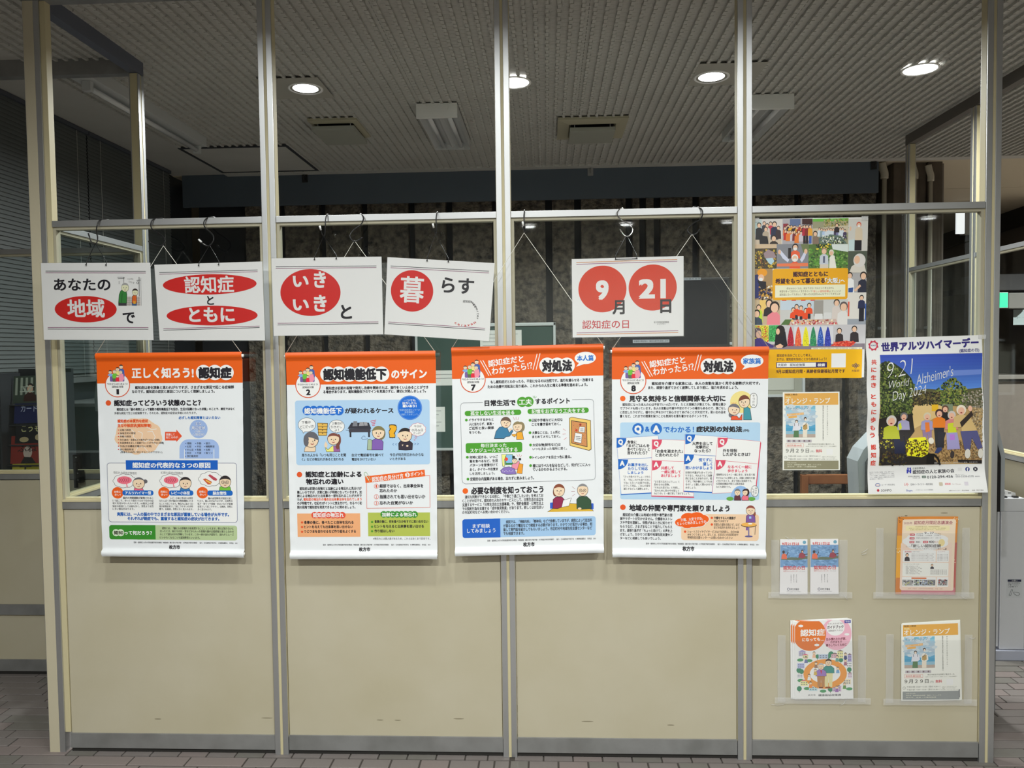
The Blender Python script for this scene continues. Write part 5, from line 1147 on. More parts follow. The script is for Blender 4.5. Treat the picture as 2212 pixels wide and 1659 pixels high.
for r in (('食後に', 275, 1298, 403, 1342), ('「まだごはんを', 268, 1347, 573, 1390), ('食べていない」と', 275, 1395, 577, 1438), ('言われたら？', 275, 1441, 545, 1486), ('「お金を盗まれた」', 648, 1418, 1015, 1464), ('と言われたら？', 652, 1470, 958, 1514), ('大声を出して', 1138, 1318, 1408, 1361), ('攻撃的に', 1182, 1366, 1362, 1408), ('なったら？', 1165, 1414, 1385, 1458), ('外を徘徊', 1545, 1413, 1730, 1456), ('したがるときは？', 1545, 1462, 1908, 1506)): a.t(*r, K0, .03)
a.o = (0, B)
for r in (('お菓子を出し', 285, 218, 552, 260, BLU), ('たりして対応', 285, 270, 550, 312, BLU), ('しましょう', 285, 322, 490, 364, BLU), ('共感して', 725, 260, 895, 303, PINKR), ('一緒に探して', 725, 312, 988, 355, PINKR), ('あげましょう', 725, 363, 978, 404, PINKR), ('慌てずに', 1225, 153, 1405, 196, BLU), ('優しく', 1280, 206, 1405, 250, BLU), ('問いかけましょう', 1050, 258, 1405, 301, BLU), ('なるべく一緒に', 1608, 246, 1925, 290, PINKR), ('歩きましょう', 1608, 298, 1870, 341, PINKR)): a.t(*r, .03)
rows(a, [('「さっき食べたでしょ」と叱ら', 228, 383, 582, 413), ('ず、「先にこれでも食べておい', 228, 424, 582, 455), ('てね」と言ってお菓子を出し', 228, 463, 582, 494), ('たりして対応。ごはんの量を', 228, 502, 582, 533), ('減らすなどして調整します。', 228, 542, 560, 573),
 ('「また置き忘れたんでしょ」と', 632, 448, 972, 479), ('責めるのは禁物。', 632, 487, 840, 517), ('「それは大変だね」と共感し、', 632, 527, 970, 558), ('「念のために家の中を探して', 632, 566, 968, 597), ('みようか」と一緒に探してあげましょう。', 632, 604, 1110, 636),
 ('日頃の不満がたまっていた', 1050, 327, 1402, 358), ('りすると、叫んだりして攻撃', 1050, 367, 1402, 398), ('的になることがあります。慌', 1050, 406, 1402, 437), ('てずに「何か嫌なことでもあ', 1050, 446, 1402, 476), ('るの？」と優しく問いかけて', 1050, 486, 1402, 516), ('みましょう。', 1050, 527, 1192, 556),
 ('徘徊時はなるべく一緒に歩き、折を見て帰', 1455, 356, 1968, 387), ('宅するように誘導します。洋服に連絡先を縫', 1455, 399, 1968, 430), ('い付けておくと、迷子予防に効果的です。', 1455, 439, 1930, 470), ('位置検索機能が使える携帯電話', 1455, 477, 1827, 508), ('なども便利です。', 1455, 517, 1650, 546)], b=.012)
a.poly([(1640+x, 712-y) for x, y in [(0, 0)]+[(140-140*math.cos(t), 195*math.sin(t)) for t in [k*math.pi/10 for k in range(11)]]], (140, 176, 220)); a.ell(1640, 690, 48, 26, (96, 160, 70)); a.ell(1925, 692, 50, 26, (96, 160, 70))
body(a, [(1695, 712), (1700, 650), (1770, 645), (1788, 712)], (96, 50, 62), 4); body(a, [(1790, 680), (1815, 645), (1880, 640), (1888, 712), (1800, 712)], (222, 110, 130), 4); head(a, 1738, 605, 38, 44, (120, 120, 122), cap=.2); a.ell(1862, 605, 34, 48, (60, 40, 40)); head(a, 1838, 605, 34, 42, (60, 40, 40), cap=.3, side=-.5)
a.ell(1967, 590, 52, 76, K0); a.ell(1967, 590, 47, 71, (232, 234, 238)); a.vt('帰りま', 1982, 540, 26, 30, K0); a.vt('しょうか', 1950, 545, 26, 28, K0)
a.ell(220, 803, 37, 37, (214, 82, 34), 'panel_print'); a.t('地域の仲間や専門家を頼りましょう', 300, 773, 1632, 856, K0, .04)
rows(a, [('認知症の介護には地域の仲間や専門家の理', 217, 884, 875, 925), ('解やサポートが欠かせません。介護者のストレ', 183, 936, 875, 976), ('スや不安を理解し、徘徊があるときに知らせて', 183, 988, 875, 1028), ('もらうなど、さまざまなことで協力してもらえ', 183, 1040, 875, 1080), ('ます。頑張り過ぎず「ちょっと助けて」の声を上', 183, 1092, 875, 1133), ('げましょう。かかりつけ医や地域包括支援セン', 183, 1144, 877, 1185), ('ターなどに相談しても良いでしょう。', 183, 1196, 722, 1233)], b=.012)
a.rect(992, 895, 2020, 1245, (236, 192, 160), 38)
def cl2(c, e):
    for x, y, rx, ry in ((1000, 1005, 90, 55), (1090, 940, 100, 62), (1200, 930, 95, 62), (1280, 960, 80, 56), (1160, 1010, 110, 58), (1070, 1030, 80, 50), (1230, 1010, 80, 50)): a.ell(x, y, rx+e, ry+e, c, 'panel_print', 24)
cl2(WH, 9); cl2((224, 90, 24), 0)
a.t('介護、大変ですね、', 985, 940, 1280, 980, WH, .012, ang=5); a.t('ちょっと休みましょうか。', 935, 985, 1338, 1028, WH, .012, ang=5)
dots(a, 1399, (945, 1032), 16, (214, 82, 40)); dots(a, 1045, (1127,), 16, (214, 82, 40))
for r in (('介護をする人の健康が', 1425, 928, 1715, 965), ('何より大切です', 1425, 970, 1620, 1004), ('完璧な介護を目指さず、ほど', 1425, 1016, 1768, 1051), ('ほどの気持ちを持ちましょう', 1425, 1056, 1765, 1091), ('ショートステイやデイサービスなどを利用し、自分の休', 1075, 1110, 1757, 1146), ('みをつくりましょう。詳しくは、お住まいの市区町村や', 1075, 1150, 1748, 1184), ('地域包括支援センターへお問い合わせください', 1075, 1188, 1675, 1223)): a.t(*r, K0, .03)
a.ell(1965, 890, 16, 34, (140, 74, 62)); body(a, [(1850, 1005), (1855, 920), (1890, 895), (1940, 898), (1972, 930), (1975, 1005)], (120, 84, 150), 4); a.rect(1893, 925, 1922, 955, (150, 190, 230), part='picture_print'); head(a, 1912, 845, 58, 60, (140, 74, 62), cap=.3)
a.ell(1890, 1040, 104, 30, K0); a.ell(1890, 1034, 100, 27, (226, 168, 84)); a.ell(1908, 1022, 28, 10, (240, 236, 220)); a.line([(1888, 1068), (1888, 1185)], 16, (110, 104, 150)); a.ell(1888, 1190, 52, 12, (96, 90, 140)); a.line([(1975, 1060), (1970, 1165)], 6, K0); a.rect(1850, 1070, 1878, 1110, (120, 84, 150), part='picture_print'); a.line([(1930, 1100), (1945, 1178)], 14, SK)
a.t(FOOT, 523, 1280, 2018, 1304, K0, .02); a.t('枚方市', 1010, 1323, 1168, 1380, K0, .04); a.build(g)

# ================================================================ POSTERS AND FLYERS ON THE FOURTH BAY
PAP = mat('poster_paper', (236, 236, 236), .3, k=1.05)
# ---- collage poster on the glass
a = Art([(205, 95), (1985, 65), (1953, 2561), (195, 2575)], [(2.737, 2.044), (3.157, 2.043), (3.146, 1.447), (2.735, 1.448)], 0.0195, eps=3e-5)
g = empty('collage_poster', (2.945, 0.02, 1.447), 'tall poster of small photographs with orange title panel, taped to the glass', 'poster')
a.sheet('sheet', g, PAP, 2, 2, 0.0004)
for x, z in ((2.745, 2.038), (3.145, 2.037)): box('tape', (x-0.012, x+0.012, 0.0165, 0.0178, z-0.006, z+0.010), TAPE, g)
SKN = (222, 180, 150)
def cell(x0, y0, x1, y1, bg): a.rect(x0, y0, x1, y1, bg, part='photo_print'); return (x0, y0, x1, y1)
def man(c, cx, hy, r, top, **k):
    p = a.base; ph(a, c, cx, hy, r, top, **k)
c = cell(205, 95, 655, 480, (206, 200, 196)); a.poly([(210, 110), (330, 100), (330, 300), (210, 330)], (176, 196, 196), 'photo_print'); a.poly([(205, 400), (380, 340), (640, 400), (640, 480), (205, 480)], (196, 180, 160), 'photo_print')
for t_ in ((370, 160, 24, (60, 60, 70)), (470, 165, 26, (190, 60, 80)), (415, 195, 28, (200, 190, 180)), (290, 190, 34, (36, 36, 42)), (530, 175, 36, (40, 44, 72)), (590, 230, 26, (60, 44, 50)), (395, 250, 30, (176, 160, 140))): man(c, *t_)
a.poly([(290, 340), (420, 360), (440, 478), (300, 478)], (34, 32, 36)); man(c, 520, 390, 40, (52, 44, 40), low=480)
c = cell(655, 90, 1125, 475, (168, 164, 170)); a.poly([(960, 88), (1122, 86), (1122, 180), (960, 175)], (62, 36, 36), 'photo_print'); a.rect(770, 90, 935, 200, (96, 112, 150), part='photo_print'); a.rect(665, 165, 745, 300, (140, 46, 60), part='photo_print')
r_ = random.Random(5)
for k in range(16): man(c, 690+26*k, 215+r_.randint(-18, 25), 17, r_.choice([(230, 170, 50), (170, 50, 50), (220, 120, 60), (60, 40, 50), (200, 190, 190)]))
for k in range(11): man(c, 705+34*k, 300+r_.randint(-18, 25), 21, r_.choice([(190, 46, 40), (222, 120, 50), (200, 190, 200), (50, 44, 54), (120, 44, 52)]))
for x, t_, lo in ((995, (176, 40, 60), (40, 36, 40)), (1035, (130, 44, 42), (44, 38, 42)), (1085, (226, 160, 60), (70, 100, 170))):
    a.rect(x-18, 340, x+20, 470, lo, part='photo_print'); man(c, x, 210, 22, t_, low=350)
c = cell(1125, 85, 1680, 480, (150, 148, 120)); a.rect(1125, 85, 1680, 130, (104, 176, 70), part='photo_print'); a.scatter(1300, 95, 1675, 260, [(120, 130, 60), (170, 160, 120), (90, 100, 50), (190, 170, 130), (150, 140, 60)], 160, 8, 18, 4)
a.poly([(1125, 240), (1680, 190), (1680, 300), (1125, 320)], (196, 184, 160), 'photo_print')
for k in range(12): man(c, 1230+36*k, 260+r_.randint(-14, 14), 18, r_.choice([(170, 190, 220), (120, 120, 160), (200, 210, 220), (70, 60, 90), (140, 160, 170)]))
a.poly([(1170, 400), (1400, 330), (1560, 350), (1660, 470), (1200, 478)], (92, 110, 104)); a.scatter(1250, 350, 1660, 470, [(200, 210, 205), (60, 70, 60), (130, 150, 90), (40, 44, 44), (220, 220, 200)], 90, 8, 18, 6)
man(c, 1500, 190, 24, (44, 36, 40), low=300); man(c, 1165, 320, 34, (130, 110, 96))
c = cell(1680, 85, 1985, 585, (198, 196, 190)); a.poly([(1690, 420), (1800, 400), (1790, 580), (1690, 580)], (190, 210, 212), 'photo_print'); a.rect(1780, 410, 1890, 580, (30, 28, 34), part='photo_print'); man(c, 1845, 185, 36, (206, 190, 166), hair=(196, 70, 50), mask=True, low=420); a.ell(1715, 240, 14, 34, SKN)
c = cell(200, 480, 565, 860, (70, 62, 46)); a.scatter(205, 560, 560, 850, [(96, 84, 50), (120, 70, 50), (60, 70, 44), (160, 130, 60), (50, 44, 34), (200, 170, 60)], 260, 8, 20, 7); a.rect(200, 480, 565, 545, (200, 176, 146), part='photo_print'); a.poly([(360, 620), (430, 560), (520, 600), (560, 680), (470, 720), (380, 690)], (150, 130, 136)); a.poly([(390, 700), (500, 690), (530, 740), (480, 800), (440, 770)], (170, 200, 214))
c = cell(565, 478, 1062, 855, (128, 130, 138)); a.poly([(940, 480), (1062, 478), (1062, 600), (990, 640)], (110, 120, 80), 'photo_print'); man(c, 855, 530, 46, (226, 96, 62), mask=True, hair=(40, 34, 36), low=700)
a.poly([(590, 590), (625, 570), (760, 720), (740, 760), (660, 700)], (200, 204, 224)); a.poly([(1040, 590), (1010, 570), (930, 720), (960, 760), (1000, 700)], (200, 204, 224)); a.ell(608, 600, 22, 36, SKN); a.ell(1020, 590, 26, 40, SKN)
man(c, 850, 700, 50, (224, 84, 54), mask=True, hair=(232, 232, 236)); a.rect(745, 540, 790, 700, (44, 38, 40), part='photo_print'); a.poly([(570, 780), (1055, 770), (1055, 820), (570, 825)], (226, 120, 80))
c = cell(1062, 478, 1680, 855, (84, 112, 56)); a.scatter(1065, 560, 1675, 850, [(70, 120, 50), (96, 150, 60), (44, 80, 40), (120, 160, 80)], 300, 10, 24, 8); a.poly([(1420, 480), (1680, 478), (1680, 600), (1440, 560)], (208, 216, 214), 'photo_print'); a.scatter(1180, 480, 1410, 560, [(40, 50, 40), (220, 200, 60), (60, 70, 60)], 50, 8, 18, 9)
a.rect(1240, 780, 1375, 852, (206, 196, 180), part='photo_print'); man(c, 1305, 590, 42, (190, 196, 206), hair=(160, 136, 110), low=790); a.rect(1290, 665, 1320, 770, (90, 96, 120), part='photo_print'); a.poly([(1385, 850), (1390, 690), (1425, 640), (1470, 660), (1500, 850)], (226, 222, 212)); a.ell(1420, 610, 40, 48, (214, 204, 190)); a.ell(1418, 622, 27, 32, SKN)
c = cell(1680, 585, 1975, 925, (76, 84, 72)); a.poly([(1700, 922), (1740, 820), (1830, 770), (1940, 800), (1970, 922)], (206, 200, 190)); a.ell(1860, 730, 95, 105, (208, 204, 200)); a.ell(1822, 720, 45, 62, SKN)
c = cell(200, 860, 500, 1340, (160, 130, 90)); a.poly([(205, 960), (290, 940), (330, 1300), (205, 1330)], (44, 50, 104)); a.scatter(290, 1120, 495, 1335, [(200, 150, 60), (120, 90, 50), (220, 210, 190), (40, 36, 40), (60, 60, 110)], 110, 10, 26, 10); a.ell(340, 920, 78, 62, (232, 150, 40)); a.ell(322, 1000, 48, 54, SKN); a.ell(318, 1025, 32, 26, (232, 232, 235)); a.poly([(260, 1040), (400, 1060), (400, 1160), (330, 1190)], (34, 32, 40))
c = cell(1680, 925, 1972, 1228, (168, 166, 168)); man(c, 1712, 965, 42, (224, 224, 228)); man(c, 1925, 970, 52, (40, 42, 60)); a.poly([(1690, 1160), (1770, 1150), (1760, 1225), (1690, 1225)], (50, 80, 140)); a.poly([(1780, 1190), (1870, 1100), (1890, 1130), (1800, 1215)], SKN)
c = cell(1680, 1228, 1970, 1735, (214, 210, 204)); a.rect(1680, 1640, 1970, 1735, (150, 156, 166), part='photo_print'); a.rect(1955, 1400, 1972, 1660, (50, 90, 170), part='photo_print'); man(c, 1900, 1310, 34, (40, 46, 80), low=1480); a.rect(1860, 1470, 1940, 1680, (34, 34, 44), part='photo_print'); a.rect(1685, 1370, 1710, 1600, (214, 90, 70), part='photo_print')
c = cell(195, 1340, 620, 1735, (190, 170, 140)); a.rect(300, 1345, 400, 1560, (226, 190, 110), part='photo_print'); man(c, 450, 1400, 54, (44, 40, 44), low=1600); man(c, 285, 1460, 36, (180, 210, 60)); man(c, 255, 1560, 52, (60, 74, 90)); man(c, 535, 1460, 74, (224, 130, 140)); 
c = cell(620, 1340, 1680, 1735, (192, 192, 190)); a.rect(625, 1355, 1150, 1500, (186, 200, 212), part='photo_print')
for k in range(4): a.rect(650+150*k, 1342, 720+150*k, 1358, (210, 50, 50), part='photo_print')
for x, y in ((830, 1500), (880, 1450), (950, 1470), (1025, 1510), (1078, 1430)): a.rect(x-22, y+120, x+22, y+210, (44, 40, 50), part='photo_print'); man(c, x, y, 32, (226, 76, 36), low=y+130)
a.rect(1150, 1350, 1300, 1600, (150, 146, 140), part='photo_print'); a.rect(1165, 1560, 1290, 1650, (214, 214, 214), 14, part='photo_print'); a.rect(1310, 1540, 1430, 1640, (206, 206, 206), 16, part='photo_print')
man(c, 1510, 1390, 46, (206, 196, 190)); man(c, 1620, 1450, 62, (214, 212, 210), hair=(90, 80, 82)); a.poly([(700, 1660), (1500, 1640), (1540, 1735), (700, 1735)], (196, 170, 160)); a.scatter(700, 1655, 1500, 1732, [(226, 150, 160), (240, 220, 200), (200, 60, 70), (150, 60, 50), (230, 190, 120)], 120, 8, 20, 11); a.poly([(630, 1735), (700, 1650), (800, 1650), (760, 1735)], (80, 110, 60))
# strip with the paper garlands; artwork units of the lower part
o1 = a.o
def E2(x, y): return (x*7.213/7.373, (y)*7.213/7.373+160*7.213)
def er(x0, y0, x1, y1, col, r=0, part='panel_print'): p = E2(x0, y0); q = E2(x1, y1); a.rect(p[0], p[1], q[0], q[1], col, r, part)
def et(s_, x0, y0, x1, y1, col=K0, b=.02): p = E2(x0, y0); q = E2(x1, y1); a.t(s_, p[0], p[1], q[0], q[1], col, b)
er(200, 595, 2010, 990, (190, 188, 192), part='photo_print'); er(200, 600, 450, 860, (190, 180, 60), part='photo_print'); er(455, 600, 640, 860, (60, 150, 80), part='photo_print'); er(860, 615, 1490, 940, (206, 206, 212), part='photo_print')
p0 = E2(200, 605); p1 = E2(445, 860); a.scatter(p0[0], p0[1], p1[0], p1[1], [(226, 214, 60), (200, 60, 50), (120, 160, 50), (236, 226, 90)], 160, 8, 16, 12); p0 = E2(460, 605); p1 = E2(620, 860); a.scatter(p0[0], p0[1], p1[0], p1[1], [(60, 160, 90), (90, 190, 110), (40, 110, 60)], 110, 8, 16, 13)
er(200, 900, 2000, 992, (130, 118, 130), part='photo_print')
q = E2(270, 700); a.poly([E2(200, 940), E2(205, 830), E2(300, 790), E2(420, 870), E2(540, 930), E2(520, 960), E2(200, 960)], (66, 52, 120)); a.ell(q[0], q[1]+20, 66, 84, (96, 80, 90)); a.ell(q[0]+20, q[1]+45, 44, 60, (206, 166, 146))
q = E2(640, 690); a.poly([E2(545, 940), E2(560, 760), E2(600, 700), E2(720, 700), E2(755, 930), E2(690, 960)], (28, 26, 34)); a.ell(q[0], q[1], 72, 90, (34, 28, 30)); a.ell(q[0]-40, q[1]+10, 30, 48, SKN); a.poly([E2(560, 930), E2(640, 895), E2(690, 930), E2(660, 965), E2(590, 968)], SKN)
for x, c0, c1 in ((805, (168, 34, 54), (120, 24, 44)), (928, (222, 90, 60), (240, 150, 60)), (1050, (226, 216, 40), (200, 190, 30)), (1170, (44, 130, 90), (100, 180, 90)), (1287, (44, 84, 170), (140, 170, 220)), (1405, (48, 60, 160), (90, 110, 200))):
    P = [E2(x-48, 935), E2(x-52, 850), E2(x-30, 700), E2(x-12, 640), E2(x, 618), E2(x+12, 640), E2(x+30, 700), E2(x+52, 850), E2(x+48, 935)]
    a.poly(P, c0); w0 = E2(x-46, 700); w1 = E2(x+46, 930); cx = E2(x, 0)[0]
    a.scatter(w0[0], w0[1], w1[0], w1[1], [c1, tuple(min(255, int(v*1.25)+15) for v in c0), tuple(int(v*.7) for v in c0)], 90, 4, 8, int(x), inside=lambda X, Y_: abs(X-cx) < 14+32*min(1, (Y_-w0[1])/160))
for x, y, r in ((1590, 690, 38), (1832, 660, 42)):
    q = E2(x, y); ph(a, (195, 1340, 1968, E2(0, 870)[1]), q[0], q[1], r, (50, 44, 48), low=E2(0, 870)[1])
a.poly([E2(1445, 935), E2(1530, 870), E2(1700, 845), E2(1860, 870), E2(1780, 940)], (206, 60, 50)); w0 = E2(1500, 860); w1 = E2(1820, 930); a.scatter(w0[0], w0[1], w1[0], w1[1], [(226, 84, 60), (170, 36, 40), (236, 120, 90)], 70, 8, 16, 15)
er(1140, 955, 1960, 985, (228, 222, 200)); et('写真提供：公益社団法人認知症の人と家族の会大阪府支部、社会福祉法人　など', 1160, 960, 1950, 982, (120, 110, 96), 0)
a.poly([E2(192, 988), E2(1962, 985), E2(1958, 1450), E2(190, 1450)], (234, 170, 14), 'panel_print')
a.rect(500, 855, 1680, 1340, (230, 162, 22), 34); DB = (66, 36, 44)
a.t('認知症とともに', 820, 902, 1370, 980, DB, .04); a.t('希望をもって暮らせる', 545, 1008, 1320, 1086, DB, .04); a.t('「大阪」', 1325, 1004, 1558, 1084, (120, 90, 40), .07); a.t('「大阪」', 1325, 1002, 1558, 1082, WH, .035); a.t('へ', 1565, 1018, 1635, 1070, WH, .03)
a.rect(540, 1110, 1640, 1300, (240, 226, 196)); BR = (90, 60, 40)
for r in (('何もわからくなる、何もできなくなるという考え方から', 722, 1145, 1460, 1180, BR), ('希望を持って自分らしく生きるという', 612, 1190, 1118, 1226, BR), ('「新しい認知症観」', 1130, 1190, 1396, 1226, (206, 70, 50)), ('にチェンジ！', 1400, 1190, 1575, 1226, BR), ('認知症になっても安心して暮らせる社会をみんなでつくりませんか', 612, 1237, 1565, 1273, BR)): a.t(*r, .008)
et('認知症を自分ごととして考え、', 583, 1060, 1145, 1106, DB); et('まずは、認知症を知ることから始めましょう！', 583, 1120, 1388, 1166, DB)
er(573, 1193, 1394, 1282, (50, 40, 96)); er(585, 1203, 1215, 1271, (238, 236, 230)); et('大阪府　認知症施策', 598, 1214, 1040, 1260, (50, 46, 60), .012); et('検索', 1242, 1212, 1362, 1262, WH, .03)
et('9月は認知症月間・高齢者保健福祉月間です', 575, 1310, 1688, 1369, DB, .03); er(1465, 1052, 1697, 1278, (238, 236, 230)); et('大阪府', 1793, 1312, 1918, 1352, (90, 50, 60), .01)
for dx, dy in ((0, -22), (-42, 0), (42, 0), (0, 28), (-20, 5), (20, 5)): q = E2(1858+dx, 1248+dy); a.ring(q[0], q[1], 14, 8, (40, 36, 90), n=18)
a.build(g)

# ---- sky-blue day poster, curling, taped over glass and post
H2 = 180*7.373
cm = [(3.138, 1.592), (3.558, 1.599), (3.580, 1.018), (3.147, 1.013)]
def wav(X, Z, u, v):
    w = 0.004*math.sin(v*2*math.pi*3.6+0.7)*(1-0.55*u) + 0.0025*math.sin(v*13+u*4)
    return w - 0.010*(1-u)**4 - 0.004*math.sin(math.pi*u) - 0.010*max(0, v-0.86)/0.14*u
a = Art([(125, 230), (1970, 178), (2035, 1335+H2), (150, 1365+H2)], cm, -0.010, wav, eps=1.6e-4, sub=(24, 88))
g = empty('day_poster', (3.36, 0, 1.015), 'curling white-bordered poster with deep blue sky photograph and red vertical lettering', 'poster')
a.sheet('sheet', g, mat('poster_gloss', (240, 240, 242), .28, k=1.05), 44, 88, 0.0004)
NV = (50, 42, 116)
a.ring(247, 343, 62, 22, (206, 70, 90)); 
for k in range(8): a.ell(247+72*math.cos(k*.785+.3), 343+72*math.sin(k*.785+.3), 14, 14, (190, 50, 76), 'panel_print', 10)
a.t('WORLD', 205, 328, 290, 352, NV, .02, lat=True)
a.t('世界アルツハイマーデー', 370, 262, 1918, 400, NV, .045, ang=1.4, res=4); a.t('(認知症の日)', 1605, 392, 1925, 446, NV, .02, ang=1)
for ch, x, y in (('共', 245, 605), ('に', 240, 725), ('生', 240, 850), ('き', 245, 970), ('と', 235, 1150), ('も', 235, 1270), ('に', 240, 1393), ('歩', 240, 1520), ('も', 235, 320+H2), ('う', 230, 435+H2), ('認', 235, 622+H2), ('知', 230, 748+H2), ('症', 228, 872+H2)): a.t(ch, x-42, y-40, x+42, y+40, (206, 60, 46), .03)
# printed photograph
c = (348, 490, 1973, 890+H2)
a.poly([(348, 492), (1973, 462), (1978, 890+H2), (322, 915+H2)], (182, 150, 100), 'photo_print')
L0 = a.lv[-1][1]; n = 12
for k in range(n):
    y0 = 492+48*k; f = k/n; col = (int(52+36*f), int(76+62*f), int(172+44*f)); a.poly([(347, y0), (1973, y0-28), (1974, y0+22+(60 if k == n-1 else 0)), (346, y0+50+(60 if k == n-1 else 0))], col, 'photo_print', lvl=L0+1+k*.07)
a.poly([(1350, 745), (1960, 720), (1962, 800), (1400, 830)], (112, 140, 216), 'photo_print')
a.poly([(820, 1060), (1100, 1030), (1500, 1060), (1975, 1010), (1975, 1330), (1300, 1290), (850, 1320)], (84, 84, 56), 'photo_print')
a.poly([(850, 1290), (1160, 1265), (1480, 1285), (1400, 1420), (1200, 1500), (900, 1660), (830, 1500)], (214, 184, 128), 'photo_print')
GC = [(58, 72, 40), (84, 104, 48), (36, 44, 30), (130, 140, 70), (24, 30, 26), (104, 120, 62)]
a.poly([(346, 640), (420, 590), (560, 620), (700, 720), (840, 860), (900, 1000), (880, 1250), (820, 1420), (600, 1500), (345, 1520)], (50, 60, 38), 'photo_print')
a.scatter(346, 600, 900, 1560, GC, 1500, 9, 22, 21, inside=lambda x, y: x < 450+ (y-560)*1.1 and x < 905 and (y < 1300 or x < 860))
a.scatter(1180, 860, 1740, 1290, GC+[(110, 130, 50), (150, 150, 70)], 900, 9, 22, 22, inside=lambda x, y: abs(x-1510) < (y-840)*1.15+20)
a.scatter(1650, 980, 1975, 1330, [(130, 120, 100), (90, 90, 60), (170, 160, 150), (60, 66, 44)], 420, 8, 18, 23, inside=lambda x, y: y > 1120-(x-1650)*.25)
a.scatter(860, 1080, 1300, 1290, [(50, 46, 34), (90, 74, 50), (120, 110, 60), (36, 34, 30)], 420, 8, 20, 24)
a.rect(1330, 1275, 1500, 1390, (120, 134, 110), part='photo_print'); a.rect(1165, 1278, 1270, 1380, (236, 176, 40), part='photo_print')
a.scatter(1780, 1330, 1975, 2150, [(170, 150, 110), (140, 120, 90), (196, 176, 140), (110, 96, 74)], 500, 8, 18, 25)
a.scatter(1100, 1850, 1975, 2180, [(150, 116, 76), (120, 92, 60), (176, 140, 96), (100, 80, 56)], 700, 8, 18, 26)
a.poly([(335, 1500), (860, 1420), (900, 1700), (820, 1800), (740, 2100), (1100, 2050), (1300, 2225), (325, 2238)], (40, 36, 34), 'photo_print')
a.scatter(335, 1700, 760, 2230, [(30, 28, 30), (64, 48, 34), (96, 90, 40), (40, 40, 48)], 300, 10, 26, 27); a.scatter(335, 1600, 700, 1980, [(196, 186, 50), (230, 220, 60)], 60, 5, 14, 28)
a.rect(560, 1800, 730, 2050, (30, 34, 60), part='photo_print')
def gran(x, y, r, top, hair, lw=None, legs=None, lo=None):
    if legs: a.poly([(x-r*1.3, y+r*3.2), (x+r*1.3, y+r*3.2), (x+r*1.1, lo), (x+r*.25, lo), (x, y+r*4.6), (x-r*.25, lo), (x-r*1.1, lo)], legs)
    a.poly([(x-r*1.7, y+r*3.6), (x-r*1.5, y+r*1.4), (x-r*.5, y+r*.9), (x+r*.5, y+r*.9), (x+r*1.5, y+r*1.4), (x+r*1.7, y+r*3.6)], top)
    a.ell(x, y-r*.1, r*1.05, r*1.1, hair, n=16); a.ell(x, y+r*.15, r*.72, r*.85, (226, 176, 150), n=14); a.ell(x, y+r*.5, r*.25, r*.14, (150, 60, 60), n=8)
gran(1380, 1350, 52, (36, 34, 36), (100, 70, 54)); gran(530, 1540, 78, (176, 180, 50), (206, 200, 196)); gran(725, 1470, 58, (160, 156, 190), (110, 110, 116), legs=(40, 36, 38), lo=1860); a.poly([(640, 1600), (680, 1560), (700, 1650), (660, 1690)], (196, 206, 60))
gran(1095, 1470, 58, (156, 150, 190), (206, 196, 170), legs=(140, 116, 150), lo=1860); a.poly([(1065, 1560), (1130, 1560), (1140, 1700), (1070, 1720)], (222, 120, 50))
gran(1285, 1420, 62, (226, 124, 40), (60, 40, 46), legs=(40, 40, 46), lo=1960); a.poly([(1270, 1700), (1390, 1720), (1310, 1960), (1240, 1990)], (44, 44, 52)); a.poly([(1240, 1960), (1310, 1950), (1325, 1990), (1250, 2050), (1200, 2040)], (50, 62, 110))
gran(1480, 1450, 62, (206, 130, 130), (196, 190, 186)); a.poly([(1420, 1580), (1540, 1560), (1560, 1720), (1420, 1730)], (196, 206, 50)); a.poly([(1395, 1725), (1570, 1720), (1610, 1980), (1400, 1990)], (156, 150, 196)); a.rect(1450, 1750, 1525, 1840, (176, 120, 206), part='photo_print'); a.ell(1490, 2070, 34, 60, (60, 54, 54))
gran(1630, 1370, 74, (206, 176, 120), (228, 214, 196)); a.poly([(1620, 1500), (1770, 1460), (1890, 1690), (1640, 1720)], (206, 176, 120)); a.poly([(1610, 1560), (1790, 1380), (1820, 1440), (1640, 1640)], (50, 40, 38)); a.ell(1770, 1340, 34, 44, (226, 176, 150))
a.poly([(1620, 1700), (1890, 1690), (1975, 1960), (1900, 1990), (1800, 1800), (1770, 2000), (1680, 1990)], (84, 84, 130)); a.ell(1735, 2055, 46, 76, (214, 210, 200)); a.ell(1945, 2050, 42, 76, (214, 210, 200)); a.ell(1150, 1850, 44, 50, (220, 214, 200))
a.poly([(740, 1930), (800, 1810), (1060, 1790), (1110, 1900), (1090, 2060), (1000, 2110), (760, 2080)], (236, 220, 40)); a.scatter(745, 1830, 1080, 2090, [(90, 70, 20), (60, 48, 20), (120, 96, 20)], 130, 8, 22, 31, inside=lambda x, y: abs(x-920) < 165); a.poly([(1090, 2050), (1190, 2050), (1210, 2226), (1080, 2226)], (24, 22, 22), 'photo_print'); a.line([(1190, 2065), (1260, 2130), (1300, 2222)], 30, (24, 22, 22), 'photo_print')
a.poly([(1580, 2150), (1975, 2160), (1975, 2215), (1600, 2200)], (34, 30, 32), 'photo_print'); a.t('撮影：９月の里山にて、認知症の人と家族、なかまたち', 1205, 2186, 1900, 2206, (206, 200, 196))
W3 = (240, 240, 240)
a.t('9.21', 440, 560, 880, 830, W3, -.022, lat=True, ang=9, shear=.35, res=4); a.t('World', 490, 870, 820, 1000, W3, -.012, lat=True, ang=8, shear=.4, res=4); a.t("Alzheimer's", 900, 725, 1515, 900, W3, -.01, lat=True, ang=13, shear=.4, res=4); a.t('Day 2024', 520, 1010, 1100, 1160, W3, -.015, lat=True, ang=11, shear=.4, res=4)
a.o = (0, H2)
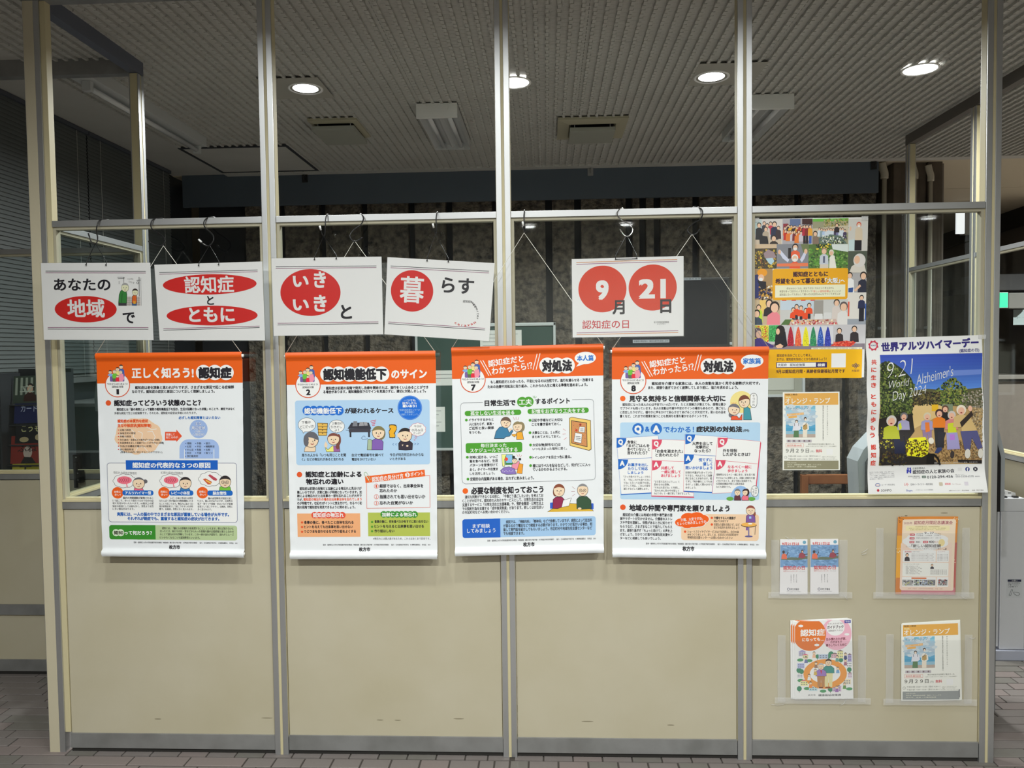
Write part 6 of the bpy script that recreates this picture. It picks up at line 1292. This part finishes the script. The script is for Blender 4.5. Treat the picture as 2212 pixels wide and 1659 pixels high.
for k in range(2): a.ell(796+36*k*1.0, 962, 14, 14, (60, 66, 170), 'panel_print', 12)
a.poly([(775, 980), (810, 975), (812, 1000), (822, 1000), (824, 975), (852, 980), (848, 1040), (826, 1040), (822, 1015), (806, 1015), (800, 1042), (778, 1042)], (60, 66, 170), 'panel_print')
a.t('公益社団法人', 868, 943, 1072, 976, (50, 50, 58), .01, ang=1); a.t('認知症の人と家族の会', 872, 982, 1540, 1042, (44, 44, 54), .02, ang=1, res=3)
a.rect(1597, 955, 1660, 1005, (214, 214, 214)); a.ell(1750, 978, 35, 35, (52, 62, 130), 'panel_print', 28); a.t('f', 1738, 955, 1765, 1008, WH, .06, lat=True); a.ell(1876, 976, 36, 35, (24, 26, 44), 'panel_print', 28); a.t('X', 1858, 956, 1894, 996, WH, .02, lat=True)
a.t('認知症の電話相談', 800, 1080, 985, 1100, (90, 90, 96)); a.t('平日10時〜15時', 870, 1106, 990, 1124, (110, 110, 116)); a.rect(1020, 1080, 1085, 1118, (90, 110, 100), 8); a.t('∞', 1030, 1084, 1075, 1112, WH)
a.t('0120-294-456', 1100, 1074, 1512, 1116, (54, 54, 62), .015, lat=True, ang=1); a.t('050-5358-6578', 1556, 1074, 1838, 1104, (96, 96, 106), 0, lat=True); a.t('(通話有料)', 1858, 1080, 1938, 1098, (120, 120, 126)); a.t('携帯・スマートフォン', 1552, 1055, 1690, 1070, (110, 110, 116))
for k, tx in enumerate(('共に生き ともに歩もう 認知症　９月は、世界アルツハ', '月間です。リーフレット「認知症があっても」を無料', 'メッセージを掲載し、各地の街頭でリーフレットを配布', 'つなぐ」を開催、認知症への理解を深めるための', '催の講演など、活動を行う。')): a.t(tx, 178, 1010+27*k, (575, 572, 580, 580, 405)[k], 1029+27*k, (120, 120, 128))
a.ell(307, 1222, 42, 27, (70, 84, 150), 'panel_print'); a.ell(307, 1222, 34, 19, (236, 230, 226), 'panel_print'); a.t('Eisai', 282, 1214, 332, 1230, (190, 50, 60), lat=True); a.t('エーザイ株式会社', 368, 1204, 582, 1232, (110, 110, 116))
a.t('Lilly', 730, 1190, 806, 1230, (206, 60, 60), 0, lat=True, shear=.4); a.t('日本イーライリリー株式会社', 835, 1196, 1186, 1230, (80, 80, 88), .01)
a.rect(1282, 1180, 1340, 1236, (190, 180, 160), 12); a.t('認知症', 1375, 1190, 1466, 1222, (214, 60, 80), .02); a.t('フォーラム.com', 1482, 1198, 1620, 1218, (150, 110, 110)); a.rect(1680, 1172, 1742, 1228, (206, 200, 210))
a.poly([(310, 1282), (332, 1298), (326, 1324), (298, 1326), (288, 1300)], (180, 50, 66), 'panel_print'); a.t('SOMPO', 358, 1288, 526, 1324, (84, 78, 84), .01, lat=True); a.t('Biogen.', 762, 1290, 862, 1322, (84, 96, 170), .01, lat=True); a.t('バイオジェン・ジャパン株式会社', 910, 1288, 1182, 1309, (110, 110, 120)); a.t('協賛プロジェクト・厚生労働省　　後援：厚生労働省', 1425, 1292, 1968, 1314, (130, 120, 120))
a.build(g)
box('tape', (3.545, 3.572, -0.0125, -0.011, 1.585, 1.600), TAPE, g)

# ---- film flyer: one on the glass, a stack in the lower right pocket
def film_flyer(g, cmn, y, strip=False, disp=None):
    a = Art([(250, 135), (1215, 125), (1222, 1468), (247, 1468)], cmn, y, disp, eps=3e-5)
    a.sheet('sheet', g, mat('flyer_paper', (232, 234, 218), .45), 6, 6, 0.0004)
    a.rect(275, 152, 1192, 352, (216, 164, 84)); a.t('特別上映会', 292, 160, 500, 190, (50, 40, 30), .03); a.t('映画', 298, 206, 385, 238, (240, 226, 180), .01); a.t('オレンジ・ランプ', 290, 232, 1055, 332, (240, 238, 222), .015)
    for k in range(10): a.rect(300, 366+54*k, 803, 366+54*(k+1)+1, [(120, 180, 206), (150, 196, 216), (166, 190, 208), (176, 196, 212), (166, 184, 200), (150, 180, 200), (90, 160, 196), (76, 152, 190), (140, 180, 200), (176, 160, 150)][k], part='picture_print')
    a.scatter(305, 370, 798, 700, [(196, 208, 216), (176, 190, 202), (186, 200, 212), (160, 190, 210)], 60, 16, 46, 3, asp=2)
    a.t('オレンジ・ランプ', 318, 372, 692, 428, (76, 76, 84), -.008); a.rect(320, 494, 606, 530, (230, 168, 84), ang=5, part='picture_print'); a.rect(345, 542, 490, 574, (230, 168, 84), ang=4, part='picture_print'); a.t('物語はここから始まる', 330, 500, 598, 524, WH, 0, ang=5)
    a.poly([(430, 905), (440, 790), (520, 790), (522, 905)], (86, 120, 84)); a.poly([(412, 800), (430, 680), (470, 655), (500, 655), (535, 680), (560, 760), (520, 790), (430, 792)], (214, 214, 222)); a.line([(448, 668), (450, 710)], 7, K0); a.line([(515, 668), (518, 710)], 7, K0); a.ell(484, 634, 26, 29, (60, 50, 48)); a.ell(484, 642, 18, 21, (232, 206, 190))
    a.poly([(590, 905), (590, 780), (665, 780), (662, 905)], (222, 212, 196)); a.poly([(575, 770), (588, 680), (615, 650), (650, 650), (690, 690), (695, 770), (660, 790), (600, 790)], (222, 218, 210)); a.poly([(596, 700), (664, 680), (668, 760), (625, 782), (592, 765)], (176, 146, 90)); a.line([(600, 720), (655, 660)], 7, K0); a.ell(632, 590, 25, 31, (56, 46, 44)); a.ell(634, 602, 18, 22, (232, 206, 190))
    for k in range(5): a.rect(315+(88*k if k < 4 else 345), 948, 395+(88*k if k < 4 else 345), 992, (176, 170, 178), part='picture_print'); a.ell(352+(88*k if k < 4 else 345), 968, 13, 15, (110, 90, 96)); 
    a.vt('あなたの大切な人が認知症になったら…', 1008, 365, 19, 30, (60, 60, 56), .01); a.vt('認知症に真っ直ぐ向き合い前を向いて歩み出す夫婦の希望の物語。', 936, 360, 19, 20, (60, 60, 56), .01)
    a.line([(302, 1015), (602, 1015), (602, 1072), (302, 1072)], 4, (206, 110, 100), 'panel_print', closed=True); a.t('各回先着300名', 320, 1028, 570, 1062, (206, 90, 80), .01); a.t('枚方市総合文化会館２階大ホール', 680, 1008, 1125, 1038, (84, 84, 76)); a.t('※会場へのお問い合わせはご遠慮ください。公共交通機関で', 640, 1052, 1165, 1070, (130, 130, 120))
    a.t('９月２９日', 302, 1096, 696, 1168, (56, 56, 52), .008); a.t('(月)', 718, 1128, 782, 1162, (130, 130, 124)); a.t('無料', 812, 1112, 920, 1166, (196, 70, 80), .015); a.rect(992, 1102, 1100, 1206, (240, 240, 232))
    a.ring(297, 1248, 22, 4, (110, 110, 104)); a.line([(297, 1236), (297, 1250), (306, 1254)], 3, (110, 110, 104)); a.t('午前の部 10:00〜11:50（受付 9:30〜）', 340, 1213, 888, 1243, (96, 96, 90)); a.t('午後の部 14:00〜15:50（受付 13:30〜）', 340, 1262, 888, 1292, (96, 96, 90))
    a.t('お申込み・お問い合わせ先はこちら', 918, 1228, 1158, 1246, (130, 130, 124)); a.t('電話・ファックスでも受付', 925, 1252, 1140, 1268, (130, 130, 124)); a.t('申込期間　８月２０日〜９月１９日', 905, 1276, 1175, 1292, (130, 130, 124))
    a.rect(268, 1306, 1197, 1452, (136, 132, 108) if not strip else (140, 144, 144))
    for k, tx in enumerate(('(お問い合わせ先)', '枚方市　健康福祉政策課　電話・ファックス', '枚方市　長寿・介護保険課')): a.t(tx, 325, 1330+34*k, (480, 900, 820)[k], 1350+34*k, (222, 220, 200))
    if strip: a.rect(1214-25, 1280, 1214-5, 1420, (120, 122, 124))
    a.build(g); return a
g = empty('film_flyer', (2.95, 0.018, 1.097), 'pale film flyer with ochre title, taped on the glass below the collage poster', 'flyer')
film_flyer(g, [(2.846, 1.394), (3.056, 1.394), (3.059, 1.097), (2.846, 1.098)], 0.0195)
PY0 = 0.0085
cm = [(3.283, .515), (3.496, .524), (3.505, .224), (3.285, .219)]
for k in (2, 1):
    o = empty('film_flyer', (3.39, 0.0, .22), ('film flyer hindmost in the bottom right pocket, standing highest' if k == 2 else 'film flyer second from the front in the bottom right pocket'), 'flyer', 'film flyers stacked in the bottom right pocket')
    aa = Art([(0, 0), (1, 0), (1, 1), (0, 1)], [(x+0.0025*k, z+0.0035*k*(1 if x > 3.4 else .3)) if z > .4 else (x+0.003*k, z) for x, z in cm], 0.006-0.0012*(2-k)); aa.sheet('sheet', o, mat('flyer_paper', (232, 234, 218), .45), 2, 2, .0006)
g = empty('film_flyer', (3.39, 0.0, .22), 'front film flyer with ochre title in the bottom right pocket', 'flyer', 'film flyers stacked in the bottom right pocket')
film_flyer(g, cm, 0.003, True, lambda X, Z, u, v: -0.001*math.sin(math.pi*u))
# ---- clear pockets of film: two side strips, a bottom strip, a few loose tape ends
def pocket(lab, x0, x1, z0, z1, w=0.028, extra=()):
    g = empty('clear_pocket', ((x0+x1)/2, 0, z0), lab, 'pocket', 'clear film pockets taped to the panel')
    rr = random.Random(int(x0*1000+z0*100))
    def strip(nm, ax0, ax1, az0, az1, y, mt):
        nx, nz = (2, 14) if az1-az0 > ax1-ax0 else (14, 2); V = []; Fs = []
        for j in range(nz+1):
            for i in range(nx+1):
                X = ax0+(ax1-ax0)*i/nx; Z = az0+(az1-az0)*j/nz
                V.append((X+rr.uniform(-.0006, .0006), y+0.0016*noise.noise(Vector((X*40, Z*40, x0))), Z+rr.uniform(-.0006, .0006)))
        for j in range(nz):
            for i in range(nx): p = j*(nx+1)+i; Fs.append((p, p+1, p+nx+2, p+nx+1))
        link(nm, mesh(nm, V, Fs, mt, smooth=True), g)
    strip('side_strip', x0-w, x0+0.004, z0-0.004, z1, 0.0045, TAPE); strip('side_strip', x1-0.004, x1+w, z0-0.004, z1, 0.0045, TAPE)
    strip('bottom_strip', x0-w*1.5, x1+w*1.6, z0-0.008, z0+0.016, -0.0035, TAPE)
    strip('front_film', x0, x1, z0, z0+(z1-z0)*.93, -0.0030, FILM)
    for (X, Z, dx, dz) in extra:
        link('loose_tape', tubem('loose_tape', catmull([(X, 0.006, Z), (X+dx*.5, -0.001, Z+dz*.6), (X+dx, 0.003, Z+dz)], 4), 0.0011, TAPE, 5), g)
pocket('clear film pocket holding the two slim sea-photo cards', 2.825, 3.057, .622, .835, .026, ((2.853, .848, .014, -.008), (3.07, .625, .014, -.018), (2.877, .842, .012, 0)))
pocket('clear film pocket holding the orange-bordered lecture flyer', 3.212, 3.508, .622, .880, .024, ((3.135, .785, .022, .016), (3.135, .778, .018, .008), (3.50, .625, .024, -.016), (3.36, .612, .02, .0)))
pocket('clear film pocket holding the guide booklets', 2.850, 3.128, .216, .470, .026, ((3.08, .222, -.022, -.022), (2.80, .20, .05, .003)))
pocket('clear film pocket holding the film flyers', 3.252, 3.522, .214, .475, .024, ((3.535, .462, .02, .001),))
# ---- slim cards
def slim(cmn, lab):
    g = empty('slim_card', (cmn[0][0]+.05, 0, cmn[3][1]), lab, 'card', 'slim sea-photo cards in the upper left pocket')
    a = Art([(338, 620), (765, 620), (765, 1483), (332, 1483)], cmn, 0.0035, lambda X, Z, u, v: -0.0008*math.sin(math.pi*u), eps=3e-5)
    a.sheet('sheet', g, mat('card_paper', (228, 222, 226), .4), 6, 4, 0.003)
    a.rect(341, 712, 764, 1058, (116, 156, 200), part='photo_print'); a.scatter(392, 726, 712, 1046, [(126, 168, 210), (104, 146, 190), (140, 176, 214), (96, 134, 176)], 150, 8, 20, 2, asp=2.2)
    a.poly([(345, 935), (500, 900), (620, 905), (764, 880), (764, 925), (600, 945), (400, 945)], (96, 110, 92), 'photo_print')
    a.poly([(355, 930), (365, 860), (400, 840), (440, 860), (445, 930)], (222, 110, 80)); a.line([(440, 870), (462, 820)], 12, (60, 60, 70)); a.ell(392, 820, 20, 24, (60, 50, 54)); a.poly([(620, 905), (640, 840), (680, 825), (720, 850), (740, 890), (690, 920)], (150, 60, 76)); a.line([(715, 860), (760, 850)], 14, (60, 50, 54)); a.ell(682, 808, 20, 26, (60, 46, 50)); a.ell(684, 815, 12, 16, SKN)
    a.t('9月21日は', 368, 665, 635, 716, (196, 60, 66), .02); a.ell(716, 666, 27, 27, (110, 160, 184), 'panel_print'); a.t('認知症の日', 386, 1036, 722, 1098, (196, 56, 60), .02); a.t('世界アルツハイマーデー', 388, 1108, 622, 1132, (190, 80, 76), .01); a.t('9.21 World', 636, 1112, 724, 1128, (150, 150, 156), lat=True)
    a.vt('あたらしい認知', 592, 1168, 15, 19, (80, 76, 84), .01); a.vt('認知症になって', 549, 1168, 15, 19, (80, 76, 84), .01); a.vt('も希望を持って', 507, 1172, 15, 20, (80, 76, 84), .01)
    a.ring(466, 1400, 18, 7, (60, 64, 96)); a.t('厚生労働省', 496, 1384, 632, 1418, (76, 76, 84), .015); a.t('Ministry of Health, Labour and Welfare', 440, 1430, 660, 1440, (130, 126, 132), lat=True)
    a.build(g)
slim([(2.832, .838), (2.934, .8375), (2.935, .627), (2.831, .627)], 'left one of the two slim cards with a blue sea photograph')
slim([(2.945, .839), (3.048, .839), (3.051, .628), (2.945, .627)], 'right one of the two slim cards with a blue sea photograph')
# ---- lecture flyer
cm = [(3.266, .923), (3.485, .924), (3.480, .627), (3.261, .629)]
g = empty('lecture_flyer', (3.37, 0, .627), 'orange and plum bordered lecture flyer in the upper right pocket', 'flyer')
a = Art([(440, 195), (1375, 190), (1340, 1415), (410, 1405)], cm, 0.0035, lambda X, Z, u, v: -0.006*(1-v)**3*abs(u-.5)*2-0.001*math.sin(3.1*u), eps=6e-5, sub=(16, 16))
a.sheet('sheet', g, mat('lecture_paper', (206, 130, 60), .35), 16, 16, 0.002)
a.rect(420, 490, 700, 1180, (226, 160, 50)); a.rect(1150, 600, 1355, 1412, (176, 90, 84)); a.rect(470, 1300, 1330, 1412, (190, 120, 130)); a.rect(415, 1150, 500, 1410, (196, 120, 60))
for x, y, c in ((490, 235, (70, 44, 34)), (460, 720, (240, 220, 190)), (1300, 880, (240, 210, 190)), (1340, 240, (240, 220, 190))): a.scatter(x-40, y-45, x+40, y+50, [c], 14, 5, 10, int(x), asp=.7)
a.rect(495, 235, 1325, 1350, (232, 206, 184), 26); a.rect(480, 600, 1280, 1340, (236, 200, 184), 26)
a.t('2025年', 530, 272, 665, 312, (150, 100, 110), .005, res=2); a.t('認知症月間記念講演会', 692, 260, 1292, 314, (150, 70, 90), .012)
a.rect(560, 335, 1245, 412, (226, 214, 170), 10)
for k, tx in enumerate(('９月の認知症月間に合わせ、大阪府認知症施策推進の', '認知症になっても自分らしく暮らし続けることができる社会へ、新しい認知症観を', '住み慣れた地域で希望を持って暮らし続けるために、一緒に考えませんか')): a.t(tx, (710, 612, 632)[k], 342+24*k, (1095, 1190, 1170)[k], 358+24*k, (130, 100, 60))
cloud(a, 880, 580, 330, 130, (232, 230, 232), (240, 236, 236), 4, 7)
for x0, y0, tx in ((628, 458, '日時'), (624, 514, '会場'), (622, 572, '参加費'), (836, 572, '定員')): a.rect(x0, y0, x0+78, y0+36, (196, 56, 76), 10); a.t(tx, x0+12, y0+7, x0+66, y0+29, WH, .02)
a.t('2025年', 730, 448, 838, 474, (76, 60, 66)); a.t('9', 858, 432, 890, 468, (76, 60, 66), .02, lat=True); a.t('月', 900, 448, 925, 472, (76, 60, 66)); a.t('27', 940, 432, 1004, 468, (76, 60, 66), .02, lat=True); a.t('日(土)', 1015, 448, 1110, 472, (76, 60, 66)); a.t('13:00開場　13:30開演　15:30終了', 730, 480, 1115, 500, (90, 80, 84)); a.t('大阪市立住吉区民センター　大ホール', 725, 515, 1120, 538, (90, 80, 84)); a.t('無料', 724, 576, 792, 604, (76, 60, 66), .01); a.t('400', 925, 568, 1010, 606, (76, 60, 66), .02, lat=True); a.t('名(先着順)', 1015, 578, 1130, 602, (190, 110, 90))
a.ell(1125, 600, 50, 56, (232, 206, 150), 'panel_print', lvl=None); a.t('テーマ', 565, 652, 640, 676, (96, 86, 90)); a.t('「新しい認知症観', 652, 625, 1115, 676, (66, 56, 60), .015); a.t('〜自分らしく生きていくための備え〜', 682, 684, 1145, 708, (96, 80, 84)); a.t('」', 1150, 672, 1200, 712, (66, 56, 60), .01)
a.rect(520, 720, 1035, 902, (238, 230, 226), 12); a.rect(1050, 722, 1240, 905, (240, 234, 232), 12); a.rect(515, 915, 1232, 1128, (240, 228, 220), 12); a.rect(508, 1140, 1035, 1290, (236, 230, 228), 8); a.rect(1050, 1142, 1232, 1292, (236, 230, 228), 8)
ph(a, (525, 760, 640, 888), 588, 795, 24, (50, 44, 52), low=888); ph(a, (945, 930, 1010, 1010), 978, 955, 17, (60, 56, 66), low=1010)
a.t('基調講演', 548, 732, 655, 752, (190, 60, 76), .02); a.t('13:30〜14:30', 670, 734, 780, 750, (110, 90, 90)); a.t('ミニコンサート', 1065, 732, 1180, 750, (180, 90, 100)); a.t('〜シンポジウム 14:40〜15:30〜', 530, 925, 790, 945, (140, 120, 120))
for k in range(5): a.t('認知症とともに生きる私たちの暮らしと社会', 655, 770+24*k, 1005-20*(k % 2), 784+24*k, (120, 110, 114)); a.t('歌と演奏でつなぐ輪', 1062, 780+22*k, 1225, 794+22*k, (120, 110, 114)); a.t('認知症施策を語る会', 950, 1022+16*k, 1210, 1034+16*k, (120, 110, 114))
for k in range(8): a.t('・登壇者　地域包括支援センター職員', 560, 962+17*k, 760+30*(k % 3), 975+17*k, (120, 110, 114))
a.rect(655, 1146, 890, 1168, (206, 110, 60), 8)
for k, (x0, x1) in enumerate(((514, 680), (690, 778), (784, 900), (904, 1028), (1068, 1218))): a.rect(x0, 1180, x1, 1270, [(150, 150, 150), (120, 140, 130), (150, 160, 180), (130, 130, 136), (150, 150, 150)][k], part='photo_print'); a.scatter(x0+6, 1186, x1-6, 1264, [(60, 60, 70), (200, 200, 200), (100, 100, 110), (160, 80, 80) if k == 4 else (170, 170, 120)], 26, 8, 18, 40+k)
a.t('主催：大阪府　大阪府認知症施策推進　共催：後援', 600, 1312, 1140, 1328, (170, 120, 110)); a.build(g)
# ---- guide booklets
cmb = [(2.885, .524), (3.098, .535), (3.106, .228), (2.887, .224)]
for k in (2, 1, 0):
    dx = -0.007*k if k else 0; dz = 0.0012*k
    cm = [(x+dx, z+dz*(1 if z > .4 else 0)) for x, z in cmb]
    g = empty('guide_booklet', (3.0, 0, .224), 'front guide booklet with orange disc and cartoon couple, lower left pocket' if k == 0 else ('guide booklet second from the front in the lower left pocket, its left edge showing' if k == 1 else 'guide booklet hindmost in the lower left pocket, standing farthest left'), 'booklet', 'guide booklets stacked in the lower left pocket')
    a = Art([(490, 250), (1385, 210), (1410, 1455), (495, 1465)], cm, -0.0008+0.0022*k, lambda X, Z, u, v: -.0008*math.sin(3.14*u), eps=3e-5)
    a.sheet('cover', g, mat('booklet_paper', (226, 228, 232), .35), 6, 4, 0.0018)
    A = a
    P = [(725+257*math.cos(t), 450+257*math.sin(t)) for t in [2*math.pi*i/40 for i in range(40)]]
    P = [(max(497, x), max(243 if x < 900 else 236, y)) for x, y in P]; P2 = [(1145+236*math.cos(t), 440+254*math.sin(t)) for t in [2*math.pi*i/40 for i in range(40)]]; P2 = [(min(1386, x), max(228, y)) for x, y in P2]
    a.poly(P2, (226, 172, 190), 'panel_print'); a.poly(P, (214, 116, 56), 'panel_print')
    if k == 0:
        a.ell(1130, 345, 142, 124, (236, 232, 232), 'panel_print', 36); a.rect(1272, 228, 1368, 274, (60, 60, 150)); a.t('第5版', 1285, 238, 1355, 264, WH, .01)
        a.t('認知症', 580, 368, 962, 474, WH, .025); a.t('になっても…', 610, 500, 950, 556, WH, .03); a.t('わたしたちのまちの', 1015, 268, 1242, 294, (84, 60, 66), .01); a.t('ガイドブック', 1000, 310, 1255, 360, (70, 50, 60), .03); a.t('《認知症ケアパス》', 1018, 376, 1240, 404, (90, 70, 76), .01)
        for j, (tx, x0, x1) in enumerate((('住み慣れたわが家、', 980, 1298), ('わがまちで', 1050, 1230), ('暮らしていくために', 980, 1302))): a.t(tx, x0, 500+46*j, x1, 542+46*j, (116, 50, 64), .025)
        for x, y in ((588, 318), (838, 615), (1308, 450)): cloud(a, x, y, 36, 18, WH, WH, 0, 6)
        a.rect(520, 640, 1385, 700, (206, 220, 228), 20, lvl=1) if False else None
        GR = (70, 134, 104)
        for x, y, r in ((848, 795, 32), (560, 1010, 40), (600, 1030, 36), (1215, 850, 34), (1345, 1000, 36), (565, 1298, 38), (820, 1150, 34), (1050, 1300, 42), (1140, 1265, 56), (1060, 760, 44), (1120, 960, 40), (1020, 800, 30)): a.line([(x, y), (x, y+r+22)], 6, (110, 80, 60)); a.ell(x, y, r, r*1.05, GR)
        for x, y in ((580, 850), (720, 860), (585, 1170), (685, 1295), (1345, 1300), (935, 1335)): a.ell(x, y, 50, 24, (84, 150, 104))
        rb = random.Random(9)
        for x, y, w, h, c in ((610, 755, 110, 70, (190, 186, 206)), (660, 800, 90, 50, (226, 220, 170)), (940, 795, 150, 70, (176, 190, 210)), (1120, 790, 110, 60, (230, 180, 190)), (1205, 770, 90, 110, (228, 220, 160)), (1350, 820, 60, 100, (170, 160, 206)), (590, 940, 110, 80, (176, 180, 220)), (575, 1100, 90, 60, (220, 220, 226)), (780, 1010, 90, 70, (226, 220, 180)), (1345, 920, 80, 90, (226, 228, 226)), (1310, 1190, 120, 80, (232, 214, 190)), (640, 1215, 120, 70, (228, 222, 160)), (780, 1295, 130, 70, (180, 210, 216)), (1110, 1130, 70, 50, (220, 220, 170)), (1150, 1300, 140, 80, (206, 180, 206)), (1355, 1095, 60, 70, (220, 200, 214))):
            a.rect(x-w/2, y-h/2, x+w/2, y+h/2, c, part='picture_print')
            for i in range(3):
                for j in range(2): a.rect(x-w/2+w*(.12+.3*i), y-h/2+h*(.2+.42*j), x-w/2+w*(.28+.3*i), y-h/2+h*(.42+.42*j), (120, 124, 140), part='picture_print')
            if rb.random() < .5: a.poly([(x-w/2-6, y-h/2), (x, y-h/2-26), (x+w/2+6, y-h/2)], rb.choice([(206, 110, 130), (150, 140, 190), (130, 110, 110)]))
        a.ell(965, 1065, 340, 232, (222, 150, 76)); a.ell(965, 1060, 240, 150, (232, 232, 228)); a.poly([(850, 1230), (870, 1200), (1060, 1205), (1040, 1290), (840, 1290)], (222, 150, 76))
        def fig(x, y, r, top, low, lowy, hair):
            a.poly([(x-r*1.4, y+r*3.4), (x+r*1.4, y+r*3.4), (x+r*1.2, lowy), (x+r*.15, lowy), (x, y+r*4.5), (x-r*.15, lowy), (x-r*1.2, lowy)], low)
            body(a, [(x-r*1.9, y+r*3.4), (x-r*1.8, y+r*1.8), (x-r*.9, y+r*1.1), (x+r*.9, y+r*1.1), (x+r*1.8, y+r*1.8), (x+r*1.9, y+r*3.4)], top, 3); head(a, x, y, r, r*1.15, hair, cap=.3)
        fig(1020, 890, 48, (70, 140, 132), (214, 206, 160), 1270, (70, 50, 44)); fig(903, 950, 44, (150, 120, 180), (176, 130, 90), 1270, (176, 174, 176)); a.poly([(890, 1010), (920, 1010), (908, 1075)], (190, 60, 80)); a.rect(870, 1268, 935, 1290, (120, 70, 50), 8, 'picture_print'); a.rect(970, 1265, 1050, 1290, (140, 80, 50), 8, 'picture_print')
        for x, y, c in ((670, 820, (110, 120, 160)), (795, 740, (226, 180, 150)), (825, 900, (150, 120, 100)), (1155, 800, (110, 160, 150)), (1285, 760, (70, 76, 120)), (1285, 860, (160, 110, 130)), (815, 1010, (200, 170, 90)), (718, 1090, (222, 222, 222)), (1165, 980, (120, 160, 200)), (740, 1210, (226, 140, 80)), (1150, 1275, (150, 110, 170)), (1270, 1225, (110, 150, 90))):
            a.poly([(x-28, y+75), (x-20, y+22), (x+20, y+22), (x+28, y+75)], c); head(a, x, y, 20, 23, rb.choice([(70, 50, 44), (90, 84, 84), (50, 40, 40)]), cap=.3, face=False)
        a.t('枚方市', 700, 1384, 818, 1412, (84, 84, 90)); a.t('健康福祉政策課', 860, 1380, 1215, 1414, (70, 70, 78), .015)
    a.build(g)
# small dents and scuffs left on the lower panels
SC = mat('scuff_mark', (120, 112, 92), .7)
g2 = []
rs = random.Random(4)
for (x, z, w) in ((0.84, .128, .05), (1.29, .124, .03), (1.36, .124, .028), (1.60, .132, .045), (1.80, .132, .03), (2.10, .126, .05), (0.40, .12, .03), (3.30, .955-.03, .012), (3.44, .935, .03), (2.42, .115, .03)):
    bm = bmesh.new(); bmesh.ops.create_icosphere(bm, subdivisions=2, radius=1.0)
    bmesh.ops.scale(bm, vec=(w*.5, .0007, .0022), verts=bm.verts); bmesh.ops.translate(bm, vec=(x, 0.0092, z), verts=bm.verts)
    me = bpy.data.meshes.new('scuff'); bm.to_mesh(me); bm.free(); me.materials.append(SC); link('scuff', me, wf)
